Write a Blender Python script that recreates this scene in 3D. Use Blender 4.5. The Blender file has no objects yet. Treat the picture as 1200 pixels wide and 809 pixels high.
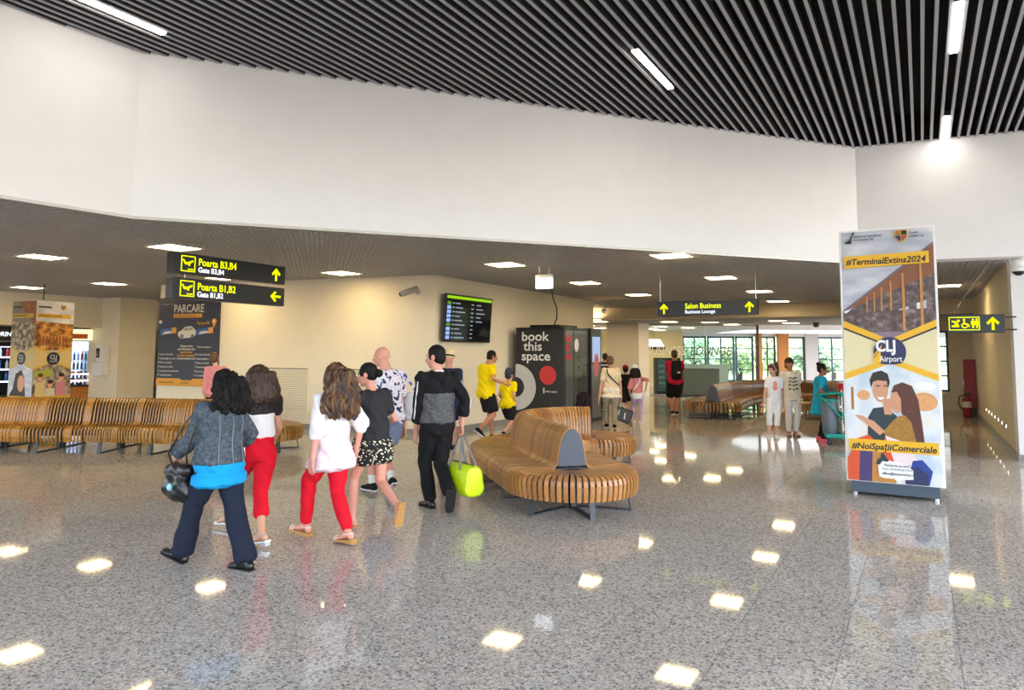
import bpy, bmesh, math, random
import numpy as np
from mathutils import Vector, Matrix, Euler
random.seed(7); np.random.seed(7)
S = bpy.context.scene
COL = S.collection
R = math.radians

# ------------------------------------------------------------------ camera
cam_d = bpy.data.cameras.new('camera'); cam = bpy.data.objects.new('camera', cam_d); COL.objects.link(cam)
cam_d.sensor_fit = 'HORIZONTAL'; cam_d.sensor_width = 36.0; cam_d.lens = 36.0 * 830 / 1200
cam_d.shift_y = -(404.5 - 346) / 1200
cam_d.clip_start = 0.05; cam_d.clip_end = 500
cam.location = (0, 0, 1.72)
cam.rotation_euler = (Matrix.Rotation(R(90 + 4.68), 3, 'X') @ Matrix.Rotation(R(0.35), 3, 'Z')).to_euler()
S.camera = cam

# ------------------------------------------------------------------ sky, sun, exposure
W = bpy.data.worlds.new('sky'); S.world = W; W.use_nodes = True
wn = W.node_tree.nodes; wl = W.node_tree.links; wn.clear()
sky = wn.new('ShaderNodeTexSky'); sky.sky_type = 'NISHITA'; sky.sun_disc = False
sky.sun_elevation = R(52); sky.sun_rotation = R(120); sky.air_density = 1.0; sky.dust_density = 2.5; sky.ozone_density = 1.0
bg = wn.new('ShaderNodeBackground'); bg.inputs['Strength'].default_value = 0.66
wo = wn.new('ShaderNodeOutputWorld')
hs = wn.new('ShaderNodeHueSaturation'); hs.inputs['Saturation'].default_value = 0.7      # hazy summer sky
wl.new(sky.outputs[0], hs.inputs['Color']); wl.new(hs.outputs[0], bg.inputs['Color']); wl.new(bg.outputs[0], wo.inputs['Surface'])
sun_d = bpy.data.lights.new('sun', 'SUN'); sun_d.energy = 5.0; sun_d.angle = R(0.6); sun_d.color = (1.0, 0.95, 0.86)
sun = bpy.data.objects.new('sun', sun_d); COL.objects.link(sun)
sun.rotation_euler = Vector((-0.35, 0.62, -1.0)).to_track_quat('-Z', 'Y').to_euler()
sun.location = (10, -40, 60)
S.view_settings.view_transform = 'Standard'; S.view_settings.look = 'None'
S.view_settings.gamma = 1.0; S.view_settings.use_curve_mapping = False
S.view_settings.exposure = 0.9
PANEL_W = 15.5        # emission of the square ceiling panels
TUBE_W = 15.0         # emission of the linear lamps between the slats

# ------------------------------------------------------------------ helpers
def lin(c):
    if isinstance(c, str):
        c = c.lstrip('#'); c = [int(c[i:i + 2], 16) / 255 for i in (0, 2, 4)]
    return tuple(x / 12.92 if x <= 0.04045 else ((x + 0.055) / 1.055) ** 2.4 for x in c) + (1.0,)
MATS = {}
def mat(name, col='#888888', rough=0.5, metal=0.0, spec=0.5, var=0.06, scale=30.0, bump=0.0, emit=0.0, sheen=0.0, coat=0.0):
    """principled material whose colour is gently varied by procedural noise"""
    if name in MATS: return MATS[name]
    m = bpy.data.materials.new(name); m.use_nodes = True; MATS[name] = m
    nt = m.node_tree; b = nt.nodes['Principled BSDF']
    c = lin(col)
    b.inputs['Roughness'].default_value = rough; b.inputs['Metallic'].default_value = metal
    b.inputs['Specular IOR Level'].default_value = spec
    if sheen: b.inputs['Sheen Weight'].default_value = sheen
    if coat: b.inputs['Coat Weight'].default_value = coat; b.inputs['Coat Roughness'].default_value = 0.08
    if emit:
        b.inputs['Emission Color'].default_value = c; b.inputs['Emission Strength'].default_value = emit
    tc = nt.nodes.new('ShaderNodeTexCoord'); nz = nt.nodes.new('ShaderNodeTexNoise')
    nz.inputs['Scale'].default_value = scale; nz.inputs['Detail'].default_value = 3
    nt.links.new(tc.outputs['Object'], nz.inputs['Vector'])
    rp = nt.nodes.new('ShaderNodeValToRGB')
    rp.color_ramp.elements[0].position = 0.3; rp.color_ramp.elements[1].position = 0.7
    rp.color_ramp.elements[0].color = tuple(x * (1 - var) for x in c[:3]) + (1,)
    rp.color_ramp.elements[1].color = tuple(min(1, x * (1 + var)) for x in c[:3]) + (1,)
    nt.links.new(nz.outputs['Fac'], rp.inputs['Fac']); nt.links.new(rp.outputs['Color'], b.inputs['Base Color'])
    if bump:
        bp = nt.nodes.new('ShaderNodeBump'); bp.inputs['Strength'].default_value = bump; bp.inputs['Distance'].default_value = 0.01
        nt.links.new(nz.outputs['Fac'], bp.inputs['Height']); nt.links.new(bp.outputs['Normal'], b.inputs['Normal'])
    return m
def emis(name, col, strength):
    if name in MATS: return MATS[name]
    m = bpy.data.materials.new(name); m.use_nodes = True; MATS[name] = m
    nt = m.node_tree; nt.nodes.clear()
    e = nt.nodes.new('ShaderNodeEmission'); e.inputs['Color'].default_value = lin(col); e.inputs['Strength'].default_value = strength
    o = nt.nodes.new('ShaderNodeOutputMaterial'); nt.links.new(e.outputs[0], o.inputs['Surface'])
    return m
def ramp_mat(name, tex, stops, rough=0.6, scale=20.0, coord='Object', tex_kw=None, stretch=None, constant=False, bump=0.0, coat=0.0, spec=0.5, objvar=0.0):
    """principled material coloured by one procedural texture through a colour ramp"""
    m = bpy.data.materials.new(name); m.use_nodes = True; MATS[name] = m
    nt = m.node_tree; b = nt.nodes['Principled BSDF']; b.inputs['Roughness'].default_value = rough
    b.inputs['Specular IOR Level'].default_value = spec
    if coat: b.inputs['Coat Weight'].default_value = coat; b.inputs['Coat Roughness'].default_value = 0.15
    if coord == 'World':
        g = nt.nodes.new('ShaderNodeNewGeometry'); out = g.outputs['Position']
    else:
        g = nt.nodes.new('ShaderNodeTexCoord'); out = g.outputs[coord]
    if stretch:
        mp = nt.nodes.new('ShaderNodeMapping'); mp.inputs['Scale'].default_value = stretch
        nt.links.new(out, mp.inputs['Vector']); out = mp.outputs[0]
    t = nt.nodes.new(tex); t.inputs['Scale'].default_value = scale
    for k, v in (tex_kw or {}).items():
        if k in t.inputs: t.inputs[k].default_value = v
        else: setattr(t, k, v)
    nt.links.new(out, t.inputs['Vector'])
    rp = nt.nodes.new('ShaderNodeValToRGB'); cr = rp.color_ramp
    if constant: cr.interpolation = 'CONSTANT'
    while len(cr.elements) < len(stops): cr.elements.new(0.5)
    for e, (p, c) in zip(cr.elements, stops): e.position = p; e.color = lin(c)
    src = t.outputs[1] if tex == 'ShaderNodeTexNoise' and False else (t.outputs['Distance'] if tex == 'ShaderNodeTexVoronoi' else t.outputs[0])
    nt.links.new(src, rp.inputs['Fac']); nt.links.new(rp.outputs['Color'], b.inputs['Base Color'])
    if objvar:
        oi = nt.nodes.new('ShaderNodeObjectInfo'); mr = nt.nodes.new('ShaderNodeMapRange'); mr.inputs['To Min'].default_value = 1 - objvar; mr.inputs['To Max'].default_value = 1 + objvar
        sc = nt.nodes.new('ShaderNodeVectorMath'); sc.operation = 'SCALE'
        nt.links.new(oi.outputs['Random'], mr.inputs['Value']); nt.links.new(mr.outputs[0], sc.inputs['Scale']); nt.links.new(rp.outputs['Color'], sc.inputs[0]); nt.links.new(sc.outputs[0], b.inputs['Base Color'])
    if bump:
        bp = nt.nodes.new('ShaderNodeBump'); bp.inputs['Strength'].default_value = bump; bp.inputs['Distance'].default_value = 0.005
        nt.links.new(src, bp.inputs['Height']); nt.links.new(bp.outputs['Normal'], b.inputs['Normal'])
    return m

class MB:
    """collects vertices and faces of one mesh"""
    def __init__(s): s.v = []; s.f = []; s.mi = []; s.cur = 0
    def add(s, vs, fs, M=None):
        k = len(s.v)
        for p in vs:
            p = Vector(p)
            s.v.append(tuple(M @ p) if M is not None else tuple(p))
        for f in fs: s.f.append(tuple(i + k for i in f)); s.mi.append(s.cur)
        return s
    def box(s, x0, x1, y0, y1, z0, z1, M=None):
        vs = [(x, y, z) for z in (z0, z1) for y in (y0, y1) for x in (x0, x1)]
        return s.add(vs, [(0, 2, 3, 1), (4, 5, 7, 6), (0, 1, 5, 4), (2, 6, 7, 3), (0, 4, 6, 2), (1, 3, 7, 5)], M)
    def cbox(s, c, d, M=None):
        return s.box(c[0] - d[0] / 2, c[0] + d[0] / 2, c[1] - d[1] / 2, c[1] + d[1] / 2, c[2] - d[2] / 2, c[2] + d[2] / 2, M)
    def prism(s, poly, z0, z1, M=None):
        n = len(poly); vs = [(p[0], p[1], z0) for p in poly] + [(p[0], p[1], z1) for p in poly]
        fs = [tuple(range(n - 1, -1, -1)), tuple(range(n, 2 * n))] + [(i, (i + 1) % n, n + (i + 1) % n, n + i) for i in range(n)]
        return s.add(vs, fs, M)
    def plate(s, poly, y0, y1, M=None):
        """upright plate: poly in x,z, thickness from y0 (front, facing -y) to y1"""
        n = len(poly); vs = [(p[0], y0, p[1]) for p in poly] + [(p[0], y1, p[1]) for p in poly]
        fs = [tuple(range(n)), tuple(range(2 * n - 1, n - 1, -1))] + [(n + i, n + (i + 1) % n, (i + 1) % n, i) for i in range(n)]
        return s.add(vs, fs, M)
    def cyl(s, p0, p1, r0, r1=None, n=12, M=None, cap=True):
        return s.tube([p0, p1], [r0, r0 if r1 is None else r1], n=n, dome=0, M=M)
    def tube(s, pts, rx, ry=None, side=None, n=12, dome=0.7, M=None):
        pts = [Vector(p) for p in pts]; ry = rx if ry is None else ry
        rx = [rx] * len(pts) if not hasattr(rx, '__len__') else list(rx); ry = [ry] * len(pts) if not hasattr(ry, '__len__') else list(ry)
        T = []
        for i in range(len(pts)):
            t = pts[min(i + 1, len(pts) - 1)] - pts[max(i - 1, 0)]
            T.append(t.normalized() if t.length > 1e-9 else Vector((0, 0, 1)))
        if side is None:
            t = T[0]; side = Vector((1, 0, 0)) if abs(t.x) < 0.8 else Vector((0, 1, 0))
        else: side = Vector(side)
        rings = []
        def ring(c, t, a, b):
            nonlocal side
            A = side - t * side.dot(t)
            A = A.normalized() if A.length > 1e-6 else t.orthogonal().normalized()
            B = t.cross(A)
            return [c + A * (a * math.cos(2 * math.pi * k / n)) + B * (b * math.sin(2 * math.pi * k / n)) for k in range(n)]
        if dome:
            for q in (0.97, 0.6):
                rr = math.sqrt(1 - q * q); m = min(rx[0], ry[0]) * dome
                rings.append(ring(pts[0] - T[0] * (q * m), T[0], rx[0] * rr, ry[0] * rr))
        for i, p in enumerate(pts): rings.append(ring(p, T[i], rx[i], ry[i]))
        if dome:
            for q in (0.6, 0.97):
                rr = math.sqrt(1 - q * q); m = min(rx[-1], ry[-1]) * dome
                rings.append(ring(pts[-1] + T[-1] * (q * m), T[-1], rx[-1] * rr, ry[-1] * rr))
        vs = [v for r_ in rings for v in r_]; fs = []
        for i in range(len(rings) - 1):
            for k in range(n):
                a = i * n + k; b = i * n + (k + 1) % n
                fs.append((a, b, b + n, a + n))
        fs.append(tuple(range(n - 1, -1, -1))); L = (len(rings) - 1) * n; fs.append(tuple(range(L, L + n)))
        return s.add(vs, fs, M)
    def ell(s, c, r, ax=None, nu=14, nv=9, M=None):
        """ellipsoid; ax = (right, forward, up) unit vectors"""
        c = Vector(c); ax = ax or (Vector((1, 0, 0)), Vector((0, 1, 0)), Vector((0, 0, 1)))
        vs = [c - ax[2] * r[2]]
        for j in range(1, nv):
            th = math.pi * j / nv
            for k in range(nu):
                ph = 2 * math.pi * k / nu
                vs.append(c + ax[0] * (r[0] * math.sin(th) * math.cos(ph)) + ax[1] * (r[1] * math.sin(th) * math.sin(ph)) - ax[2] * (r[2] * math.cos(th)))
        vs.append(c + ax[2] * r[2]); fs = []
        for k in range(nu): fs.append((0, 1 + (k + 1) % nu, 1 + k))
        for j in range(nv - 2):
            for k in range(nu):
                a = 1 + j * nu + k; b = 1 + j * nu + (k + 1) % nu
                fs.append((a, b, b + nu, a + nu))
        e = len(vs) - 1
        for k in range(nu): fs.append((e, 1 + (nv - 2) * nu + k, 1 + (nv - 2) * nu + (k + 1) % nu))
        return s.add(vs, fs, M)
    def mesh(s, name, mats, smooth=False):
        me = bpy.data.meshes.new(name); me.from_pydata(s.v, [], s.f)
        for m in (mats if isinstance(mats, (list, tuple)) else [mats]): me.materials.append(m)
        if isinstance(mats, (list, tuple)) and len(mats) > 1: me.polygons.foreach_set('material_index', s.mi)
        if smooth: me.polygons.foreach_set('use_smooth', [True] * len(me.polygons))
        me.update(); return me
def link(name, me, parent=None, loc=None, rotz=0.0, kind=None):
    o = bpy.data.objects.new(name, me); COL.objects.link(o)
    if parent is not None: o.parent = parent
    if loc is not None: o.location = loc
    if rotz: o.rotation_euler = (0, 0, rotz)
    if kind: o['kind'] = kind
    return o
def obj(name, mb, m, parent=None, smooth=False, bev=0.0, label=None, loc=None, rotz=0.0):
    o = link(name, mb.mesh(name, m, smooth), parent, loc, rotz)
    if bev:
        b = o.modifiers.new('bevel', 'BEVEL'); b.width = bev; b.segments = 2; b.limit_method = 'ANGLE'; b.angle_limit = R(40)
    if label: o['label'] = label
    return o
def tag(o, label, cat, group=None):
    o['label'] = label; o['category'] = cat
    if group: o['group'] = group
    return o
def thing(name, label, cat, loc=(0, 0, 0), rotz=0.0, group=None):
    o = bpy.data.objects.new(name, None); COL.objects.link(o); o.empty_display_size = 0.2
    o.location = loc; o.rotation_euler = (0, 0, rotz)
    return tag(o, label, cat, group)
def struct(name, mb, m, parent=None, bev=0.0):
    o = obj(name, mb, m, parent, bev=bev)
    if parent is None: o['kind'] = 'structure'
    return o
def text(name, s, size, loc, m, parent, face='-y', bold=0.0, shear=0.0, align='LEFT', ext=0.0008, label=None, width=1.0):
    cu = bpy.data.curves.new(name, 'FONT'); cu.body = s; cu.size = size; cu.align_x = align; cu.extrude = ext
    cu.offset = bold; cu.shear = shear; cu.resolution_u = 3; cu.materials.append(m)
    o = bpy.data.objects.new(name, cu); COL.objects.link(o); o.parent = parent; o.location = loc
    o.rotation_euler = (R(90), 0, {'-y': 0, '+x': R(90), '+y': R(180), '-x': R(-90)}[face]); o.scale = (width, 1, 1)
    if label: o['label'] = label
    TEXTS.append(o)
    return o
TEXTS = []
def finish_text():
    """turns the lettering into plain meshes"""
    dg = bpy.context.evaluated_depsgraph_get(); dg.update()
    ms = [bpy.data.meshes.new_from_object(o.evaluated_get(dg)) for o in TEXTS]
    for o, me in zip(TEXTS, ms):
        n = bpy.data.objects.new('lettering_mesh', me); COL.objects.link(n); n.parent = o.parent; n.matrix_local = o.matrix_local.copy()
        cu = o.data; bpy.data.objects.remove(o); bpy.data.curves.remove(cu); me.name = n.name = 'lettering'
# the building's grid: local x = V (to the right and nearer), local y = U (away and to the right)
GA = R(-30)
Vd = Vector((math.cos(GA), math.sin(GA), 0)); Ud = Vector((-math.sin(GA), math.cos(GA), 0))
GM = Matrix.Rotation(GA, 4, 'Z')
def vu(v, u, z=0.0): return Vd * v + Ud * u + Vector((0, 0, z))
def to_vu(x, y): return (Vd.x * x + Vd.y * y, Ud.x * x + Ud.y * y)
HL = 3.35            # height of the low open-cell ceiling
HU = 5.36            # underside of the slats over the hall
HF = 2.95            # ceiling beyond the bulkhead
# ------------------------------------------------------------------ materials of the building
M_white = mat('white_plaster', '#e9e8e8', 0.75, var=0.015, scale=3, bump=0.02)
M_cream = mat('cream_plaster', '#e6dcc4', 0.7, var=0.02, scale=3, bump=0.02)
M_beige = mat('beige_plaster', '#d8cbb0', 0.7, var=0.03, scale=3, bump=0.02)
M_col = mat('column_plaster', '#d8cfc2', 0.7, var=0.02, scale=4)
M_skirt = mat('skirting_stone', '#8d8a83', 0.35, var=0.12, scale=60)
M_trim = mat('trim_metal', '#b9b7b2', 0.4, 0.3, var=0.03)
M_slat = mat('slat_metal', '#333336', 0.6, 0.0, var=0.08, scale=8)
M_slat_lit = mat('slat_lit_underside', '#97979b', 0.5, 0.0, var=0.04, scale=8)  # slat undersides: light from the floor put into a paler colour
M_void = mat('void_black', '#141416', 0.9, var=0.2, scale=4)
M_cell = mat('cell_metal', '#b4b1ad', 0.5, 0.2, var=0.05, scale=10)
M_plenum = mat('plenum_grey', '#75716c', 0.9, var=0.1, scale=3)
M_black = mat('black_metal', '#1b1c1f', 0.45, 0.2, var=0.1)
M_dark = mat('dark_grey_metal', '#3a3d43', 0.45, 0.3, var=0.06)
M_steel = mat('brushed_steel', '#b4b6b8', 0.3, 0.8, var=0.05)
M_wplastic = mat('white_plastic', '#e8e8e6', 0.4, var=0.02)
M_panel = emis('panel_light', '#ffdfa6', PANEL_W)
M_tube = emis('tube_light', '#fff7ea', TUBE_W)

def terrazzo():
    m = bpy.data.materials.new('terrazzo'); m.use_nodes = True; nt = m.node_tree; N = nt.nodes; L = nt.links
    b = N['Principled BSDF']
    g = N.new('ShaderNodeNewGeometry')
    def vor(scale, stops, rnd=1.0):
        v = N.new('ShaderNodeTexVoronoi'); v.inputs['Scale'].default_value = scale; v.inputs['Randomness'].default_value = rnd
        L.new(g.outputs['Position'], v.inputs['Vector'])
        sp = N.new('ShaderNodeSeparateColor'); L.new(v.outputs['Color'], sp.inputs[0])
        r = N.new('ShaderNodeValToRGB'); r.color_ramp.interpolation = 'CONSTANT'
        while len(r.color_ramp.elements) < len(stops): r.color_ramp.elements.new(0.5)
        for e, (p, c) in zip(r.color_ramp.elements, stops): e.position = p; e.color = lin(c)
        L.new(sp.outputs[0], r.inputs['Fac']); return r, v
    big, vb = vor(70, [(0, '#56524e'), (0.16, '#b0aaa2'), (0.5, '#c6c0b7'), (0.8, '#e2dcd3')])
    sml, vs_ = vor(160, [(0, '#625e5a'), (0.2, '#b6afa7'), (0.7, '#d0c9c1')])
    mx = N.new('ShaderNodeMix'); mx.data_type = 'RGBA'; mx.inputs['Factor'].default_value = 0.45
    L.new(big.outputs[0], mx.inputs['A']); L.new(sml.outputs[0], mx.inputs['B'])
    oi = N.new('ShaderNodeObjectInfo')
    mr = N.new('ShaderNodeMapRange'); mr.inputs['To Min'].default_value = 0.965; mr.inputs['To Max'].default_value = 1.03
    L.new(oi.outputs['Random'], mr.inputs['Value'])
    nz = N.new('ShaderNodeTexNoise'); nz.inputs['Scale'].default_value = 0.8; nz.inputs['Detail'].default_value = 4
    L.new(g.outputs['Position'], nz.inputs['Vector'])
    m2 = N.new('ShaderNodeMapRange'); m2.inputs['To Min'].default_value = 0.93; m2.inputs['To Max'].default_value = 1.07
    L.new(nz.outputs['Fac'], m2.inputs['Value'])
    mu = N.new('ShaderNodeMath'); mu.operation = 'MULTIPLY'; L.new(mr.outputs[0], mu.inputs[0]); L.new(m2.outputs[0], mu.inputs[1])
    sc = N.new('ShaderNodeVectorMath'); sc.operation = 'SCALE'
    L.new(mx.outputs['Result'], sc.inputs[0]); L.new(mu.outputs[0], sc.inputs['Scale'])
    L.new(sc.outputs[0], b.inputs['Base Color'])
    rr = N.new('ShaderNodeMapRange'); rr.inputs['To Min'].default_value = 0.03; rr.inputs['To Max'].default_value = 0.06
    L.new(nz.outputs['Fac'], rr.inputs['Value']); L.new(rr.outputs[0], b.inputs['Roughness'])
    b.inputs['IOR'].default_value = 1.27
    return m
M_terr = terrazzo()
M_joint = mat('joint_grout', '#6f6b66', 0.6, var=0.1)

# ------------------------------------------------------------------ floor: 60 cm polished terrazzo tiles
f = MB().box(-32, 32, -6, 62, -0.12, -0.004, None)
floor = struct('floor', f, M_joint)
T = 0.60; g = 0.0016
tile = MB().box(-T / 2 + g, T / 2 - g, -T / 2 + g, T / 2 - g, -0.004, 0.0).mesh('floor_tile', M_terr)
cells = []
for i in range(-62, 50):
    for j in range(-26, 100):
        p = vu((i + 0.5) * T + 0.13, (j + 0.5) * T + 0.21)
        if -31.4 < p.x < 31.4 and -5.4 < p.y < 61.4:
            seen = p.y > 3.6 and abs(p.x) < p.y * 0.78 + 0.4
            cells.append((p.length if seen else 1000 + p.length, p))
cells.sort(key=lambda c: c[0])
for d, p in cells[:300]:
    link('floor_tile', tile, floor, (p.x, p.y, 0), GA)
rest = MB()
for d, p in cells[300:]:
    M = Matrix.Translation(p) @ GM; h = T / 2 - g
    rest.add([(-h, -h, 0), (h, -h, 0), (h, h, 0), (-h, h, 0)], [(0, 1, 2, 3)], M)
o = obj('floor_tiles', rest, M_terr, floor); o['kind'] = 'stuff'

# ------------------------------------------------------------------ white fascia around the low ceiling
FA = [Vector((-9.2, 1.85, 0)), Vector((-5.36, 7.30, 0)), Vector((-4.57, 8.42, 0)), Vector((6.04, 12.25, 0)), Vector((8.66, 11.12, 0)), Vector((13.5, 9.0, 0))]
def wall_seg(a, b, th, z0, z1, mb=None):
    """vertical slab from a to b; its thickness goes to the left of a->b"""
    d = (b - a).normalized(); n = Vector((-d.y, d.x, 0)) * th
    return (mb or MB()).prism([(a.x, a.y), (b.x, b.y), ((b + n).x, (b + n).y), ((a + n).x, (a + n).y)], z0, z1)
ZT = HU + 1.2
for nm, seg in (('wall_left', (0, 2)), ('wall_back', (2, 3)), ('wall_right', (3, 5))):
    mb = MB()
    for i in range(seg[0], seg[1]):
        wall_seg(FA[i], FA[i + 1], 0.14 if i < 3 else 0.42, HL - 0.02, ZT, mb)
    w = struct(nm, mb, M_white)
    if nm != 'wall_right':
        tb = MB()
        for i in range(seg[0], seg[1]):
            d = (FA[i + 1] - FA[i]).normalized(); n = Vector((-d.y, d.x, 0)) * 0.02
            wall_seg(FA[i] - n, FA[i + 1] - n, 0.05, HL - 0.05, HL - 0.015, tb)
        obj('edge_trim', tb, M_trim, w)

# ------------------------------------------------------------------ ceiling of slats over the hall
hall = [FA[i] for i in range(6)] + [Vector((14, -5, 0)), Vector((-10, -5, 0))]
def scan(poly, v):
    """u-intervals of the line at v (grid coordinates) inside the polygon"""
    P = [to_vu(p[0], p[1]) for p in poly]; xs = []
    for a, b in zip(P, P[1:] + P[:1]):
        if (a[0] - v) * (b[0] - v) < 0: xs.append(a[1] + (b[1] - a[1]) * (v - a[0]) / (b[0] - a[0]))
    xs.sort(); return list(zip(xs[0::2], xs[1::2]))
def scan_v(poly, u):
    P = [to_vu(p[0], p[1]) for p in poly]; xs = []
    for a, b in zip(P, P[1:] + P[:1]):
        if (a[1] - u) * (b[1] - u) < 0: xs.append(a[0] + (b[0] - a[0]) * (u - a[1]) / (b[1] - a[1]))
    xs.sort(); return list(zip(xs[0::2], xs[1::2]))
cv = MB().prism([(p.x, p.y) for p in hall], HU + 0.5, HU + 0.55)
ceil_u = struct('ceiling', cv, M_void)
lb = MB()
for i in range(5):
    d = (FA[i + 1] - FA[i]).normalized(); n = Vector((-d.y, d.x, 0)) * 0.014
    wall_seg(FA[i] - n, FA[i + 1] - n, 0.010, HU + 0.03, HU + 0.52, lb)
obj('void_shade_strips', lb, M_void, ceil_u)  # added dark strips: shade of the void painted over the white wall
# linear lamps: rows along u (v of the row, u of the start)
TUBES = []
for v, u0 in ((0.46, 8.38), (-2.86, 7.86), (-7.42, 3.4)):
    for k in range(-4, 3): TUBES.append((v, u0 + 4.05 * k))  # rows run on behind the camera as added, unseen lamps for light
TUBES = [(v, u) for v, u in TUBES if any(a < u and u + 1.42 < b + 0.25 for a, b in scan(hall, v))]
SP = 0.131
vv = -11.0
k = 0
while vv < 6.0:
    for a, b in scan(hall, vv):
        cuts = sorted((u - 0.02, u + 1.44) for v, u in TUBES if abs(v - vv) < 0.052)
        segs = []; s0 = a
        for c0, c1 in cuts:
            if c0 > s0: segs.append((s0, c0))
            s0 = max(s0, c1)
        if s0 < b + 0.05: segs.append((s0, b + 0.05))
        mb = MB()
        for s0, s1 in segs:
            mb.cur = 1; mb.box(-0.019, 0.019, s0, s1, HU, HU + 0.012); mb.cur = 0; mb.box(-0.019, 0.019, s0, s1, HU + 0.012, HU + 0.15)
        if mb.v: link('slat', mb.mesh('slat', [M_slat, M_slat_lit]), ceil_u, vu(vv, 0), GA)
    vv += SP
for n_, (v, u) in enumerate(TUBES):
    pl = {(0.46, 0): 'over the right side of the hall', (-2.86, 0): 'over the middle of the hall', (-7.42, 0): 'over the left side of the hall'}[(v, 0)]
    lab = 'slim warm white linear lamp between the dark slats ' + pl
    if v == 0.46 and abs(u - 8.38) < 0.1: lab = 'slim linear lamp in the slats right against the white wall top'
    elif v == 0.46 and abs(u - 4.33) < 0.1: lab = 'slim linear lamp in the slats at the top edge, second from the right wall'
    elif v == -2.86 and abs(u - 7.86) < 0.1: lab = 'slim linear lamp alone in the middle of the dark slats'
    elif v == -7.42 and abs(u - 3.4) < 0.1: lab = 'slim linear lamp in the slats above the left wall corner'
    t = thing('linear_lamp', lab, 'ceiling lamp', vu(v, u, HU), GA, 'linear lamps between the slats')
    obj('lamp_body', MB().box(-0.05, 0.05, 0, 1.42, 0.008, 0.09), M_dark, t)
    obj('diffuser', MB().box(-0.04, 0.04, 0.01, 1.41, -0.012, 0.008), M_tube, t)
# services seen in the dark gap
t = thing('cable_coil', 'coil of thin grey cable hanging in the dark gap above the slats', 'cable', vu(-0.75, 6.7, HU + 0.28), GA)
mb = MB()
pts = [(0.26 * math.cos(a) * (1 + 0.1 * math.sin(a * 0.7)), 0.26 * math.sin(a), 0.012 * a) for a in np.linspace(0, 18, 90)]
mb.tube(pts, 0.008, n=6); obj('coil', mb, mat('grey_cable', '#6b6b6e', 0.6), t, True)
obj('hanging_lead', MB().tube([(0.25, 0, 0.2), (0.2, -0.8, 0.35), (0.1, -1.8, 0.5)], 0.008, n=6), MATS['grey_cable'], t, True)

# ------------------------------------------------------------------ low open-cell ceiling
VL, VR, UB = -22.1, 1.33, 23.87
low = [FA[i] for i in range(5)] + [vu(VR, 14.2), vu(VR, UB), vu(VL, UB + 4), vu(VL, -2.0)]
off = 0.16
lowc = [Vector((p.x - 0.05, p.y + 0.12, 0)) if i < 4 else p for i, p in enumerate(low)]
ceil_l = struct('ceiling', MB().prism([(p.x - 0.05, p.y + 0.1) if i < 5 else (p.x, p.y) for i, p in enumerate(low)], HL + 0.42, HL + 0.5), M_plenum)
# square lamps, (v, u) of their centres
PAN = [(-0.21, 12.31, 'first'), (-0.42, 15.3, 'second'), (-0.53, 18.45, 'third'), (-0.42, 21.4, 'fourth')]
RAW = [(-8.21, 12.29), (-9.82, 17.2), (-5.32, 11.07), (-6.44, 15.72), (-12.62, 18.4), (-3.53, 14.55), (-0.13, 12.98), (1.69, 16.28), (2.64, 11.65), (4.45, 15.01), (3.49, 19.5), (6.39, 18.21), (8.12, 21.54)]
PLAB = ['square ceiling lamp above the left shop side, nearest the left frame corner', 'square ceiling lamp over the long curving bench, in front of the cream column',
        'large square ceiling lamp directly above the two stacked gate signs', 'square ceiling lamp seen between the two stacked gate signs',
        'farthest left square ceiling lamp, near the shop front', 'square ceiling lamp washing the cream wall with the air grilles',
        'square ceiling lamp in front of the flight information screen', 'square ceiling lamp over the black booth and hanging cable',
        'square ceiling lamp nearest the white wall, left of the lounge sign', 'square ceiling lamp above the right end of the lounge sign',
        'square ceiling lamp just left of the lounge sign', 'square ceiling lamp right of the lounge sign, third in its row',
        'square ceiling lamp close to the bulkhead, last in its row']
EXTRA = [vu(0.55, 19.3)] + [Vector(q + (0,)) for q in ((-9.3, 20.6), (-11.2, 10.6), (-9.6, 7.6), (-14.2, 14.2), (-15.4, 17.6), (-13.4, 10.2))]
PANELS = [(Vector((x, y, 0)), l) for x, y, l in zip([r[0] for r in RAW], [r[1] for r in RAW], PLAB)]
PANELS += [(EXTRA[0], 'square ceiling lamp in the corridor beside the tall advertising totem')]
PANELS += [(p, 'added square lamp in the low ceiling, out of view, lighting the left side') for p in EXTRA[1:]]  # added lamps, out of view, to brighten the left side
rects = []
for p, l in PANELS:
    v, u = to_vu(p.x, p.y); rects.append((v, u))
def minus(iv, cuts):
    out = []
    for a, b in iv:
        s0 = a
        for c0, c1 in sorted(cuts):
            if c1 <= s0 or c0 >= b: continue
            if c0 > s0: out.append((s0, c0))
            s0 = c1
        if s0 < b: out.append((s0, b))
    return out
P2 = 0.10; HB = 0.04; grid = MB()
def blade(x0, x1, y0, y1, z=HL): grid.box(x0, x1, y0, y1, z, z + HB, GM)
hw = 0.305
for i in range(int((VR - VL) / P2)):
    v = VL + 0.05 + i * P2
    for a, b in minus(scan(lowc, v), [(u - hw, u + hw) for pv, u in rects if abs(pv - v) < hw]):
        if b - a > 0.03: blade(v - 0.009, v + 0.009, a, b)
for j in range(int((UB + 4 + 3) / P2)):
    u = -3 + 0.05 + j * P2
    for a, b in minus(scan_v(lowc, u), [(pv - hw, pv + hw) for pv, uu in rects if abs(uu - u) < hw]):
        if b - a > 0.03: blade(a, b, u - 0.009, u + 0.009)
o = obj('cell_grid', grid, M_cell, ceil_l); o['kind'] = 'stuff'
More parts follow.
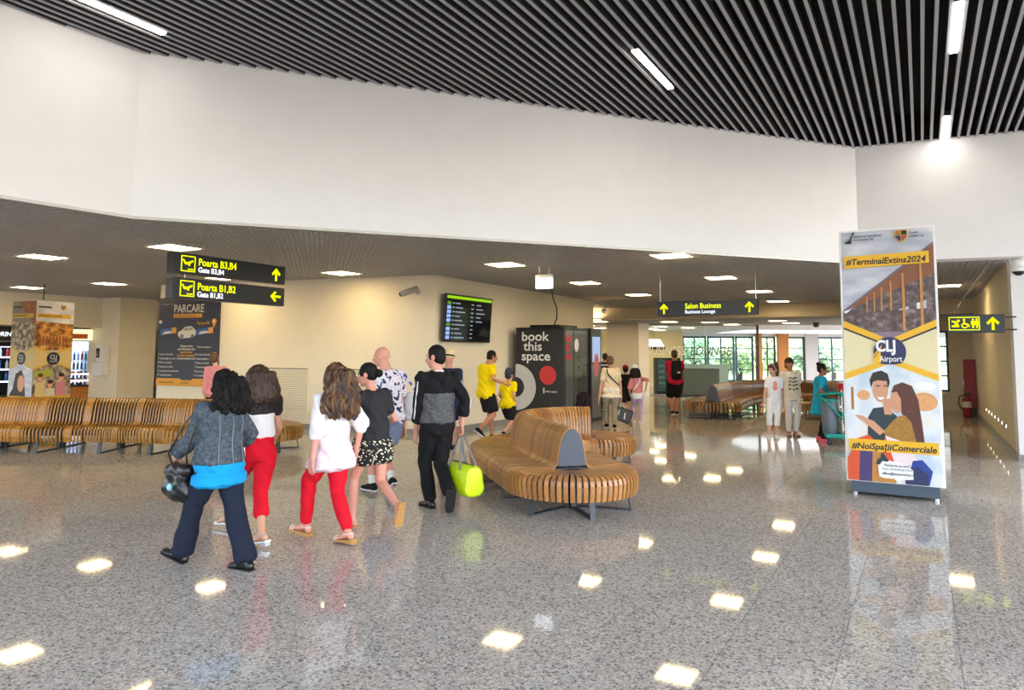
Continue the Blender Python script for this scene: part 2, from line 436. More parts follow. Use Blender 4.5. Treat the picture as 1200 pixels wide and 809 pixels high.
def square_lamp(p, lab, z, group='square lamps of the low ceiling', s=0.29):
    t = thing('ceiling_panel_lamp', lab, 'ceiling lamp', (p.x, p.y, z), GA, group)
    fr = MB()
    for x0, x1, y0, y1 in ((-s - .013, s + .013, -s - .013, -s + .01), (-s - .013, s + .013, s - .01, s + .013), (-s - .013, -s + .01, -s + .01, s - .01), (s - .01, s + .013, -s + .01, s - .01)):
        fr.box(x0, x1, y0, y1, -0.012, 0.05)
    obj('lamp_frame', fr, M_wplastic, t)
    obj('diffuser', MB().box(-s + .01, s - .01, -s + .01, s - .01, -0.006, 0.03), M_panel, t)
for p, l in PANELS: square_lamp(p, l, HL)

# ------------------------------------------------------------------ block with the screen, columns, bulkhead, corridor
C0 = Vector((-1.61, 14.86, 0)); CR = C0 + Ud * 8.30; CLf = Vector((-8.72, 17.53, 0))
blk = MB().prism([(CLf.x, CLf.y), (C0.x, C0.y), (CR.x, CR.y), (CR.x - 1.7, CR.y + 1.0), (CLf.x + 0.8, CLf.y + 3.0)], 0, HL + 0.06)
wc = struct('wall_center', blk, M_cream)
def skirting(nm, segs, h=0.12):
    mb = MB()
    for a, b in segs:
        wall_seg(a, b, -0.02, 0.0, h, mb)
    return struct(nm, mb, M_skirt)
skirting('baseboard_center', [(CLf, C0), (C0, CR)])
# column by the shops
K0 = Vector((-11.96, 21.6, 0))
kc = MB().prism([tuple((K0)[:2]), tuple((K0 + Ud * 1.2)[:2]), tuple((K0 + Ud * 1.2 - Vd * 1.6)[:2]), tuple((K0 - Vd * 1.6)[:2])], 0, HL + 0.05)
struct('column', kc, M_cream)
# bulkhead
bk = MB().box(VL, VR + 0.05, UB, UB + 0.35, HF - 0.02, HL + 0.3, GM)
struct('beam', bk, M_beige)
# column behind the bulkhead
K1 = Vector((5.05, 28.24, 0))
kc = MB().prism([tuple((K1)[:2]), tuple((K1 + Ud * 0.9 + Vd * 0.12)[:2]), tuple((K1 + Ud * 0.9 - Vd * 1.35)[:2]), tuple((K1 - Vd * 1.35)[:2])], 0, HF + 0.05)
struct('column', kc, M_col)
struct('baseboard_column', wall_seg(K1 - Vd * 1.35, K1, -0.02, 0, 0.3), M_skirt)
# right pier and corridor wall
UP = 14.38
pr = MB().box(VR, VR + 6, UP, UP + 0.5, 0, HL + 0.03, GM)
struct('wall_front', pr, M_white)
cw = MB().box(VR, VR + 0.3, UP + 0.5, 26.2, 0, HL + 0.4, GM)
cwo = struct('wall_corridor', cw, M_beige)
a = vu(VR, UP + 0.02); b = vu(VR, 26.0)
struct('baseboard_corridor', MB().box(VR - 0.02, VR, UP + 0.02, 26, 0, 0.11, GM), M_skirt)
struct('baseboard_front', MB().box(VR - 0.02, VR + 6, UP - 0.02, UP, 0, 0.11, GM), M_skirt)
# corridor end: wall with a tall window
ew = MB()
VE0, VE1, UE = -1.55, VR, 26.0
ew.box(VE0, 0.08, UE, UE + 0.25, 0, HF, GM); ew.box(0.72, VE1, UE, UE + 0.25, 0, HF, GM)
ew.box(0.08, 0.72, UE, UE + 0.25, 0, 0.6, GM); ew.box(0.08, 0.72, UE, UE + 0.25, 2.5, HF, GM)
struct('wall_far', ew, M_beige)
M_glass = None
def glass(name, tint='#f0f5f6', refl=0.12, opacity=0.0, frost='#d9e4e4'):
    m = bpy.data.materials.new(name); m.use_nodes = True; nt = m.node_tree; N = nt.nodes; N.clear(); L = nt.links
    tr = N.new('ShaderNodeBsdfTransparent'); tr.inputs[0].default_value = lin(tint)
    gl = N.new('ShaderNodeBsdfGlossy'); gl.inputs['Roughness'].default_value = 0.02
    lw = N.new('ShaderNodeLayerWeight'); lw.inputs['Blend'].default_value = refl
    nz = N.new('ShaderNodeTexNoise'); nz.inputs['Scale'].default_value = 1.5
    mr = N.new('ShaderNodeMapRange'); mr.inputs['To Min'].default_value = 0.85; mr.inputs['To Max'].default_value = 1.0
    L.new(nz.outputs['Fac'], mr.inputs['Value'])
    mu = N.new('ShaderNodeMath'); mu.operation = 'MULTIPLY'; L.new(lw.outputs['Fresnel'], mu.inputs[0]); L.new(mr.outputs[0], mu.inputs[1])
    mx = N.new('ShaderNodeMixShader'); L.new(mu.outputs[0], mx.inputs[0]); L.new(tr.outputs[0], mx.inputs[1]); L.new(gl.outputs[0], mx.inputs[2])
    out = mx
    if opacity:
        df = N.new('ShaderNodeBsdfDiffuse'); df.inputs[0].default_value = lin(frost)
        tl = N.new('ShaderNodeBsdfTranslucent'); tl.inputs[0].default_value = lin(frost)
        ad = N.new('ShaderNodeMixShader'); L.new(df.outputs[0], ad.inputs[1]); L.new(tl.outputs[0], ad.inputs[2])
        m2 = N.new('ShaderNodeMixShader'); m2.inputs[0].default_value = opacity; L.new(mx.outputs[0], m2.inputs[1]); L.new(ad.outputs[0], m2.inputs[2]); out = m2
    o = N.new('ShaderNodeOutputMaterial'); L.new(out.outputs[0], o.inputs['Surface']); MATS[name] = m
    return m
M_glass = glass('clear_glass'); M_frost = glass('frosted_glass', opacity=0.8)
M_frame = mat('blue_grey_frame', '#3d4a66', 0.4, 0.3, var=0.05)
M_framed = mat('dark_window_frame', '#34383f', 0.4, 0.3, var=0.05)
M_timber = mat('orange_timber', '#c07a32', 0.5, var=0.12, scale=12)
M_sill = mat('white_sill', '#e6e4df', 0.4, var=0.02)
def window(n, M, w, z0, z1, cols, rows, fm, thick=0.06):
    """glazed window in the local x-z plane (front -y); frame, bars and one pane per opening"""
    t = bpy.data.objects.new('window_%d' % n, None); COL.objects.link(t); t.matrix_world = M; t['kind'] = 'structure'
    fr = MB(); th = thick
    for x0, x1, a, b in ((0, w, z0, z0 + th), (0, w, z1 - th, z1), (0, th, z0, z1), (w - th, w, z0, z1)): fr.box(x0, x1, -0.05, 0.05, a, b)
    obj('window_frame', fr, fm, t)
    cw_, rh = (w - th) / cols, (z1 - z0 - th) / rows
    for c in range(1, cols): obj('mullion', MB().box(th / 2 + c * cw_ - 0.03, th / 2 + c * cw_ + 0.03, -0.05, 0.05, z0 + th, z1 - th), fm, t)
    for r_ in range(1, rows): obj('transom', MB().box(th, w - th, -0.035, 0.035, th / 2 + z0 + r_ * rh - 0.022, th / 2 + z0 + r_ * rh + 0.022), fm, t)
    pane = MB().box(0.0, cw_ - 0.04, -0.006, 0.006, 0.0, rh - 0.03).mesh('pane', M_glass)
    for c in range(cols):
        for r_ in range(rows): link('pane', pane, t, (th / 2 + c * cw_ + 0.02, 0, th / 2 + z0 + r_ * rh + 0.015))
    return t
window(1, Matrix.Translation(vu(0.08, UE + 0.1)) @ GM, 0.64, 0.6, 2.5, 1, 4, M_framed)
struct('window_sill', MB().box(-1.2, 0.6, UE - 0.2, UE, 0.52, 0.6, GM), M_sill)

# far ceiling, its lamps and the bright light field by the windows
struct('ceiling', MB().prism([tuple(vu(-9, UB + 0.35)[:2]), tuple(vu(VR + 0.05, UB + 0.35)[:2]), tuple(vu(VR + 0.05, 27)[:2]), (30, 44), (-6, 44), (-6, 33)], HF + 0.25, HF + 0.3), M_plenum)
far_poly = [vu(-9, UB + 0.35), vu(VR + 0.05, UB + 0.35), vu(VR + 0.05, 26.4), Vector((15.4, 29.2, 0)), Vector((2, 29.6, 0)), Vector((-4, 31.5, 0))]
grid = MB()
for i in range(120):
    v = -10 + i * 0.1
    for a, b in scan(far_poly, v):
        if b - a > .03: grid.box(v - .006, v + .006, a, b, HF, HF + HB, GM)
for j in range(120):
    u = UB + 0.4 + j * 0.1
    for a, b in scan_v(far_poly, u):
        if b - a > .03: grid.box(a, b, u - .006, u + .006, HF, HF + HB, GM)
cf = struct('ceiling', MB().prism([(-6, 33), (2, 29.6), (15.4, 29.2), (30, 36), (30, 43.4), (-6, 43.4)], HF, HF + 0.2), M_white)
o = obj('cell_grid', grid, M_cell, cf); o['kind'] = 'stuff'
for k_, (x, y) in enumerate(sorted([(9.6, 25.6), (10.8, 27.4), (7.6, 27.2), (6.0, 27.0), (9.0, 29.0), (3.0, 25.8), (3.35, 27.2), (3.3, 31.0), (6.6, 31.5), (8.2, 33), (6.8, 34.5), (7.6, 36.5), (4.2, 34)], key=lambda q: q[0] / q[1])):
    square_lamp(Vector((x, y, 0)), 'square lamp in the far ceiling beyond the bulkhead, %s from the left' % ['first', 'second', 'third', 'fourth', 'fifth', 'sixth', 'seventh', 'eighth', 'ninth', 'tenth', 'eleventh', 'twelfth', 'thirteenth'][k_], HF - 0.002, 'square lamps of the far ceiling', 0.29)
t = thing('light_field', 'long bright white luminous ceiling field above the far windows', 'ceiling lamp', (11.5, 35.0, HF - 0.03))
obj('lamp_frame', MB().box(0, 11.0, 0, 5.2, 0.012, 0.03), M_wplastic, t); obj('diffuser', MB().box(0.1, 10.9, 0.1, 5.1, 0, 0.012), emis('field_light', '#ffffff', 1.1), t)

# far facade (plane y = 42): glazing between panels and timber posts
YF = 42.0
def px(x): return (x - 600) / 830 * YF
struct('wall_facade', MB().box(px(760), 30, YF, YF + 0.3, 2.78, HF + 0.3).box(px(760), 30, YF, YF + 0.3, -0.05, 0.12), M_white)
fz = [(800, 828, 2), (829, 861, 2), (862, 883, 1), (890, 909, 2), (921, 943, 1), (958, 992, 2), (994, 1040, 3), (1042, 1090, 3)]
for k_, (a, b, c) in enumerate(fz):
    window(k_ + 2, Matrix.Translation((px(a), YF + 0.12, 0)), px(b) - px(a), 0.12, 2.78, c, 4, M_frame if k_ in (1, 2, 5) else M_framed, 0.1)
mb = MB().box(px(943), px(958), YF - 0.05, YF + 0.2, 0, HF).box(px(760), px(800), YF - 0.05, YF + 0.2, 0, HF)
struct('wall_panel', mb, mat('grey_panel', '#c9c5c8', 0.5, var=0.02))
for a, b, lab in ((884, 890, 'narrow orange timber post between the far windows'), (909, 921, 'broad orange timber post left of the woman in white')):
    t = thing('timber_post', lab, 'post', (px((a + b) / 2), YF - 0.25, 0))
    w = (px(b) - px(a)) / 2
    obj('post_shaft', MB().box(-w, w, -0.15, 0.15, 0.06, HF), M_timber, t); obj('post_foot', MB().box(-w - .02, w + .02, -0.17, 0.17, 0, 0.06), M_dark, t)
# far left back wall of the lounge and side closures
M_yel = mat('warm_wall', '#e3d3a4', 0.7, var=0.02, scale=2)
struct('wall_lounge', MB().box(-6, px(800) * 38 / 42, 38, 38.2, 0, HF + 0.05), M_yel)
struct('wall_side', MB().box(15.9, 16.1, 29.0, 41.8, 0, 0.02), M_white)
ORD = ['first', 'second', 'third', 'fourth', 'fifth', 'sixth', 'seventh', 'eighth', 'ninth', 'tenth', 'eleventh', 'twelfth', 'thirteenth', 'fourteenth']
# ------------------------------------------------------------------ plywood benches
def wood(name, a, b_, c):
    return ramp_mat(name, 'ShaderNodeTexNoise', [(0.3, a), (0.5, b_), (0.72, c)], rough=0.38, scale=6, stretch=(14, 14, 1.2), coat=0.2, tex_kw={'Detail': 4, 'Distortion': 0.6}, objvar=0.22)
M_oak = wood('oiled_oak', '#945f2c', '#ae773e', '#c08b51'); M_oakd = wood('amber_oak', '#7d5118', '#976722', '#a97a30')
HALF = [(-0.735, 0.19), (-0.752, 0.27), (-0.757, 0.35), (-0.742, 0.405), (-0.70, 0.438), (-0.64, 0.448), (-0.5, 0.441), (-0.36, 0.43), (-0.275, 0.425), (-0.215, 0.435), (-0.182, 0.475), (-0.168, 0.55), (-0.155, 0.64), (-0.135, 0.735), (-0.098, 0.82), (-0.05, 0.868), (0, 0.882)]
FULL = HALF + [(-s, z) for s, z in HALF[-2::-1]]
SEAT = HALF[:9] + [(-0.14, 0.425)]
def rib_mesh(prof, w0, taper=0.0, th=0.014, wmin=0.012, pie=False):
    """bent plywood rib; local x = across the bench, local y = along it; its width may taper with x"""
    mb = MB(); n = len(prof); vs = []
    for i, (s, z) in enumerate(prof):
        a = Vector(prof[max(i - 1, 0)]); b = Vector(prof[min(i + 1, n - 1)]); t = (b - a).normalized(); nn = Vector((-t.y, t.x)) * -th
        w = max(wmin, w0 * (abs(s) / 0.75 if pie else 1 + taper * s)) / 2
        for q, y in ((0, -w), (0, w), (1, w), (1, -w)): vs.append((s + nn.x * q, y, z + nn.y * q))
    fs = [(0, 1, 2, 3), tuple(4 * (n - 1) + k for k in (3, 2, 1, 0))]
    for i in range(n - 1):
        for k in range(4): fs.append((4 * i + k, 4 * i + 4 + k, 4 * i + 4 + (k + 1) % 4, 4 * i + (k + 1) % 4))
    return mb.add(vs, fs)
def smooth_path(P, step):
    """points and headings at equal steps along a rounded polyline"""
    P = [Vector(p) for p in P]; Q = []
    for i in range(len(P) - 1):
        p0, p1, p2, p3 = P[max(i - 1, 0)], P[i], P[i + 1], P[min(i + 2, len(P) - 1)]
        for k in range(40):
            t = k / 40; Q.append(0.5 * ((2 * p1) + (p2 - p0) * t + (2 * p0 - 5 * p1 + 4 * p2 - p3) * t * t + (3 * p1 - p0 - 3 * p2 + p3) * t ** 3))
    Q.append(P[-1]); out = []; acc = 0; nxt = 0
    for a, b in zip(Q, Q[1:]):
        l = (b - a).length
        while acc + l >= nxt:
            t = (nxt - acc) / l; p = a.lerp(b, t); d = (b - a); out.append((p, math.atan2(d.y, d.x))); nxt += step
        acc += l
    return out
def bench(label, path, plan, wood_m, ends=(True, True), fan=34, legs_every=11, fan_w=0.046):
    """path: list of (point, heading); plan(i) -> (mesh key) per rib"""
    c = path[len(path) // 2][0]
    t = thing('slatted_bench', label, 'bench', (c.x, c.y, 0), 0, 'curving plywood rib benches')
    meshes = {'pack': rib_mesh(FULL, 0.049), 'gap': rib_mesh(FULL, 0.027), 'wide': rib_mesh(FULL, 0.10), 'fan': rib_mesh(SEAT, fan_w, pie=True, wmin=0.014)}
    mesh_ = {k: v.mesh('rib', wood_m) for k, v in meshes.items()}
    for i, (p, h) in enumerate(path):
        k = plan(i)
        if k is None: continue
        if isinstance(k, tuple):
            if k not in mesh_: mesh_[k] = rib_mesh(FULL, k[0], k[1]).mesh('rib', wood_m)
        link('rib', mesh_[k], t, (p.x - c.x, p.y - c.y, 0.0015 * ((i * 7) % 4)), h - math.pi / 2)
    for e, (p, h) in enumerate((path[0], path[-1])):
        if not ends[e]: continue
        h2 = h + math.pi if e == 0 else h                       # outward heading
        for k in range(fan):
            a = h2 - math.pi / 2 + math.pi * (k + 0.5) / fan
            link('rib', mesh_['fan'], t, (p.x - c.x, p.y - c.y, 0), a + math.pi)
        # dark closing panel of the backrest
        prof = [(s * 0.93, z - 0.018) for s, z in FULL if z > 0.42 and abs(s) < 0.2]
        M = Matrix.Translation((p.x - c.x, p.y - c.y, 0)) @ Matrix.Rotation(h2 + math.pi / 2, 4, 'Z')
        pm = MB().plate(prof, -0.035, -0.012, M)
        o = obj('end_panel', pm, mat('slate_panel', '#4d5361', 0.5, var=0.03), t)
        obj('panel_foot', MB().box(-0.19, 0.19, -0.06, 0.0, 0.425, 0.437, M), M_dark, t)
        # curved beam under the fan
        bm = MB(); pts = [(p.x - c.x + 0.60 * math.cos(h2 + a), p.y - c.y + 0.60 * math.sin(h2 + a), 0.33) for a in np.linspace(-math.pi / 2, math.pi / 2, 15)]
        bm.tube(pts, 0.012, 0.045, side=(0, 0, 1), n=8, dome=0); obj('seat_beam', bm, M_dark, t)
        for da in (-1.05, 0.0, 1.05):
            legframe(t, (p.x - c.x, p.y - c.y), h2 + da)
    bm = MB()
    for sgn in (-0.6, 0.6):
        pts = [(p.x - c.x - math.sin(h) * sgn, p.y - c.y + math.cos(h) * sgn, 0.33) for p, h in path[::4]]
        b2 = MB(); b2.tube(pts, 0.045, 0.012, side=(0, 0, 1), n=8, dome=0); obj('seat_beam', b2, M_dark, t)
    sb_ = MB()
    for (p0, h0), (p1, h1) in zip(path[::3], path[3::3] + path[-1:]):
        a = Vector((p0.x - c.x, p0.y - c.y, 0)); b = Vector((p1.x - c.x, p1.y - c.y, 0))
        if (b - a).length > 0.01: wall_seg(a, b, 0.02, 0.44, 0.80, sb_)
    obj('spine_shade_board', sb_, M_black, t)  # black inner board added so the rib gaps look unlit
    for i in range(legs_every // 2, len(path), legs_every):
        p, h = path[i]
        for a in (h + math.pi / 2, h - math.pi / 2): legframe(t, (p.x - c.x, p.y - c.y), a)
    return t
def legframe(t, p, a):
    """one steel leg: floor bar, slanted foot, post at the spine"""
    M = Matrix.Translation((p[0], p[1], 0)) @ Matrix.Rotation(a, 4, 'Z'); mb = MB(); w = 0.03
    mb.box(0.05, 0.66, -w, w, 0.0, 0.016, M)
    mb.box(0.03, 0.085, -w, w, 0.0, 0.42, M)
    mb.add([(0.66, -w, 0), (0.675, -w, 0), (0.675, w, 0), (0.66, w, 0), (0.585, -w, 0.40), (0.60, -w, 0.40), (0.60, w, 0.40), (0.585, w, 0.40)],
           [(3, 2, 1, 0), (4, 5, 6, 7), (0, 1, 5, 4), (1, 2, 6, 5), (2, 3, 7, 6), (3, 0, 4, 7)], M)
    mb.box(0.08, 0.60, -w, w, 0.385, 0.40, M)
    obj('leg', mb, M_dark, t)
# centre bench: straight run then an arc to the right
E0 = Vector((0.68, 8.15)); h0 = R(105); Ls = 1.87; Rr = 1.09
pathc = []
st = 0.056
for i in range(int(Ls / st)): pathc.append((E0 + Vector((math.cos(h0), math.sin(h0))) * (i * st), h0))
p1 = E0 + Vector((math.cos(h0), math.sin(h0))) * Ls; cc = p1 + Vector((math.sin(h0), -math.cos(h0))) * Rr
nA = len(pathc); sa = 0.056; na = int(Rr * R(105) / sa)
for i in range(na + 1):
    h = h0 - i * sa / Rr
    pathc.append((cc + Vector((-math.sin(h), math.cos(h))) * Rr, h))
def planc(i):
    if i < nA: return 'pack'
    j = i - nA
    if j < na * 0.45: return (0.049, -1 / Rr)
    if j > na - 14: return (0.046, -1 / Rr)
    return (0.029, -0.5 / Rr)
bench('honey coloured slatted plywood bench in the middle of the hall, with a slate end panel', pathc, planc, M_oak, legs_every=20)
# long left bench
pl_ = smooth_path([(-11.6, 12.9), (-10.4, 12.75), (-9.2, 12.75), (-7.9, 12.7), (-6.7, 12.72), (-5.7, 12.55), (-5.0, 12.55), (-4.45, 12.72)], 0.058)
def planl(i):
    x = pl_[i][0].x
    if i in (42, 58, 72, 88, 102): return 'wide'
    if x < -8.1: return 'pack'
    if x < -6.0: return 'gap'
    return 'pack' if x < -5.2 else 'gap'
bench('long amber slatted plywood bench curving past the shops behind the walkers', pl_, planl, M_oakd, ends=(False, True), legs_every=18)
# far bench by the lounge
pf_ = smooth_path([(5.5, 19.5), (6.3, 21.2), (7.5, 23.1), (8.9, 24.2), (10.2, 23.6), (10.35, 22.2), (9.6, 20.5), (8.5, 19.0)], 0.06)
def planf(i): return 'pack' if i < 40 else 'gap'
bench('far amber slatted bench curving around beside the business lounge windows', pf_, planf, M_oakd, fan=24, legs_every=24)

# ------------------------------------------------------------------ signs
M_sign = mat('sign_black', '#25282a', 0.35, var=0.03)
M_ylw = emis('sign_yellow', '#e6f000', 1.0); M_wht = emis('sign_white', '#eaf0f6', 0.95)
def arrow(name, parent, M, c, s=0.2, ang=0.0):
    """broad arrow, pointing up at ang 0, in local x-z of M"""
    w = s * 0.085
    sh = [(-w, -0.5 * s), (w, -0.5 * s), (w, 0.18 * s), (0.30 * s, -0.08 * s), (0.42 * s, 0.05 * s), (0, 0.5 * s), (-0.42 * s, 0.05 * s), (-0.30 * s, -0.08 * s), (-w, 0.18 * s)]
    ca, sa_ = math.cos(ang), math.sin(ang)
    pts = [(c[0] + x * ca - z * sa_, c[1] + x * sa_ + z * ca) for x, z in sh]
    return obj(name, MB().plate(pts, -0.004, 0, M), M_ylw, parent)
FX = Matrix.Rotation(R(90), 4, 'Z')          # turns a -y face into a +x face
# two stacked gate signs: boards along u, read from +v
def gate_sign(z, l1, l2, ang, lab):
    o0 = Vector((-4.87, 10.0, z)); t = thing('gate_sign', lab, 'sign', o0, GA, 'stacked gate signs')
    Lh, hh = 2.05, 0.30
    obj('sign_box', MB().box(-0.07, 0.07, 0, Lh, 0, hh), M_sign, t, bev=0.006)
    # take-off pictogram
    Mf = Matrix.Translation((0.0715, 0, 0)) @ FX
    fr = MB(); a0, a1, b0, b1 = 0.13, 0.36, 0.035, 0.265; e = 0.014
    for x0, x1, z0, z1 in ((a0, a1, b0, b0 + e), (a0, a1, b1 - e, b1), (a0, a0 + e, b0, b1), (a1 - e, a1, b0, b1)): fr.box(x0, x1, -0.004, 0, z0, z1, Mf)
    fr.box(0.24, 0.33, -0.004, 0, 0.065, 0.08, Mf)
    fr.plate([(0.155, 0.205), (0.17, 0.215), (0.205, 0.172), (0.245, 0.175), (0.315, 0.205), (0.33, 0.195), (0.322, 0.183), (0.275, 0.155), (0.272, 0.12), (0.255, 0.118), (0.24, 0.142), (0.205, 0.135), (0.19, 0.142)], -0.004, 0, Mf)
    obj('takeoff_pictogram', fr, M_ylw, t)
    text('lettering', l1, 0.148, (0.0725, 0.41, 0.145), M_ylw, t, '+x', bold=0.002, width=0.86)
    text('lettering', l2, 0.108, (0.0725, 0.41, 0.045), M_wht, t, '+x', bold=0.002, width=0.9)
    arrow('arrow', t, Mf, (1.86, 0.15), 0.21, ang)
    for y in (0.25, 1.8): obj('hanger_rod', MB().cyl((0, y, hh), (0, y, HL + 0.02 - z), 0.008), M_steel, t)
    return t
gate_sign(2.83, 'Poarta B3,B4', 'Gate B3,B4', 0, 'black hanging sign reading Poarta B3,B4, upper of the two gate signs')
gate_sign(2.47, 'Poarta B1,B2', 'Gate B1,B2', R(90), 'black hanging sign reading Poarta B1,B2, lower of the two gate signs')
t = thing('lounge_sign', 'black hanging sign reading Salon Business with an arrow at each end', 'sign', (3.06, 14.76, 2.50), GA)
obj('sign_box', MB().box(0, 2.0, -0.07, 0.07, 0, 0.30), M_dark if False else mat('sign_charcoal', '#2f343c', 0.4, var=0.03), t, bev=0.006)
text('lettering', 'Salon Business', 0.15, (0.58, -0.0725, 0.145), M_ylw, t, '-y', bold=0.0012, width=0.83)
text('lettering', 'Business Lounge', 0.10, (0.58, -0.0725, 0.045), M_wht, t, '-y', bold=0.0008, width=0.92)
for x in (0.14, 1.85): arrow('arrow', t, Matrix.Translation((0, -0.0705, 0)), (x, 0.15), 0.21)
for x in (0.04, 1.96): obj('hanger_rod', MB().cyl((x, 0, 0.30), (x, 0, HL - 2.48), 0.01), M_steel, t)
# toilets sign on a bracket at the pier
t = thing('restroom_sign', 'black bracket sign with toilet pictograms and an up arrow on the white pier', 'sign', vu(VR + 0.02, UP - 0.02, 2.11), GA)
obj('sign_box', MB().box(-0.95, -0.13, -0.05, 0.05, 0, 0.31), M_sign, t, bev=0.006)
br = MB()
for z in (0.05, 0.26): br.box(-0.15, 0.03, -0.012, 0.012, z - 0.012, z + 0.012)
obj('bracket', br, M_black, t)
Mf = Matrix.Translation((0, -0.0515, 0)); fr = MB()
a0, a1, b0, b1, e = -0.93, -0.485, 0.045, 0.27, 0.012
for x0, x1, z0, z1 in ((a0, a1, b0, b0 + e), (a0, a1, b1 - e, b1), (a0, a0 + e, b0, b1), (a1 - e, a1, b0, b1)): fr.box(x0, x1, -0.004, 0, z0, z1, Mf)
obj('pictogram_frame', fr, M_ylw, t)
pm = MB()   # baby on a changing table
pm.plate([(-0.89, 0.10), (-0.78, 0.10), (-0.78, 0.12), (-0.80, 0.17), (-0.83, 0.2), (-0.89, 0.21), (-0.885, 0.19), (-0.84, 0.165), (-0.84, 0.14), (-0.89, 0.125)], -0.004, 0, Mf)
pm.plate([(-0.79 + 0.022 * math.cos(a), 0.205 + 0.022 * math.sin(a)) for a in np.linspace(0, 6.0, 9)], -0.004, 0, Mf)
obj('baby_pictogram', pm, M_ylw, t)
pm = MB()   # wheelchair user
ring = [(-0.70 + 0.05 * math.cos(a), 0.125 + 0.045 * math.sin(a)) for a in np.linspace(0, 2 * math.pi, 17)[:-1]]; ri = [(-0.70 + 0.032 * math.cos(a), 0.125 + 0.029 * math.sin(a)) for a in np.linspace(0, 2 * math.pi, 17)[:-1]]
for i in range(16):
    j = (i + 1) % 16; pm.plate([ring[i], ring[j], ri[j], ri[i]], -0.004, 0, Mf)
pm.plate([(-0.72, 0.205), (-0.70, 0.205), (-0.69, 0.155), (-0.645, 0.155), (-0.625, 0.105), (-0.64, 0.098), (-0.66, 0.14), (-0.71, 0.14)], -0.004, 0, Mf)
pm.plate([(-0.707 + 0.017 * math.cos(a), 0.225 + 0.017 * math.sin(a)) for a in np.linspace(0, 6.0, 9)], -0.004, 0, Mf)
obj('wheelchair_pictogram', pm, M_ylw, t)
for cx in (-0.58, -0.525):
    pm = MB(); pm.plate([(cx - 0.03, 0.2), (cx + 0.03, 0.2), (cx + 0.028, 0.135), (cx + 0.014, 0.135), (cx + 0.014, 0.085), (cx - 0.014, 0.085), (cx - 0.014, 0.135), (cx - 0.028, 0.135)], -0.004, 0, Mf)
    pm.plate([(cx + 0.016 * math.cos(a), 0.224 + 0.016 * math.sin(a)) for a in np.linspace(0, 6.0, 9)], -0.004, 0, Mf); obj('person_pictogram', pm, M_ylw, t)
arrow('arrow', t, Mf, (-0.30, 0.155), 0.22)
# hanging luminous exit box
t = thing('exit_light', 'small white luminous exit box hanging under the ceiling near the screen', 'sign', (0.59, 12.9, 2.90), GA)
obj('light_box', MB().box(-0.16, 0.16, -0.035, 0.035, 0.0, 0.20), emis('exit_glow', '#f2f7ff', 1.6), t)
obj('housing', MB().box(-0.165, 0.165, -0.04, 0.04, 0.20, 0.25), M_wplastic, t)
for x in (-0.1, 0.1): obj('hanger_rod', MB().cyl((x, 0, 0.25), (x, 0, 0.47), 0.006), M_steel, t)

# ------------------------------------------------------------------ booth
M_booth = mat('booth_black', '#232426', 0.45, var=0.06); M_pw = mat('print_white', '#ececea', 0.5, var=0.02); M_pred = mat('print_red', '#d9363c', 0.5, var=0.03)
M_lgrey = mat('print_grey', '#c9c9c7', 0.5, var=0.02)
t = thing('meeting_booth', 'black booth reading book this space, standing against the cream wall', 'booth', (0.10, 17.35, 0), GA)
BW, BD, BH = 1.30, 1.44, 2.34
sh = MB(); sh.box(0, 0.05, 0, BD, 0, BH).box(0, BW, BD - 0.06, BD, 0, BH).box(0.05, BW, 0, 0.05, 0, BH).box(0, BW, 0, BD, BH - 0.06, BH).box(0, BW, 0, BD, 0, 0.07)
sh.box(BW - 0.05, BW, 0.05, 0.12, 0, BH).box(BW - 0.05, BW, BD - 0.08, BD, 0, BH)
obj('shell', sh, M_booth, t, bev=0.008)
obj('roof_unit', MB().box(0.28, 1.1, 0.2, 1.2, BH, BH + 0.07), M_black, t, bev=0.01)
for i, (s, x) in enumerate((('book', 0.16), ('this', 0.22), ('space', 0.16))):
    text('lettering', s, 0.31, (x, -0.003, 2.02 - 0.235 * i), M_pw, t, '-y', bold=0.005, width=1.14)
pts = []
n = 28
ro, ri_ = 0.56, 0.24; cz = 0.90
outer = [(ro * math.cos(a), cz + ro * math.sin(a)) for a in np.linspace(-math.pi / 2, math.pi / 2, n)]
inner = [(ri_ * math.cos(a), cz + ri_ * math.sin(a)) for a in np.linspace(math.pi / 2, -math.pi / 2, n)]
mb = MB()
for i in range(n - 1): mb.plate([outer[i], outer[i + 1], inner[n - 2 - i], inner[n - 1 - i]], -0.003, 0)
obj('half_ring_print', mb, M_lgrey, t)
mb = MB(); mb.plate([(0.88 + 0.225 * math.cos(a), 1.20 + 0.225 * math.sin(a)) for a in np.linspace(0, 2 * math.pi, 29)[:-1]], -0.003, 0); obj('round_print', mb, M_pred, t)
text('lettering', 'book a space', 0.055, (0.83, -0.003, 0.80), M_pw, t, '-y', bold=0.001)
obj('print_mark', MB().plate([(0.76, 0.77), (0.79, 0.77), (0.79, 0.90), (0.76, 0.90)], -0.003, 0), M_pw, t)
M_tint = glass('tinted_glass', tint='#6d726f', refl=0.3, opacity=0.75, frost='#8f918e')
obj('fixed_pane', MB().box(BW - 0.02, BW - 0.008, 0.12, 0.56, 0.07, BH - 0.06), M_tint, t)
dr = obj('glass_door', MB().box(BW - 0.02, BW - 0.008, 0.58, BD - 0.08, 0.07, BH - 0.06), M_tint, t)
obj('door_frame', MB().box(BW - 0.03, BW, 0.555, 0.585, 0.07, BH - 0.06), M_black, t)
hb = MB(); hb.cyl((BW + 0.05, 1.28, 0.72), (BW + 0.05, 1.28, 1.45), 0.013)
for z in (0.74, 1.43): hb.cyl((BW - 0.01, 1.28, z), (BW + 0.05, 1.28, z), 0.01)
obj('door_handle', hb, M_black, dr)
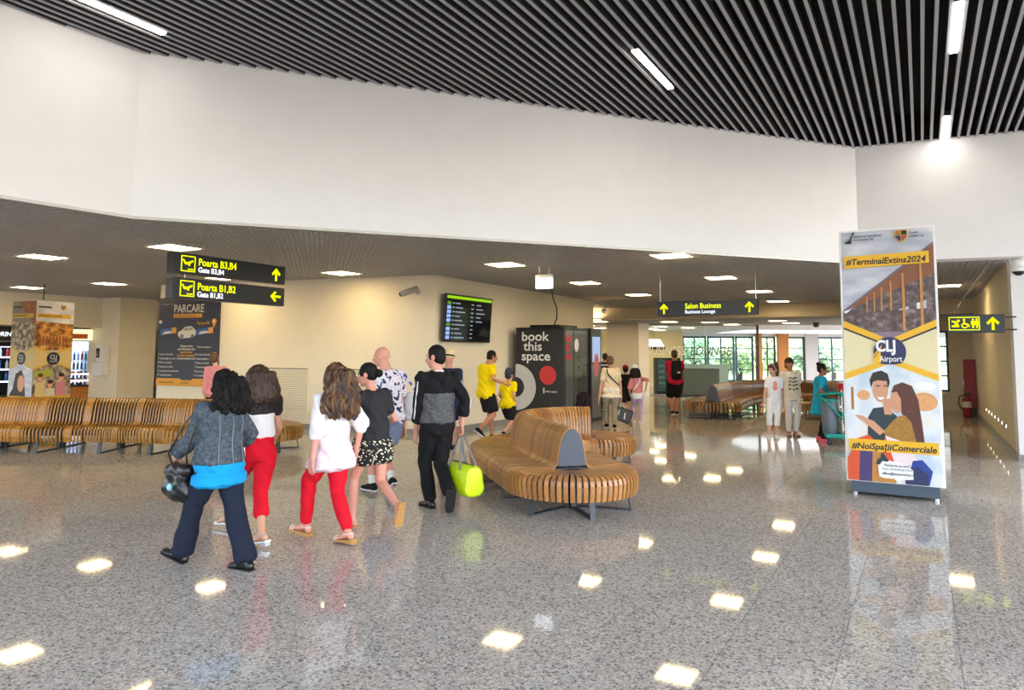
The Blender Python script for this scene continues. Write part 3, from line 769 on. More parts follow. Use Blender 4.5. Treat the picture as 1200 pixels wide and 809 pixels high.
for i, s in enumerate(('book', 'this', 'space')):
    text('lettering', s, 0.25, (BW + 0.002, 0.10, 2.0 - 0.21 * i), M_pred, t, '+x', bold=0.004, width=0.62)
Mx = Matrix.Translation((BW - 0.006, 0, 0)) @ FX
obj('round_sticker', MB().plate([(0.72 + 0.12 * math.cos(a), 1.92 + 0.16 * math.sin(a)) for a in np.linspace(0, 2 * math.pi, 25)[:-1]], -0.003, 0, Mx), M_pw, dr)
for z in (1.60, 1.36, 1.05, 0.85): obj('step_mark', MB().plate([(0.80, z), (0.90, z), (0.90, z + 0.05), (0.80, z + 0.05)], -0.003, 0, Mx).plate([(0.74, z - 0.05), (0.96, z - 0.05), (0.96, z - 0.035), (0.74, z - 0.035)], -0.003, 0, Mx), M_black, dr)
# second slim unit behind it
t = thing('advertising_kiosk', 'slim dark kiosk with a pale screen behind the black booth', 'kiosk', vu(*to_vu(0.10, 17.35)) + Ud * 1.52 + Vd * 0.5, GA)
obj('housing', MB().box(0, 0.83, 0, 0.66, 0, 2.36), M_booth, t, bev=0.01)
Mx = Matrix.Translation((0.831, 0, 0)) @ FX
obj('screen', MB().plate([(0.08, 1.5), (0.58, 1.5), (0.58, 2.15), (0.08, 2.15)], -0.004, 0, Mx), emis('kiosk_screen', '#9fb0cc', 0.7), t)
obj('lower_panel', MB().plate([(0.05, 0.1), (0.61, 0.1), (0.61, 1.45), (0.05, 1.45)], -0.003, 0, Mx), mat('kiosk_grey', '#77797a', 0.3, 0.3), t)
obj('oval_sticker', MB().plate([(0.33 + 0.17 * math.cos(a), 1.42 + 0.3 * math.sin(a)) for a in np.linspace(0, 2 * math.pi, 25)[:-1]], -0.006, 0, Mx), mat('print_pink', '#e0838d', 0.5), t)
t = tag(obj('power_cable', MB().tube([(0.99, 17.55, 3.36), (1.02, 17.6, 3.1), (1.12, 17.62, 2.85), (1.12, 17.6, 2.6), (1.05, 17.6, 2.42), (1.02, 17.62, 2.405)], 0.016, n=8), M_black, smooth=True), 'black power cable dropping from the ceiling to the booth roof', 'cable')

# ------------------------------------------------------------------ flight information screen
t = thing('flight_screen', 'large wall-mounted flight information screen with a lime header bar', 'screen', C0 + Ud * 0.10 + Vd * 0.02 + Vector((0, 0, 1.96)), GA)
SM = Matrix.Rotation(R(4), 4, 'Y')
def sb(*a): return MB().box(*a, SM)
obj('mount', MB().box(0, 0.10, 0.6, 1.3, 0.3, 0.8), M_black, t)
obj('housing', MB().box(0.06, 0.12, 0, 1.86, 0, 1.02, SM), M_black, t, bev=0.008)
M_scr = emis('screen_dark', '#10141a', 0.8)
obj('display', MB().box(0.12, 0.1225, 0.03, 1.83, 0.03, 0.99, SM), mat('screen_glass', '#0c0e12', 0.12, var=0.1), t)
obj('header_bar', MB().box(0.1225, 0.1235, 0.04, 1.82, 0.925, 0.985, SM), emis('screen_lime', '#86b81c', 0.8), t)
ml = emis('screen_text', '#9aa6b4', 0.55); mbb = emis('screen_blue', '#8fa9e0', 0.75)
for i in range(9):
    z = 0.83 - i * 0.092
    obj('airline_tile', MB().box(0.1225, 0.1235, 0.06, 0.20, z - 0.038, z + 0.034, SM), mbb if i not in (0, 5) else emis('screen_green', '#5d8a3a', 0.6), t)
    for a_, b_ in [(0.25, 0.34), (0.37, 0.55 + 0.1 * ((i * 7) % 3)), (0.98, 1.08)] + ([(1.2, 1.38 + 0.08 * (i % 3))] if i < 5 else []): obj('flight_text', MB().box(0.1225, 0.1235, a_, b_, z - 0.012, z + 0.012, SM), ml, t)

# ------------------------------------------------------------------ grilles, camera, detectors, wall lights
dl = (C0 - CLf).normalized(); al = math.atan2(dl.y, dl.x)
def on_left(s, z): return CLf + dl * s + Vector((0, 0, z))
tot = (C0 - CLf).length
def grille(s0, w, lab):
    t = thing('air_grille', lab, 'vent', on_left(s0, 0.32), al, 'white louvred air grilles')
    fr = MB(); h = 1.08
    for x0, x1, z0, z1 in ((0, w, 0, .05), (0, w, h - .05, h), (0, .05, 0, h), (w - .05, w, 0, h)): fr.box(x0, x1, -0.03, 0.0, z0, z1)
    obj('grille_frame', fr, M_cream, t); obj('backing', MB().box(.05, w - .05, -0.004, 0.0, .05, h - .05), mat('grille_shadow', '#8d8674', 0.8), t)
    sl = MB(); sl.add([(.05, -.026, 0), (w - .05, -.026, 0), (w - .05, -.005, .034), (.05, -.005, .034), (.05, -.02, 0), (w - .05, -.02, 0), (w - .05, -.001, .034), (.05, -.001, .034)], [(0, 1, 2, 3), (7, 6, 5, 4), (0, 3, 7, 4), (1, 5, 6, 2), (3, 2, 6, 7), (0, 4, 5, 1)])
    me = sl.mesh('louvre', M_cream)
    for i in range(22): link('louvre', me, t, (0, 0, 0.055 + i * 0.0435))
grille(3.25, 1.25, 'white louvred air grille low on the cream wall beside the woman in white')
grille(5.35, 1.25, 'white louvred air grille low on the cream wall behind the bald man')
t = thing('surveillance_camera', 'grey bullet camera on the cream wall left of the flight screen', 'camera', on_left(tot - 0.42, 3.0), al)
obj('wall_plate', MB().cyl((0, 0.0, 0), (0, -0.04, 0), 0.06, n=16), M_trim, t); obj('arm', MB().cyl((0, -0.03, 0), (-0.05, -0.2, 0), 0.025), M_trim, t)
obj('housing', MB().tube([(0.1, -0.22, 0.05), (-0.22, -0.3, -0.06)], 0.065, n=16, dome=0.3), mat('camera_grey', '#9d9a94', 0.4), t, True)
obj('lens', MB().cyl((-0.235, -0.304, -0.065), (-0.262, -0.31, -0.074), 0.045, n=14), M_black, t)
t = thing('dome_camera', 'white dome camera at the top of the pier at the right edge', 'camera', (8.35, 11.6, 3.03), GA)
obj('base', MB().tube([(0, 0, 0.3), (0, 0, 0.14)], [0.09, 0.13], n=18, dome=0), M_wplastic, t, True); obj('dome', MB().ell((0, 0, 0.12), (0.10, 0.10, 0.11)), M_black, t, True); obj('collar', MB().tube([(0, 0, 0.15), (0, 0, 0.08)], [0.13, 0.12], n=18, dome=0), M_wplastic, t, True)
t = thing('pendant_detector', 'small white dome hanging on a rod in front of the bulkhead', 'detector', (2.87, 22.0, 2.98))
obj('rod', MB().cyl((0, 0, 0.1), (0, 0, 0.40), 0.012), M_steel, t); obj('dome', MB().ell((0, 0, 0.06), (0.09, 0.09, 0.08)), M_wplastic, t, True)
t = thing('beam_detector', 'small white box mounted on top of the bulkhead right of the lounge sign', 'detector', (9.75, 22.3, 3.17), GA)
obj('body', MB().box(-0.13, 0.13, -0.06, 0.12, -0.08, 0.09), M_wplastic, t, bev=0.02); obj('bracket', MB().box(-0.03, 0.03, -0.02, 0.02, 0.09, 0.20), M_steel, t)
t = thing('ceiling_camera', 'dark dome camera under the far ceiling left of the totem', 'camera', (11.6, 27.0, 2.74))
obj('base', MB().cyl((0, 0, 0.14), (0, 0, 0.22), 0.10, n=16), M_dark, t, True); obj('dome', MB().ell((0, 0, 0.12), (0.12, 0.12, 0.10)), M_dark, t, True)
t = thing('ceiling_diffuser', 'beige square air diffuser in the low ceiling right of the cream wall', 'vent', (2.75, 20.7, HL - 0.005), GA)
mb = MB()
for k in range(4):
    a = 0.55 - 0.13 * k
    for x0, x1, y0, y1 in ((-a, a, -a, -a + .05), (-a, a, a - .05, a), (-a, -a + .05, -a, a), (a - .05, a, -a, a)): mb.box(x0, x1, y0, y1, -0.012 - .003 * k, 0.0)
obj('blades', mb, M_beige, t); obj('backing', MB().box(-.5, .5, -.5, .5, 0.0, 0.02), M_col, t)
for i in range(7):
    u = 16.1 + i * 0.78
    t = thing('wall_spotlight', 'tiny white spot lamp low on the corridor wall, %s from the pier' % ORD[i], 'wall lamp', vu(VR - 0.002, u, 0.42), GA, 'row of tiny wall spots')
    obj('bezel', MB().cyl((0, 0, 0), (-0.02, 0, 0), 0.045, n=14), M_wplastic, t); obj('lens', MB().cyl((-0.02, 0, 0), (-0.024, 0, 0), 0.03, n=12), emis('spot_lens', '#fff6e0', 3.0), t)
# fire point
t = thing('fire_cabinet', 'tall dark red fire hose cabinet at the corridor end', 'cabinet', vu(VR - 0.3, 24.3, 0.0), GA)
M_fire = mat('fire_red', '#8c1f28', 0.4, var=0.05)
obj('body', MB().box(0, 0.29, 0, 0.62, 0.25, 1.62), M_fire, t, bev=0.01); obj('door', MB().box(-0.015, 0.0, 0.03, 0.59, 0.28, 1.59), M_fire, t); obj('handle', MB().box(-0.03, -0.015, 0.08, 0.11, 0.85, 1.0), M_steel, t)
obj('plinth', MB().box(0.03, 0.27, 0.03, 0.59, 0, 0.25), M_dark, t)
t = thing('fire_extinguisher', 'dark red fire extinguisher on the floor before the red cabinet', 'extinguisher', vu(VR - 0.28, 23.75, 0), GA)
obj('cylinder', MB().tube([(0, 0, 0.02), (0, 0, 0.5), (0, 0, 0.6)], [0.11, 0.11, 0.05], n=16, dome=0.2), M_fire, t, True)
obj('label_band', MB().cyl((0, 0, 0.28), (0, 0, 0.44), 0.112, n=16), mat('label_grey', '#c8c4be', 0.5), t); obj('valve', MB().box(-0.03, 0.1, -0.02, 0.02, 0.6, 0.68), M_black, t); obj('hose', MB().tube([(-0.03, 0, 0.63), (-0.18, 0, 0.58), (-0.2, 0, 0.35), (-0.12, 0, 0.2)], 0.016, n=8), M_black, t, True)
# ------------------------------------------------------------------ advertising totems
M_pnavy = mat('print_navy', '#1c2257', 0.4, var=0.05); M_pyel = mat('print_yellow', '#f0b914', 0.4, var=0.03); M_pblk = mat('print_black', '#17171b', 0.4, var=0.05)
M_psky = ramp_mat('print_sky', 'ShaderNodeTexNoise', [(0.35, '#aeb3c4'), (0.55, '#c9cad6'), (0.75, '#e2e2e8')], rough=0.4, scale=2.2, stretch=(1, 1, 3))
M_pcream = mat('print_cream', '#e9dcae', 0.4, var=0.03); M_pmall = ramp_mat('print_mall', 'ShaderNodeTexNoise', [(0.35, '#c4d3e2'), (0.55, '#e6eaee'), (0.7, '#f0e6da')], rough=0.4, scale=3)
M_proof = mat('print_roof', '#8a5230', 0.4, var=0.1); M_pfac = ramp_mat('print_facade', 'ShaderNodeTexNoise', [(0.35, '#463634'), (0.55, '#6a5452'), (0.75, '#9a8c8e')], rough=0.4, scale=14)
M_pamb = mat('print_amber', '#c9893a', 0.4, var=0.1); M_pskin = mat('print_skin', '#d59a78', 0.45, var=0.05); M_phair = mat('print_hair', '#241712', 0.45, var=0.2); M_phairr = mat('print_auburn', '#5a2c1c', 0.45, var=0.2)
M_pochre = mat('print_ochre', '#a8782a', 0.45, var=0.2); M_pteal = mat('print_teal', '#22303a', 0.45, var=0.1); M_porange = mat('print_orange', '#e0562c', 0.45, var=0.05); M_ppurple = mat('print_purple', '#4a3a6e', 0.45, var=0.05)
M_pblue = mat('print_blue', '#1f3f96', 0.45, var=0.05); M_ppale = mat('print_pale', '#f2dfe2', 0.45, var=0.02); M_pwh = mat('print_paper', '#f4f3f0', 0.45, var=0.01); M_pblur = mat('print_blur', '#e2a46c', 0.45, var=0.1)
def circ(cx, cz, rx, rz=None, n=24, a0=0, a1=2 * math.pi):
    rz = rx if rz is None else rz
    return [(cx + rx * math.cos(a), cz + rz * math.sin(a)) for a in np.linspace(a0, a1, n + 1)[:-1]]
class Art:
    """flat print built from thin layered plates on one face of a totem (local x-z, facing -y)"""
    def __init__(s, parent, M, name='print', zmap=None): s.p = parent; s.M = M; s.k = 0; s.n = name; s.zm = zmap
    def z_(s, z): return z if not s.zm else float(np.interp(z, s.zm[0], s.zm[1]))
    def put(s, poly, m, name=None):
        if s.zm: poly = [(x, s.z_(z)) for x, z in poly]
        s.k += 1; y = -0.0006 * s.k - 0.0005
        return obj(name or s.n, MB().plate(poly, y, 0.0, s.M), m, s.p)
    def word(s, st, size, x, z, m, bold=0.001, shear=0.0, align='LEFT', width=1.0):
        z = s.z_(z); s.k += 1; o = text('lettering', st, size, (0, 0, 0), m, s.p, '-y', bold, shear, align, 0.0004, None, width)
        o.matrix_local = s.M @ Matrix.Translation((x, -0.0006 * s.k - 0.0012, z)) @ Matrix.Rotation(R(90), 4, 'X') @ Matrix.Diagonal((width, 1, 1, 1))
def face_couple(A):
    w = 1.0
    A.put([(0, 2.30), (1, 2.34), (1, 3.12), (0, 3.12)], M_psky)
    # terminal building with timber roof
    A.put([(0.03, 2.27), (1, 2.31), (1, 2.93)], M_pfac)
    A.put([(0.02, 2.295), (1, 2.62), (1, 2.92), (0.02, 2.305)], M_proof)
    for i in range(11):
        x = 0.30 + 0.063 * i; A.put([(x, 2.13), (x + 0.04, 2.13), (x + 0.04, 2.22 + 0.018 * i), (x, 2.21 + 0.018 * i)], (M_psky, M_pfac, M_pwh)[i % 3])
    A.put([(0.0, 2.285), (1, 2.92), (1, 2.945), (0.0, 2.30)], mat('print_edge', '#6c6a7c', 0.4))
    for x in (0.26, 0.34, 0.42, 0.52, 0.65, 0.84):
        zt = 2.30 + (x - 0.02) * 0.52; A.put([(x, 2.08), (x + 0.012 + 0.02 * x, 2.08), (x + 0.012 + 0.022 * x, zt), (x + 0.006, zt)], M_pamb)
    A.put([(0, 2.02), (1, 2.02), (1, 2.31), (0.03, 2.27), (0, 2.29)], M_pfac)
    for x in (0.65, 0.84): A.put([(x, 2.1), (x + 0.03, 2.1), (x + 0.034, 2.5), (x + 0.008, 2.5)], M_pamb)
    A.put([(0.15, 2.02), (0.9, 2.02), (0.85, 2.09), (0.3, 2.09)], mat('print_plaza', '#8a7488', 0.4))
    # cream hexagon with yellow bands
    A.put([(0, 2.165), (0.5, 1.98), (1, 2.165), (1, 1.42), (0.5, 1.79), (0, 1.42)], M_pcream)
    A.put([(0, 2.12), (0.5, 1.93), (0.5, 1.955), (0, 2.145)], M_pblk); A.put([(1, 2.12), (0.5, 1.93), (0.5, 1.955), (1, 2.145)], M_pblk)
    A.put([(0, 2.14), (0.5, 1.95), (0.5, 2.01), (0, 2.205)], M_pyel); A.put([(1, 2.14), (0.5, 1.95), (0.5, 2.01), (1, 2.205)], M_pyel)
    # couple in a bright mall
    A.put([(0, 0.19), (1, 0.19), (1, 1.44), (0.5, 1.80), (0, 1.44)], M_pmall)
    A.put([(0, 1.42), (0.5, 1.76), (0.5, 1.83), (0, 1.50)], M_pyel); A.put([(1, 1.42), (0.5, 1.76), (0.5, 1.83), (1, 1.50)], M_pyel)
    A.put(circ(0.84, 1.2, 0.14, 0.09), M_pblur); A.put(circ(0.2, 1.25, 0.07, 0.05), M_pblur); A.put(circ(0.85, 1.36, 0.12, 0.05), M_pwh); A.put([(0.06, 1.1), (0.09, 1.1), (0.09, 1.33), (0.06, 1.33)], M_pochre)
    A.put([(0.22, 0.55), (0.24, 1.02), (0.30, 1.12), (0.42, 1.14), (0.55, 1.05), (0.60, 0.7), (0.5, 0.5)], M_pteal)       # man's coat
    A.put([(0.42, 1.06), (0.50, 1.06), (0.49, 1.22), (0.40, 1.22)], M_pskin); A.put(circ(0.385, 1.31, 0.085, 0.125), M_pskin)       # neck, face
    A.put([(0.285, 1.33), (0.27, 1.42), (0.31, 1.51), (0.40, 1.54), (0.47, 1.50), (0.49, 1.40), (0.47, 1.32), (0.455, 1.41), (0.36, 1.42), (0.31, 1.40)], M_phair)
    A.put([(0.345, 1.235), (0.43, 1.235), (0.40, 1.21), (0.37, 1.21)], M_pwh)
    for x in (0.335, 0.42): A.put([(x, 1.345), (x + 0.045, 1.345), (x + 0.045, 1.357), (x, 1.357)], M_phair)
    A.put(circ(0.555, 1.19, 0.07, 0.11), M_pskin)                                                                        # woman's face
    A.put([(0.50, 1.28), (0.53, 1.36), (0.62, 1.40), (0.72, 1.36), (0.78, 1.22), (0.81, 0.98), (0.83, 0.72), (0.76, 0.66), (0.72, 0.8), (0.66, 1.0), (0.60, 1.08), (0.60, 1.22), (0.56, 1.29)], M_phairr)
    A.put([(0.40, 0.85), (0.50, 0.98), (0.57, 1.05), (0.64, 1.06), (0.70, 0.98), (0.76, 0.66), (0.70, 0.58), (0.46, 0.7)], M_pochre)          # her jacket
    A.put([(0.10, 1.045), (0.18, 1.04), (0.24, 1.0), (0.30, 0.98), (0.42, 0.85), (0.36, 0.80), (0.24, 0.92), (0.19, 0.96), (0.12, 1.02)], M_pskin)         # pointing hand
    A.put([(0.0, 0.45), (0.10, 0.74), (0.24, 0.80), (0.34, 0.70), (0.26, 0.19), (0.0, 0.19)], M_porange); A.put([(0.12, 0.19), (0.14, 0.6), (0.28, 0.62), (0.34, 0.19)], M_ppurple)
    A.put([(0.26, 0.19), (0.28, 0.62), (0.50, 0.66), (0.52, 0.19)], M_pamb); A.put([(0.36, 0.50), (0.42, 0.80), (0.56, 0.74), (0.52, 0.42)], M_porange)
    A.put([(0.42, 0.80), (0.64, 0.72), (0.78, 0.40), (0.52, 0.38)], M_ppale); A.put([(0.70, 0.48), (0.80, 0.50), (0.90, 0.34), (0.86, 0.19), (0.62, 0.19)], M_pblue)
    A.put([(0.62, 0.19), (0.60, 0.32), (0.74, 0.40), (0.86, 0.30), (0.84, 0.19)], M_pnavy)
    # logo disc
    A.put(circ(0.5, 1.885, 0.175, 0.15, 36), M_pnavy)
    A.put([(0.32, 1.79), (0.33, 1.86), (0.42, 1.96), (0.40, 1.89), (0.41, 1.79), (0.37, 1.75)], M_pyel)
    A.put([(0.335, 1.84), (0.39, 1.90), (0.385, 1.885), (0.335, 1.825)], M_pblk)
    A.word('CLJ', 0.19, 0.35, 1.89, M_pwh, 0.007, width=0.80); A.word('Airport', 0.098, 0.385, 1.795, M_pwh, 0.0008, width=0.82)
    # headline bands
    A.put([(0.03, 2.69), (0.95, 2.71), (0.95, 2.835), (0.03, 2.815)], M_pyel); A.word('#TerminalExtins2024', 0.104, 0.05, 2.722, M_pblk, 0.0028, 0.18, width=0.96)
    A.put([(0.02, 0.585), (0.97, 0.585), (0.97, 0.74), (0.02, 0.74)], M_pyel); A.word('#NoiSpațiiComerciale', 0.104, 0.05, 0.615, M_pblk, 0.0028, 0.18, width=0.96)
    # speech bubble
    A.put([(0.34, 0.25), (0.33, 0.43), (0.42, 0.47), (0.62, 0.41), (0.70, 0.34), (0.70, 0.24), (0.58, 0.23), (0.54, 0.185), (0.50, 0.235), (0.40, 0.235)], M_pwh)
    A.word('Reclama ta aici!', 0.042, 0.40, 0.375, M_pnavy, 0.0006); A.word('Your advertising here!', 0.036, 0.37, 0.325, M_pblk, 0.0); A.word('office@airportcluj.ro', 0.040, 0.37, 0.275, M_pblk, 0.0006)
    A.put([(0.31, 0.40), (0.33, 0.47), (0.36, 0.49), (0.37, 0.56), (0.39, 0.57), (0.45, 0.46), (0.43, 0.44), (0.38, 0.45), (0.35, 0.39)], M_pteal)
    # head: airport mark and county crest
    A.put([(0.04, 2.985), (0.10, 3.02), (0.135, 3.09), (0.142, 3.088), (0.118, 3.02), (0.12, 2.99)], M_pteal); A.put(circ(0.142, 3.10, 0.012, n=10), M_pteal); A.put([(0.05, 2.98), (0.12, 2.975), (0.12, 2.982), (0.05, 2.985)], M_pteal)
    A.word('Aeroportul Internațional', 0.038, 0.15, 3.045, M_pteal, 0.0008, width=0.8); A.word('Avram Iancu Cluj', 0.038, 0.15, 3.005, M_pteal, 0.0008, width=0.8)
    A.put([(0.60, 3.10), (0.735, 3.10), (0.735, 3.02), (0.70, 2.975), (0.667, 2.96), (0.635, 2.975), (0.60, 3.02)], M_pyel)
    A.put([(0.606, 3.094), (0.665, 3.094), (0.665, 3.04), (0.606, 3.04)], M_pochre); A.put([(0.67, 3.094), (0.729, 3.094), (0.729, 3.04), (0.67, 3.04)], M_pblk)
    A.put([(0.606, 3.035), (0.665, 3.035), (0.665, 2.968), (0.638, 2.98), (0.606, 3.02)], M_pnavy); A.put([(0.67, 3.035), (0.729, 3.035), (0.729, 3.02), (0.70, 2.982), (0.67, 2.968)], mat('print_brick', '#a8502e', 0.4))
    A.word('Consiliul', 0.036, 0.75, 3.05, M_pteal, 0.0006, width=0.8); A.word('Județean Cluj', 0.036, 0.75, 3.01, M_pteal, 0.0006, width=0.8)
t = thing('advertising_totem', 'tall white advertising totem with a terminal and a smiling couple, nearest on the right', 'totem', (4.18, 8.98, 0), GA)
TW = 1.06; 
obj('core', MB().box(0, TW, 0.0, TW, 0.17, 3.30), M_pwh, t, bev=0.004)
obj('plinth', MB().box(0.05, TW - 0.06, 0.02, TW - 0.02, 0.035, 0.165), mat('plinth_slate', '#4a5868', 0.45, var=0.04), t, bev=0.004)
for x in (0.09, TW - 0.10):
    for y in (0.06, TW - 0.06): obj('foot', MB().cyl((x, y, 0), (x, y, 0.04), 0.03, n=12), M_steel, t)
face_couple(Art(t, Matrix.Translation((0.025, 0, 0.165)) @ Matrix.Diagonal((1.01, 1, 1.0, 1)), zmap=([0.19, 0.33, 0.63, 1.03, 1.20, 1.31, 1.54, 1.78, 1.885, 2.17, 2.76, 3.12], [0.02, 0.18, 0.42, 0.80, 1.00, 1.14, 1.37, 1.46, 1.60, 1.94, 2.74, 3.11])))

# left totem behind the long bench: two visible faces
ne = Vector((-11.36, 16.9, 0)); tr = Vector((0.42, 0.91, 0)).normalized(); arz = math.atan2(tr.y, tr.x)
t = thing('advertising_totem', 'tall two-faced advertising totem standing behind the long bench by the shops', 'totem', ne, arz)
obj('core', MB().box(0, 0.92, 0.0, 0.92, 0.15, 2.92), mat('totem_grey', '#b9b4a6', 0.45), t, bev=0.004)
obj('plinth', MB().box(0.04, 0.88, 0.04, 0.88, 0.0, 0.15), M_dark, t)
M_p70 = mat('print_dusk', '#7d756c', 0.45, var=0.2); M_pbread = ramp_mat('print_bakery', 'ShaderNodeTexNoise', [(0.35, '#5a3318'), (0.5, '#a06a2c'), (0.65, '#d8a458')], rough=0.45, scale=7)
M_pfood = ramp_mat('print_interior', 'ShaderNodeTexNoise', [(0.35, '#4c4038'), (0.5, '#8a7a68'), (0.7, '#c8b8a0')], rough=0.45, scale=9); M_pgold = mat('print_gold', '#c9a030', 0.45)
M_psand = mat('print_sand', '#c9b27a', 0.45, var=0.05); M_pgrn = mat('print_green', '#9aa23a', 0.45); M_prose = mat('print_rose', '#c47a84', 0.45); M_pcoat = mat('print_linen', '#cbbfa4', 0.45)
def face_small(A, w, kind):
    A.put([(0, 2.30), (w, 2.30), (w, 2.9), (0, 2.9)], M_psky if kind else M_p70)
    A.put([(0, 1.72), (w, 1.72), (w, 2.36), (0, 2.42)], M_pbread if kind else M_pfood)
    if kind:
        A.put(circ(0.46, 2.14, 0.37, 0.15), M_pamb); A.put(circ(0.46, 2.17, 0.28, 0.10), M_pbread)
        for k in range(9): A.put([(0.10 + 0.08 * k, 1.82), (0.145 + 0.08 * k, 1.82), (0.15 + 0.08 * k, 2.06), (0.10 + 0.08 * k, 2.06)], M_proof)
    else: A.put([(0.2, 2.9), (w, 2.3), (w, 2.9)], M_proof)
    A.put([(0, 1.80), (w / 2, 1.62), (w, 1.80), (w, 1.25), (w / 2, 1.42), (0, 1.25)], M_psand)
    A.put([(0, 1.78), (w / 2, 1.60), (w / 2, 1.65), (0, 1.83)], M_pgold); A.put([(w, 1.78), (w / 2, 1.60), (w / 2, 1.65), (w, 1.83)], M_pgold)
    A.put([(0, 0.2), (w, 0.2), (w, 1.24), (w / 2, 1.42), (0, 1.24)], M_pfood if kind else M_psky)
    A.put([(0, 1.24), (w / 2, 1.42), (w / 2, 1.46), (0, 1.28)], M_pgold); A.put([(w, 1.24), (w / 2, 1.42), (w / 2, 1.46), (w, 1.28)], M_pgold)
    if kind:
        A.put([(0.02, 1.08), (0.45, 1.08), (0.45, 1.28), (0.02, 1.2)], M_pgrn)
        for x, z, m, hm in ((0.18, 1.02, M_psand, M_phairr), (0.42, 0.86, M_pcoat, M_phair), (0.68, 1.02, M_prose, M_phair)):
            A.put([(x - 0.12, 0.55), (x - 0.10, z - 0.06), (x + 0.10, z - 0.06), (x + 0.13, 0.55)], m); A.put(circ(x, z + 0.04, 0.06, 0.085), M_pskin); A.put(circ(x, z + 0.1, 0.065, 0.05), hm)
    else:
        A.put([(0.0, 0.55), (0.2, 0.8), (0.28, 1.15), (0.5, 1.25), (0.62, 1.05), (0.7, 0.55)], M_phair); A.put(circ(0.5, 0.92, 0.13, 0.2), M_pskin)
    A.put([(0, 0.2), (w, 0.2), (w, 0.5), (0, 0.5)], M_pblk); A.put([(0.02, 0.5), (w - 0.03, 0.5), (w - 0.03, 0.62), (0.02, 0.62)], M_pgold)
    A.put(circ(w / 2, 0.34, 0.2, 0.09), M_psky)
    A.put([(0.03, 2.5), (w - 0.08, 2.5), (w - 0.08, 2.6), (0.03, 2.6)], M_pgold)
    A.word('#TerminalExtins2024' if not kind else '#NoiSpațiiComerciale', 0.075, 0.06, 2.53, M_pblk, 0.001, 0.15, width=0.82); A.word('#NoiSpațiiComerciale', 0.075, 0.06, 0.535, M_pblk, 0.001, 0.15, width=0.82)
    A.put(circ(w / 2, 1.52, 0.155), M_pblk); A.word('CLJ', 0.15, w / 2, 1.505, M_psky, 0.003, align='CENTER', width=0.8); A.word('Airport', 0.06, w / 2, 1.435, M_psky, 0.0005, align='CENTER')
    A.put([(0.05, 2.74), (0.35, 2.74), (0.35, 2.78), (0.05, 2.78)], M_pteal); A.put([(0.6, 2.82), (0.7, 2.82), (0.7, 2.75), (0.65, 2.70), (0.6, 2.75)], M_pochre)
face_small(Art(t, Matrix.Identity(4)), 0.92, True)
face_small(Art(t, Matrix.Translation((0, 0.92, 0)) @ Matrix.Rotation(R(-90), 4, 'Z')), 0.92, False)
obj('hanging_wire', MB().cyl((0.4, 0.4, 2.92), (0.4, 0.4, HL), 0.012), M_black, t)

# ------------------------------------------------------------------ car park poster on the cream wall
t = thing('parking_poster', 'tall dark navy PARCARE poster with a white car on the cream wall', 'poster', on_left(0.03, 0.0), al)
obj('board', MB().box(0, 1.88, -0.05, -0.001, 0.88, 3.02), mat('poster_navy', '#1f2033', 0.45, var=0.05), t, bev=0.004)
A = Art(t, Matrix.Translation((0, -0.05, 0)))
M_pa = mat('poster_amber', '#d9981e', 0.45, var=0.03); M_pt = mat('poster_text', '#cfcac0', 0.5, var=0.02); M_pb2 = mat('poster_blue', '#2f5a9e', 0.5); M_pgr = mat('poster_grey', '#8a8684', 0.5)
A.put([(0, 0.88), (1.88, 0.88), (1.88, 1.06), (1.15, 1.06), (1.10, 1.02), (0.80, 1.02), (0.75, 1.06), (0, 1.06)], M_pa)
A.word('PARCARE', 0.27, 0.47, 2.66, M_pt, 0.004, width=0.82); A.put([(0.47, 2.53), (1.36, 2.53), (1.36, 2.62), (0.47, 2.62)], M_pa); A.word('aeroport internațional cluj', 0.06, 0.51, 2.555, mat('poster_navy', '#1f2033'), 0.0008, width=1.0)
# car outline
A.put([(0.63, 2.10), (0.64, 2.18), (0.74, 2.22), (0.86, 2.31), (1.04, 2.32), (1.14, 2.25), (1.19, 2.20), (1.18, 2.10), (1.08, 2.05), (0.72, 2.02)], M_pt); A.put([(0.78, 2.22), (0.87, 2.29), (0.95, 2.29), (0.95, 2.21)], M_pgr); A.put([(0.97, 2.21), (0.97, 2.29), (1.04, 2.295), (1.11, 2.235)], M_pgr)
for x in (0.76, 1.09): A.put(circ(x, 2.075, 0.05, n=14), M_pblk); A.put(circ(x, 2.075, 0.028, n=12), M_pgr)
for x0, nm in ((0.08, 'Parcare P1'), (1.22, 'Parcare P2')):
    A.word(nm, 0.10, x0, 2.36, M_pa if x0 > 1 else M_pb2, 0.001, width=0.9); A.put([(x0, 2.10), (x0 + 0.5, 2.16), (x0 + 0.5, 2.30), (x0, 2.24)], M_pb2); A.put([(x0 + 0.36, 2.14), (x0 + 0.5, 2.16), (x0 + 0.5, 2.30), (x0 + 0.36, 2.28)], M_pa); A.put([(x0 + 0.06, 2.12), (x0 + 0.36, 2.16), (x0 + 0.33, 2.21), (x0 + 0.12, 2.19)], M_pt)
A.put(circ(1.74, 2.43, 0.07, n=16), M_pa); A.put([(1.685, 2.40), (1.795, 2.40), (1.74, 2.28)], M_pa); A.put(circ(1.74, 2.435, 0.03, n=12), M_pt); A.put(circ(0.07, 2.43, 0.045, n=14), M_pt)
for i, (s, m) in enumerate((('Alege parcarea', M_pt), ('potrivită pentru tine', M_pt), ('rezervă online', M_pa), ('la prețuri avantajoase', M_pa), ('și economisești timp', M_pt))): A.word(s, 0.075, 0.93, 1.82 - i * 0.075, m, 0.0015, align='CENTER', width=0.86)
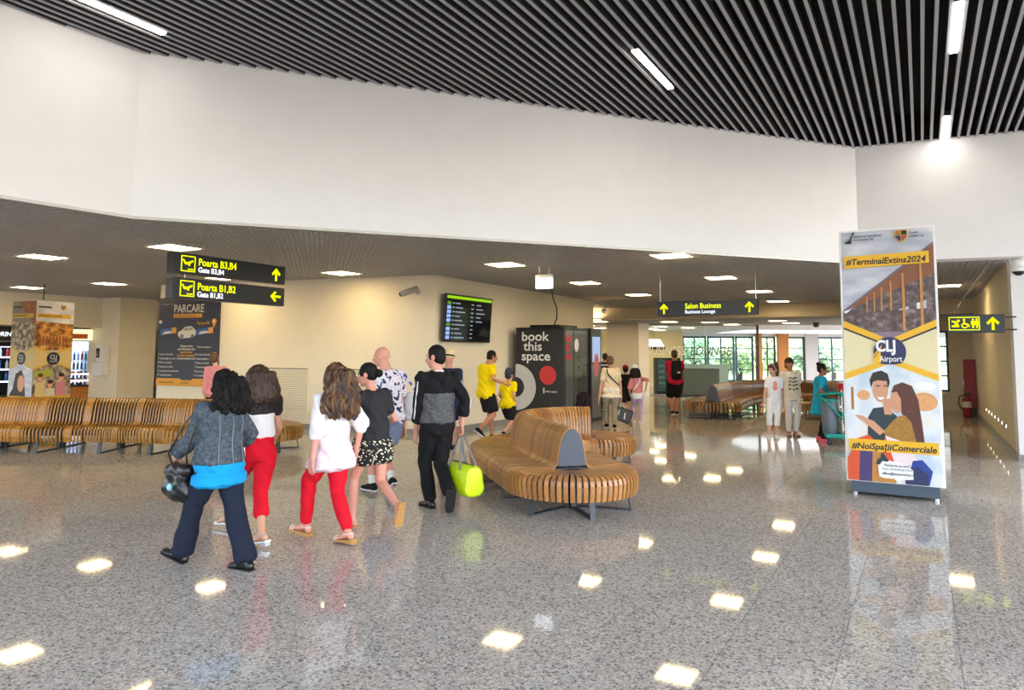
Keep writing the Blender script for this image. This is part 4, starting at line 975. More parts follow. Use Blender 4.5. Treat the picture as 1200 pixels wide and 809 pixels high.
for i, s in enumerate(('Acces controlat', 'Supraveghere video', 'Plata cu cardul', 'Rezervare online', 'Locuri pentru persoane', 'Transfer gratuit')):
    z = 1.62 - i * 0.10; A.word(s, 0.062, 0.12, z, M_pt, 0.0008); A.put([(0.05, z), (0.085, z), (0.085, z + 0.05), (0.05, z + 0.05)], M_pgr)
    A.word(s, 0.062, 1.28, z, M_pt, 0.0008); A.put([(1.21, z), (1.245, z), (1.245, z + 0.05), (1.21, z + 0.05)], M_pgr)
A.word('Tarife avantajoase', 0.06, 1.27, 1.80, M_pt, 0.0006); A.word('www.airportcluj.ro', 0.06, 0.12, 0.95, M_pblk, 0.0008); A.word('CLJ AIRPORT', 0.05, 0.93, 0.94, M_pblk, 0.0008, align='CENTER')
A.word('Aeroport Cluj', 0.07, 0.1, 2.84, M_pgr, 0.0005)

# box on the column by the shops
t = thing('wall_telephone_box', 'white two-part equipment box on the cream column by the shops', 'box', K0 - Vd * 0.72 + Vector((0, 0, 0.95)), GA)
obj('lower_box', MB().box(-0.22, 0.32, -0.22, 0, 0, 0.42), M_wplastic, t, bev=0.01); obj('upper_box', MB().box(-0.14, 0.30, -0.20, 0, 0.43, 0.95), M_wplastic, t, bev=0.01)
obj('sticker', MB().box(-0.09, 0.09, -0.204, -0.2, 0.55, 0.84), M_pblk, t); text('lettering', 'i', 0.22, (-0.03, -0.206, 0.60), M_pwh, t, '-y', bold=0.004); obj('cable_plug', MB().box(-0.42, -0.36, -0.05, 0, 0.40, 0.5), M_black, t)

# ------------------------------------------------------------------ shop front on the left
HL0 = to_vu(-14.2, 19.6); VS = HL0[0]
hd = MB().box(VS - 0.25, VS, HL0[1] - 9, HL0[1] + 12, 2.42, HL + 0.1, GM); struct('wall_shop', hd, M_cream)
struct('wall_shopback', MB().box(VS - 5.2, VS - 5.0, HL0[1] - 9, HL0[1] + 12, 0, HL, GM).box(VS - 5, VS, HL0[1] + 11.8, HL0[1] + 12, 0, HL, GM), M_cream)
struct('ceiling', MB().box(VS - 5.2, VS - 0.2, HL0[1] - 9, HL0[1] + 12, HL - 0.2, HL, GM), M_plenum)
def shop(v, u, z=0): return vu(VS + v, HL0[1] + u, z)
t = thing('shop_fascia', 'black shop fascia reading DRINKS at the left edge of the picture', 'sign', shop(-0.3, 0.4, 1.98), GA)
obj('board', MB().box(-0.04, 0.04, -3.2, 0.75, 0, 0.40), M_black, t); text('lettering', 'DRINKS', 0.17, (0.042, -0.34, 0.13), M_wht, t, '+x', bold=0.004)
def cooler(lab, p, L, glow, group):
    t = thing('open_cooler', lab, 'cooler', p, GA, group)
    obj('back', MB().box(-0.75, -0.70, 0, L, 0, 1.95), M_black, t); obj('side', MB().box(-0.75, 0, 0, 0.04, 0, 1.95), M_black, t); obj('side', MB().box(-0.75, 0, L - 0.04, L, 0, 1.95), M_black, t); obj('base', MB().box(-0.75, 0.05, 0, L, 0, 0.45), M_black, t); obj('canopy', MB().box(-0.75, 0, 0, L, 1.82, 1.95), M_black, t)
    for z in (0.8, 1.15, 1.5):
        s_ = obj('shelf', MB().box(-0.7, -0.15, 0.04, L - 0.04, z, z + 0.025), M_wplastic, t); obj('shelf_light', MB().box(-0.15, -0.13, 0.06, L - 0.06, z - 0.01, z + 0.03), emis(glow[0], glow[1], glow[2]), s_)
    obj('canopy_light', MB().box(-0.4, -0.05, 0.06, L - 0.06, 1.80, 1.82), emis(glow[0], glow[1], glow[2]), t)
    return t
cooler('black open drinks cooler with blue-white lit shelves under the DRINKS fascia', shop(-0.6, -1.6), 2.6, ('cooler_glow', '#cfe0ff', 2.2), 'open shop coolers')
btl = MB().tube([(0, 0, 0), (0, 0, 0.17), (0, 0, 0.21), (0, 0, 0.26)], [0.035, 0.035, 0.014, 0.014], n=8, dome=0)
bcols = [mat('bottle_blue', '#2f6fc0', 0.25), mat('bottle_water', '#bcd4e6', 0.2), mat('bottle_red', '#b02a30', 0.3), mat('bottle_green', '#3f8a4a', 0.3)]
bm_ = [btl.mesh('bottle', m) for m in bcols]; cn = ['blue', 'clear', 'red', 'green']
for r_, z in enumerate((0.825, 1.175, 1.525)):
    for i in range(14):
        k = (r_ + i // 3) % 4
        o = link('drink_bottle', bm_[k], None, shop(-0.6 - 0.3, -1.48 + i * 0.18, z), GA); tag(o, '%s drink bottle on the %s shelf of the drinks cooler, %s from its near end' % (cn[k], ('lowest', 'middle', 'top')[r_], ORD[i]), 'bottle', 'bottles in the drinks cooler')
t = thing('shop_fridge', 'white glass-door fridge with lit shelves in the snack shop', 'fridge', shop(-1.3, 2.55), GA)
obj('body', MB().box(-0.7, 0, 0, 0.85, 0, 0.1).box(-0.7, -0.65, 0, 0.85, 0.1, 2.05).box(-0.7, 0, 0, 0.05, 0.1, 2.05).box(-0.7, 0, 0.8, 0.85, 0.1, 2.05).box(-0.7, 0, 0, 0.85, 2.0, 2.05), M_wplastic, t)
obj('lit_header', MB().box(-0.02, 0.01, 0.05, 0.8, 1.72, 2.0), emis('fridge_glow', '#c6d4ff', 1.5), t); obj('back_light', MB().box(-0.65, -0.63, 0.06, 0.79, 0.15, 1.7), emis('fridge_glow', '#c6d4ff', 1.5), t)
for z in (0.5, 0.8, 1.1, 1.4): obj('shelf', MB().box(-0.62, -0.1, 0.06, 0.79, z, z + 0.02), M_wplastic, t)
d_ = obj('glass_door', MB().box(0.0, 0.02, 0.04, 0.81, 0.12, 1.7), M_glass, t); obj('door_handle', MB().box(0.02, 0.06, 0.08, 0.10, 0.7, 1.2), M_steel, d_)
for r_, z in enumerate((0.52, 0.82, 1.12, 1.42)):
    for i in range(6):
        k = (r_ * 2 + i) % 4
        o = link('drink_bottle', bm_[k], None, shop(-1.3 - 0.25, 2.68 + i * 0.12, z), GA); tag(o, '%s drink bottle on the %s shelf of the white fridge, %s from the left' % (cn[k], ('lowest', 'second', 'third', 'top')[r_], ORD[i]), 'bottle', 'bottles in the shop fridge')
t = thing('pastry_counter', 'wooden pastry counter with lit shelves in front of the white fridge', 'counter', shop(-0.55, 1.7), GA)
obj('body', MB().box(-0.7, 0, 0, 2.2, 0.14, 0.6), M_timber, t); obj('plinth', MB().box(-0.66, -0.04, 0, 2.2, 0, 0.14), M_black, t)
obj('counter_top', MB().box(-0.72, 0.02, 0, 2.2, 0.6, 0.64), M_black, t)
for z in (0.78, 0.98):
    s_ = obj('shelf', MB().box(-0.6, -0.05, 0.02, 2.18, z, z + 0.02), M_wplastic, t); obj('shelf_light', MB().box(-0.05, -0.03, 0.04, 2.16, z - 0.02, z + 0.03), emis('counter_glow', '#ffe6dc', 1.3), s_)
for x in (-0.6, -0.08):
    for y in (0.02, 2.15): obj('upright', MB().box(x, x + 0.03, y, y + 0.03, 0.64, 1.0), M_black, t)
pk = MB().ell((0, 0, 0.035), (0.06, 0.09, 0.035), nu=10, nv=6); pms = [pk.mesh('pastry', mat('pastry_brown', '#8f4f28', 0.6, var=0.2)), pk.mesh('pastry', mat('pastry_dark', '#5a2f2a', 0.6, var=0.2)), pk.mesh('pastry', mat('pastry_gold', '#c98c48', 0.6, var=0.2))]
for r_, z in enumerate((0.64, 0.80, 1.0)):
    for i in range(9):
        o = link('wrapped_pastry', pms[(r_ + i) % 3], None, shop(-0.55 - 0.3, 1.82 + i * 0.23, z), GA); tag(o, '%s pastry on the %s level of the wooden pastry counter, %s from the left' % (('brown', 'dark', 'golden')[(r_ + i) % 3], ('lowest', 'middle', 'top')[r_], ORD[i]), 'pastry', 'pastries on the counter')
for i in range(2):
    t = thing('menu_board', 'small lit menu board hanging over the fridge, %s of two' % ('left' if i == 0 else 'right'), 'sign', shop(-0.4, 1.5 + 0.55 * i, 2.03), GA, 'menu boards over the fridge')
    obj('board', MB().box(-0.03, 0.03, 0, (0.45, 0.75)[i], 0, 0.34), emis('menu_glow', '#e8dfa8', 0.9), t); obj('picture', MB().box(0.03, 0.034, 0.08, (0.3, 0.6)[i], 0.05, 0.2), mat('menu_orange', '#d86a2a', 0.5), t)
    obj('hook', MB().box(-0.01, 0.01, 0.2, 0.24, 0.34, 0.44), M_black, t)
t = tag(obj('hanging_rail', MB().box(VS - 0.42, VS - 0.38, HL0[1] + 1.2, HL0[1] + 3.3, 2.46, 2.49, GM), M_black), 'thin black rail carrying the menu boards over the shop', 'rail')
t = thing('shop_shelf', 'wooden snack shelf seen in the gap left of the navy poster', 'shelf', shop(-0.8, 9.3), GA)
obj('side', MB().box(-0.45, 0, 0, 0.04, 0, 1.75), M_black, t); obj('side', MB().box(-0.45, 0, 1.6, 1.64, 0, 1.75), M_black, t); obj('back', MB().box(-0.45, -0.42, 0, 1.64, 0, 1.75), M_black, t)
for z in (0.25, 0.6, 0.95, 1.3, 1.7): obj('shelf', MB().box(-0.42, 0, 0.04, 1.6, z, z + 0.03), M_timber, t)
bx = MB().cbox((0, 0, 0.09), (0.2, 0.22, 0.18)).mesh('box', mat('snack_box', '#a8603a', 0.6, var=0.2))
for r_, z in enumerate((0.28, 0.63, 0.98, 1.33)):
    for i in range(5): tag(link('snack_box', bx, None, shop(-0.8 - 0.2, 9.5 + i * 0.3, z), GA), 'brown snack box in the gap left of the poster, %s row, %s from the left' % (('lowest', 'second', 'third', 'top')[r_], ORD[i]), 'box', 'snack boxes on the gap shelf')

# ------------------------------------------------------------------ business lounge
YG = 29.7
def gx(x): return (x - 600) / 830 * YG
t = thing('lounge_partition', 'tall glass partition of the business lounge with BUSINESS LOUNGE lettering', 'partition', (gx(752), YG, 0))
W_ = gx(887) - gx(752)
edges = [0, gx(800) - gx(752), gx(826) - gx(752), gx(853) - gx(752), W_]
for a, b in zip(edges, edges[1:]): obj('pane', MB().box(a + 0.01, b - 0.01, -0.006, 0.006, 0.04, HF - 0.02), M_glass, t)
obj('bottom_rail', MB().box(0, W_, -0.03, 0.03, 0, 0.05), M_steel, t); obj('top_rail', MB().box(0, W_, -0.03, 0.03, HF - 0.03, HF + 0.02), M_dark, t)
obj('end_post', MB().box(W_ - 0.02, W_ + 0.06, -0.05, 0.05, 0, HF), M_dark, t)
M_let1 = mat('lettering_white', '#e6e2d6', 0.5); M_let2 = mat('lettering_grey', '#5f666b', 0.5)
text('lettering', 'BUSINESS', 0.52, (gx(756) - gx(752), -0.012, 1.68), M_let1, t, '-y', bold=0.006, shear=0.2, width=0.76); text('lettering', 'LOUNGE', 0.52, (gx(808) - gx(752), -0.012, 1.68), M_let2, t, '-y', bold=0.006, shear=0.2, width=0.82)
obj('frosted_band', MB().box(gx(797) - gx(752), gx(853) - gx(752), 0.012, 0.02, 0.05, 1.30), M_frost, t)
t = thing('reception_counter', 'dark grey green counter front in front of the lounge glass', 'counter', (gx(796), YG - 0.75, 0))
obj('front_panel', MB().box(0, gx(836) - gx(796), 0, 0.06, 0.08, 1.1), mat('counter_green', '#4f5a55', 0.4, var=0.04), t); obj('plinth', MB().box(0.03, gx(836) - gx(796) - .03, 0.03, 0.5, 0, 0.08), M_dark, t); obj('counter_top', MB().box(-0.02, gx(836) - gx(796) + .02, -0.02, 0.55, 1.1, 1.13), M_dark, t); obj('body', MB().box(0.02, gx(836) - gx(796) - .02, 0.06, 0.5, 0.08, 1.1), mat('counter_green', '#4f5a55'), t)
for i, (x0, x1, c, lab) in enumerate(((765, 776, '#5f7f86', 'tall vending machine with a pale blue front behind the lounge glass'), (778, 792, '#3a3230', 'tall dark vending machine with orange items behind the lounge glass'))):
    t = thing('vending_machine', lab, 'vending machine', (gx(x0) * 32 / YG, 31.2, 0)); w = (gx(x1) - gx(x0)) * 32 / YG
    obj('cabinet', MB().box(0, w, 0, 0.7, 0, 1.55), M_dark, t); obj('front_panel', MB().box(0.03, w - 0.03, -0.02, 0, 0.1, 1.48), mat('vend_' + 'ab'[i], c, 0.3, var=0.2, scale=8), t)
    for k in range(4): obj('item_row', MB().box(0.08, w - 0.08, -0.03, -0.02, 0.4 + 0.25 * k, 0.5 + 0.25 * k), mat('vend_item' + 'ab'[i], ('#8fb0bc', '#d0682a')[i], 0.4, var=0.3, scale=30), t)
t = thing('lounge_pendant', 'white drum pendant lamp with a dark ring inside the lounge', 'lamp', (6.6, 33.0, 2.05))
obj('lamp_shade', MB().tube([(0, 0, 0), (0, 0, 0.35)], [0.5, 0.3], n=18, dome=0), emis('shade_glow', '#fffaf0', 1.2), t, True); obj('ring', MB().tube([(0, 0, -0.12), (0, 0, 0.0)], 0.55, n=18, dome=0), M_dark, t, True); obj('cord', MB().cyl((0, 0, 0.35), (0, 0, 0.9), 0.01), M_dark, t)

# ------------------------------------------------------------------ greenery outside the windows
struct('ground', MB().box(-60, 90, 43, 140, -0.4, -0.15), mat('grass_ground', '#7f9a58', 0.9, var=0.3, scale=3))
def leafcol(n, a, b, c): return ramp_mat(n, 'ShaderNodeTexNoise', [(0.3, a), (0.5, b), (0.7, c)], rough=0.7, scale=3.0)
LM = [leafcol('leaf_a', '#93b47a', '#b4cf9a', '#d6e6c0'), leafcol('leaf_b', '#88ab80', '#a9c6a0', '#cbdfc4'), leafcol('leaf_c', '#a8c488', '#c6dca6', '#e2efcc')]
rng = random.Random(3)
M_bark = mat('bark', '#6a5844', 0.9, var=0.2)
def tree(x, y, h, r, k, lab):
    t = thing('leafy_tree', lab, 'tree', (x, y, -0.15), 0, 'trees outside the far windows')
    mb = MB(); mb.tube([(0, 0, 0), (0.1, 0, h * 0.4), (0, 0, h * 0.75)], [0.18, 0.14, 0.06], n=8)
    for a in range(4): mb.tube([(0, 0, h * 0.35), (r * 0.5 * math.cos(a * 1.6), r * 0.5 * math.sin(a * 1.6), h * 0.62)], [0.08, 0.03], n=6)
    obj('trunk', mb, M_bark, t)
    lv = MB()
    for i in range(750):
        d = Vector((rng.gauss(0, 1), rng.gauss(0, 1), rng.gauss(0, 1))).normalized() * (rng.random() ** 0.4)
        c = Vector((d.x * r, d.y * r, h * 0.62 + d.z * h * 0.4)); s = rng.uniform(0.16, 0.34)
        a = Vector((rng.gauss(0, 1), rng.gauss(0, 1), rng.gauss(0, 1))).normalized(); b = a.orthogonal().normalized() * s * 0.5; a = a * s
        lv.add([c - a, c + b, c + a, c - b], [(0, 1, 2, 3)])
    o = obj('foliage', lv, LM[k], t); o['kind'] = 'stuff'
for i, (x, y, h, r, k) in enumerate([(9.5, 47, 3.2, 1.8, 0), (12.8, 50, 3.8, 2.2, 1), (15.2, 47.5, 2.8, 1.6, 2), (17.8, 51, 3.4, 2.2, 0), (20.8, 48, 2.7, 1.8, 1), (23.5, 52, 3.6, 2.3, 2), (27, 49, 3.4, 2.2, 0), (31, 53, 4.0, 2.6, 1)]):
    tree(x, y, h, r, k, 'sunlit green leafy tree outside the far windows, number %s from the lounge' % ['one', 'two', 'three', 'four', 'five', 'six', 'seven', 'eight'][i])
hb = MB()
N_ = 40
vs = []; fs = []
for j in range(6):
    for i in range(N_ + 1):
        x = -60 + 180 * i / N_; y = 90 + j * 12; z = 1.5 * j ** 1.3 + 2.0 * math.sin(i * 0.4 + j) * j / 5 - 0.3; vs.append((x, y, z))
for j in range(5):
    for i in range(N_): a = j * (N_ + 1) + i; fs.append((a, a + 1, a + N_ + 2, a + N_ + 1))
hb.add(vs, fs); struct('hills', hb, mat('hill_green', '#88a070', 0.9, var=0.2, scale=0.2))
# ------------------------------------------------------------------ people
PENDING = []
def soft(name, mb, m, parent, vox, smooth=3, fold=0.0, freq=1.0, hair=0.0, label=None):
    """union of closed shapes into one continuous skin (voxel remesh, smoothed later in one pass)"""
    o = link(name, mb.mesh(name, m, True), parent)
    r_ = o.modifiers.new('r', 'REMESH'); r_.mode = 'VOXEL'; r_.voxel_size = vox; r_.use_smooth_shade = True
    s_ = o.modifiers.new('s', 'SMOOTH'); s_.factor = 0.5; s_.iterations = smooth
    PENDING.append((o, m, fold, freq, hair)); 
    if label: o['label'] = label
    return o
def finish():
    dg = bpy.context.evaluated_depsgraph_get(); dg.update(); res = []
    for o, m, fold, freq, hair in PENDING: res.append(bpy.data.meshes.new_from_object(o.evaluated_get(dg)))
    for (o, m, fold, freq, hair), me in zip(PENDING, res):
        o.modifiers.clear(); n = len(me.vertices)
        if (fold or hair) and n:
            co = np.empty(n * 3); me.vertices.foreach_get('co', co); co = co.reshape(-1, 3)
            no = np.empty(n * 3); me.vertices.foreach_get('normal', no); no = no.reshape(-1, 3)
            x, y, z = co.T
            if fold:
                q = np.sin(freq * (31 * z + 17 * x - 9 * y + 2.2 * np.sin(19 * x + 7 * z))) + 0.7 * np.sin(freq * (52 * x + 23 * y + 14 * z + 1.7 * np.sin(23 * z)))
                co += no * (fold * q)[:, None]
            if hair:
                ang = np.arctan2(y - y.mean(), x - x.mean())
                q = np.sin(19 * ang + 3.5 * np.sin(24 * z + 2 * ang)) + 0.6 * np.sin(43 * ang + 31 * z) + 0.5 * np.sin(60 * z + 11 * ang)
                co += no * (hair * q)[:, None]
            me.vertices.foreach_set('co', co.ravel())
        me.polygons.foreach_set('use_smooth', [True] * len(me.polygons)); me.update()
        if not me.materials: me.materials.append(m)
        me.name = o.name; o.data = me
TORSO = {'m': ([-0.2, 0, 0.3, 0.5, 0.75, 0.9, 0.97, 1.0], [0.12, 0.165, 0.152, 0.152, 0.175, 0.165, 0.10, 0.066], [0.10, 0.118, 0.112, 0.108, 0.118, 0.096, 0.07, 0.06]),
         'f': ([-0.2, 0, 0.3, 0.47, 0.72, 0.9, 0.97, 1.0], [0.125, 0.172, 0.145, 0.13, 0.148, 0.142, 0.085, 0.055], [0.10, 0.124, 0.102, 0.096, 0.116, 0.086, 0.065, 0.052]),
         'c': ([-0.2, 0, 0.3, 0.5, 0.75, 0.9, 0.97, 1.0], [0.11, 0.145, 0.135, 0.128, 0.142, 0.134, 0.08, 0.055], [0.09, 0.112, 0.105, 0.098, 0.10, 0.08, 0.06, 0.05])}
def ik(a, c, l1, l2, pole):
    d = c - a; L = d.length; k = max(1.0, L / ((l1 + l2) * 0.995)); l1 *= k; l2 *= k
    u = d.normalized(); x = (l1 * l1 - l2 * l2 + L * L) / (2 * L); h = math.sqrt(max(0, l1 * l1 - x * x))
    p = pole - u * pole.dot(u)
    return a + u * x + p.normalized() * h
def along(P, q, n=7, start=0.0):
    """points from fraction start to q along a 3-joint limb (0..1 upper, 1..2 lower)"""
    out = []
    for i in range(n):
        t = start + (q - start) * i / (n - 1)
        out.append(P[0].lerp(P[1], t) if t <= 1 else P[1].lerp(P[2], t - 1))
    return out
Z = Vector((0, 0, 1))
class Person:
    def __init__(s, D):
        s.D = D; H = D['H']; s.s = H / 1.7; s.g = D.get('g', 1.0); s.sex = D.get('sex', 'f'); s.vox = D.get('vox', 0.008)
        P = lambda k: Vector(D[k])
        aL, aR = P('aL'), P('aR'); s.loc = Vector((P('pel').x, P('pel').y, 0))
        s.root = thing('person', D['label'], 'person', s.loc)
        th = R(D['heading']); s.f = Vector((-math.sin(th), math.cos(th), 0)); s.r = Vector((s.f.y, -s.f.x, 0))
        s.pel = P('pel') - s.loc; s.neck = P('neck') - s.loc; s.hd = P('hd') - s.loc
        s.U = (s.neck - s.pel).normalized(); k = s.s
        sw = {'m': 0.178, 'f': 0.152, 'c': 0.14}[s.sex] * k * (0.6 + 0.4 * s.g)
        s.sh = {'L': s.neck - s.U * 0.068 * k - s.r * sw, 'R': s.neck - s.U * 0.068 * k + s.r * sw}
        s.hip = {'L': s.pel - s.r * 0.088 * k * s.g, 'R': s.pel + s.r * 0.088 * k * s.g}
        s.leg = {}; s.arm = {}; s.foot = {}
        for q, a, fp in (('L', aL, D.get('fpL', 0)), ('R', aR, D.get('fpR', 0))):
            A = a - s.loc; kn = ik(s.hip[q], A, 0.245 * H, 0.246 * H, s.f + s.r * (0.12 if q == 'R' else -0.12) + Z * 0.2)
            s.leg[q] = [s.hip[q], kn, A]
            fh = R(D['heading'] + D.get('fyaw', 0) + (8 if q == 'L' else -8)); ff = Vector((-math.sin(fh), math.cos(fh), 0)); pt = R(fp)
            s.foot[q] = (A, ff * math.cos(pt) + Z * math.sin(pt), -Z * math.cos(pt) + ff * math.sin(pt), Vector((ff.y, -ff.x, 0)))
        for q in 'LR':
            w = P('w' + q) - s.loc; out = s.r * (0.45 if q == 'R' else -0.45)
            pole = out - s.f * 0.8 - Z * 0.45
            if 'pole' + q in D: pole = Vector(D['pole' + q])
            s.arm[q] = [s.sh[q], ik(s.sh[q], w, 0.172 * H, 0.152 * H, pole), w]
        hy = R(D['heading'] + D.get('hyaw', 0)); hp = R(D.get('hpitch', -6))
        hf = Vector((-math.sin(hy), math.cos(hy), 0)); s.hr = Vector((hf.y, -hf.x, 0)); s.hf = hf * math.cos(hp) + Z * math.sin(hp); s.hu = s.hr.cross(s.hf).normalized()
        s.hk = k * D.get('hk', 1.07)
    def H_(s, x, y, z): return s.hd + (s.hr * x + s.hf * y + s.hu * z) * s.hk
    def hax(s): return (s.hr, s.hf, s.hu)
    def tor(s, t, e=0.0, kx=1.0):
        T = TORSO[s.sex]; k = s.s * s.g
        return np.interp(t, T[0], T[1]) * k * kx + e, np.interp(t, T[0], T[2]) * k * kx + e
    def torso(s, mb, t0, t1, e, n=11, flare=0.0, drop=0.0, ext=0.0, seat=True):
        """tube along the spine; flare widens the hem, drop carries the hem straight down below t0"""
        pts = []; rx = []; ry = []
        base = s.pel + (s.neck - s.pel) * t0
        if drop:
            for i in range(4):
                q = 1 - i / 4; a, b = s.tor(max(t0, -0.02), e); pts.append(base - Z * drop * q + s.f * ext * q); rx.append((a + 0.008) * (1 + flare * q)); ry.append((b + 0.012) * (1 + flare * 1.2 * q))
        for i in range(n):
            t = t0 + (t1 - t0) * i / (n - 1); a, b = s.tor(t, e); pts.append(s.pel + (s.neck - s.pel) * t); rx.append(a); ry.append(b)
        mb.tube(pts, rx, ry, side=s.r, n=20, dome=0.25)
        if seat and t0 <= 0.06 and e > 0.017: s.seat(mb, e)
        return mb
    def seat(s, mb, e):
        k = s.s
        for q in 'LR': mb.ell(s.hip[q] - s.f * 0.02 * k - s.U * 0.005, (0.085 * k * s.g + e, 0.096 * k * s.g + e, 0.092 * k + e), (s.r, s.f, s.U))
    def limb(s, mb, P, q0, q1, radii, e=0.0, n=9):
        """radii: list of (position 0..2, radius)"""
        pts = along(P, q1, n, q0); k = s.s * (0.5 + 0.5 * s.g)
        rr = [np.interp(q0 + (q1 - q0) * i / (n - 1), [a for a, b in radii], [b for a, b in radii]) * k + e for i in range(n)]
        mb.tube(pts, rr, n=14, dome=0.5, side=s.r); return mb
    LEG = [(0, 0.092), (0.35, 0.083), (0.85, 0.058), (1.0, 0.054), (1.28, 0.056), (1.6, 0.044), (1.9, 0.034), (2, 0.034)]
    LEGM = [(0, 0.088), (0.35, 0.080), (0.85, 0.060), (1.0, 0.056), (1.28, 0.060), (1.6, 0.047), (1.9, 0.037), (2, 0.037)]
    ARM = [(0, 0.052), (0.3, 0.046), (0.85, 0.037), (1, 0.036), (1.25, 0.037), (1.7, 0.029), (2, 0.025)]
    def body(s, skin):
        mb = MB(); k = s.s; D = s.D
        s.torso(mb, -0.08, 1.0, 0.0); s.seat(mb, 0.0)
        L = s.LEG if s.sex != 'm' else s.LEGM
        for q in 'LR':
            s.limb(mb, s.leg[q], 0, 2, L); pass
            mb.ell(s.sh[q], (0.055 * k, 0.055 * k, 0.055 * k)); s.limb(mb, s.arm[q], 0, 2, s.ARM)
            mb.tube([s.neck - s.U * 0.035 * k, s.sh[q] + s.U * 0.012 * k], [0.045 * k, 0.045 * k], n=10)
            A, d, dn, sd = s.foot[q]
            mb.tube([A - d * 0.02 * k + dn * 0.01 * k, A + d * 0.05 * k + dn * 0.038 * k, A + d * 0.115 * k + dn * 0.056 * k, A + d * 0.16 * k + dn * 0.06 * k], [0.036 * k, 0.038 * k, 0.042 * k, 0.034 * k], [0.036 * k, 0.032 * k, 0.02 * k, 0.015 * k], side=sd, n=12)
            mb.ell(A - d * 0.035 * k + dn * 0.045 * k, (0.031 * k, 0.035 * k, 0.033 * k), (sd, d, -dn))
            s.hand(mb, q)
        mb.tube([s.neck - s.U * 0.05 * k, s.neck.lerp(s.hd, 0.5), s.H_(0, -0.012, -0.04)], [0.066 * k, 0.060 * k, 0.058 * k] if s.sex == 'm' else [0.058 * k, 0.050 * k, 0.050 * k], n=14)
        ax = s.hax(); K = s.hk
        mb.ell(s.H_(0, -0.012, 0.028), (0.073 * K, 0.091 * K, 0.086 * K), ax, 18, 12)
        mb.ell(s.H_(0, 0.022, -0.035), (0.056 * K, 0.064 * K, 0.075 * K), ax, 16, 11)
        mb.ell(s.H_(0, 0.052, -0.088), (0.026 * K, 0.026 * K, 0.02 * K), ax)
        mb.tube([s.H_(0, 0.083, 0.008), s.H_(0, 0.102, -0.028), s.H_(0, 0.092, -0.038)], [0.010 * K, 0.015 * K, 0.014 * K], n=8)
        for q in (-1, 1): mb.ell(s.H_(q * 0.076, -0.008, -0.008), (0.011 * K, 0.022 * K, 0.033 * K), ax, 10, 8)
        s.bo = soft('body', mb, skin, s.root, s.vox, 2); return s.bo
    def hand(s, mb, q):
        W_ = s.arm[q][2]; k = s.s * 0.98; d = (W_ - s.arm[q][1]).normalized(); D = s.D
        if 'hd' + q in D: d = Vector(D['hd' + q]).normalized()
        med = s.r * (1 if q == 'L' else -1)                # palm faces the thigh
        n = med - d * med.dot(d)
        n = n.normalized() if n.length > 0.2 else (s.f - d * s.f.dot(d)).normalized()
        if 'pn' + q in D: n = Vector(D['pn' + q]); n = (n - d * n.dot(d)).normalized()
        a = d.cross(n)
        if a.dot(s.f) < 0: a = -a                          # thumb side: forward
        c = D.get('curl' + q, 0.5)
        mb.tube([W_ - d * 0.02 * k, W_ + d * 0.03 * k, W_ + d * 0.085 * k], [0.026 * k, 0.036 * k, 0.041 * k], [0.02 * k, 0.016 * k, 0.013 * k], side=a, n=12, dome=0.4)
        for i, (o_, l_) in enumerate(((0.031, 0.070), (0.0105, 0.080), (-0.0105, 0.075), (-0.031, 0.058))):
            p = W_ + (d * 0.083 + a * o_) * k; ang = c * (0.5 + 0.08 * i); pts = [p - d * 0.01 * k]; dirv = d
            for seg in (0.42, 0.32, 0.26):
                dirv = (d * math.cos(ang) + n * math.sin(ang) + a * o_ * 2.5).normalized(); p = p + dirv * (l_ * seg * k); pts.append(p); ang += c * 0.75
            mb.tube(pts, [0.0098 * k, 0.0098 * k, 0.009 * k, 0.0078 * k], n=8)
        p = W_ + (d * 0.025 + a * 0.028) * k
        t1 = (d * 0.72 + a * 0.6 + n * 0.3).normalized(); t2 = (d * 0.95 + a * 0.2 + n * 0.45).normalized()
        mb.tube([p - a * 0.01 * k, p + t1 * 0.034 * k, p + t1 * 0.034 * k + t2 * 0.03 * k], [0.014 * k, 0.0115 * k, 0.009 * k], n=8)
    def top(s, m, sleeve=0.55, hem=-0.05, e=0.016, drop=0.0, flare=0.0, sl_e=0.016, cuff=0.0, name='shirt', neck=0.965, puff=None, fold=0.004, bag=0.0):
        mb = MB(); s.torso(mb, hem, neck, e, 13, flare, drop)
        k = s.s
        for q in 'LR':
            mb.ell(s.sh[q], (0.058 * k + e * 0.7,) * 3)
            mb.tube([s.neck - s.U * 0.05 * k, s.sh[q] + s.U * 0.005 * k], [0.05 * k + e * 0.4, 0.05 * k + e * 0.5], n=10)
            if sleeve:
                rad = puff or [(a, b + (cuff if a > 1.2 else cuff * 0.4)) for a, b in s.ARM]
                s.limb(mb, s.arm[q], 0, sleeve, rad, sl_e)
        if bag: mb.ell(s.pel + (s.neck - s.pel) * 0.2 + s.f * 0.05, s.tor(0.2, bag) + (0.12,), (s.r, s.f, s.U))
        return soft(name, mb, m, s.root, s.vox, 3, fold)
    def panel(s, m, t0, t1, e, name, drop=0.0, flare=0.0, fold=0.004, arms=0.0, seat=True):
        mb = MB(); s.torso(mb, t0, t1, e, 9, flare, drop, 0.0, seat)
        if arms:
            for q in 'LR': mb.ell(s.sh[q], (0.058 * s.s + e,) * 3); s.limb(mb, s.arm[q], 0, arms, s.ARM, e)
        return soft(name, mb, m, s.root, s.vox, 3, fold)
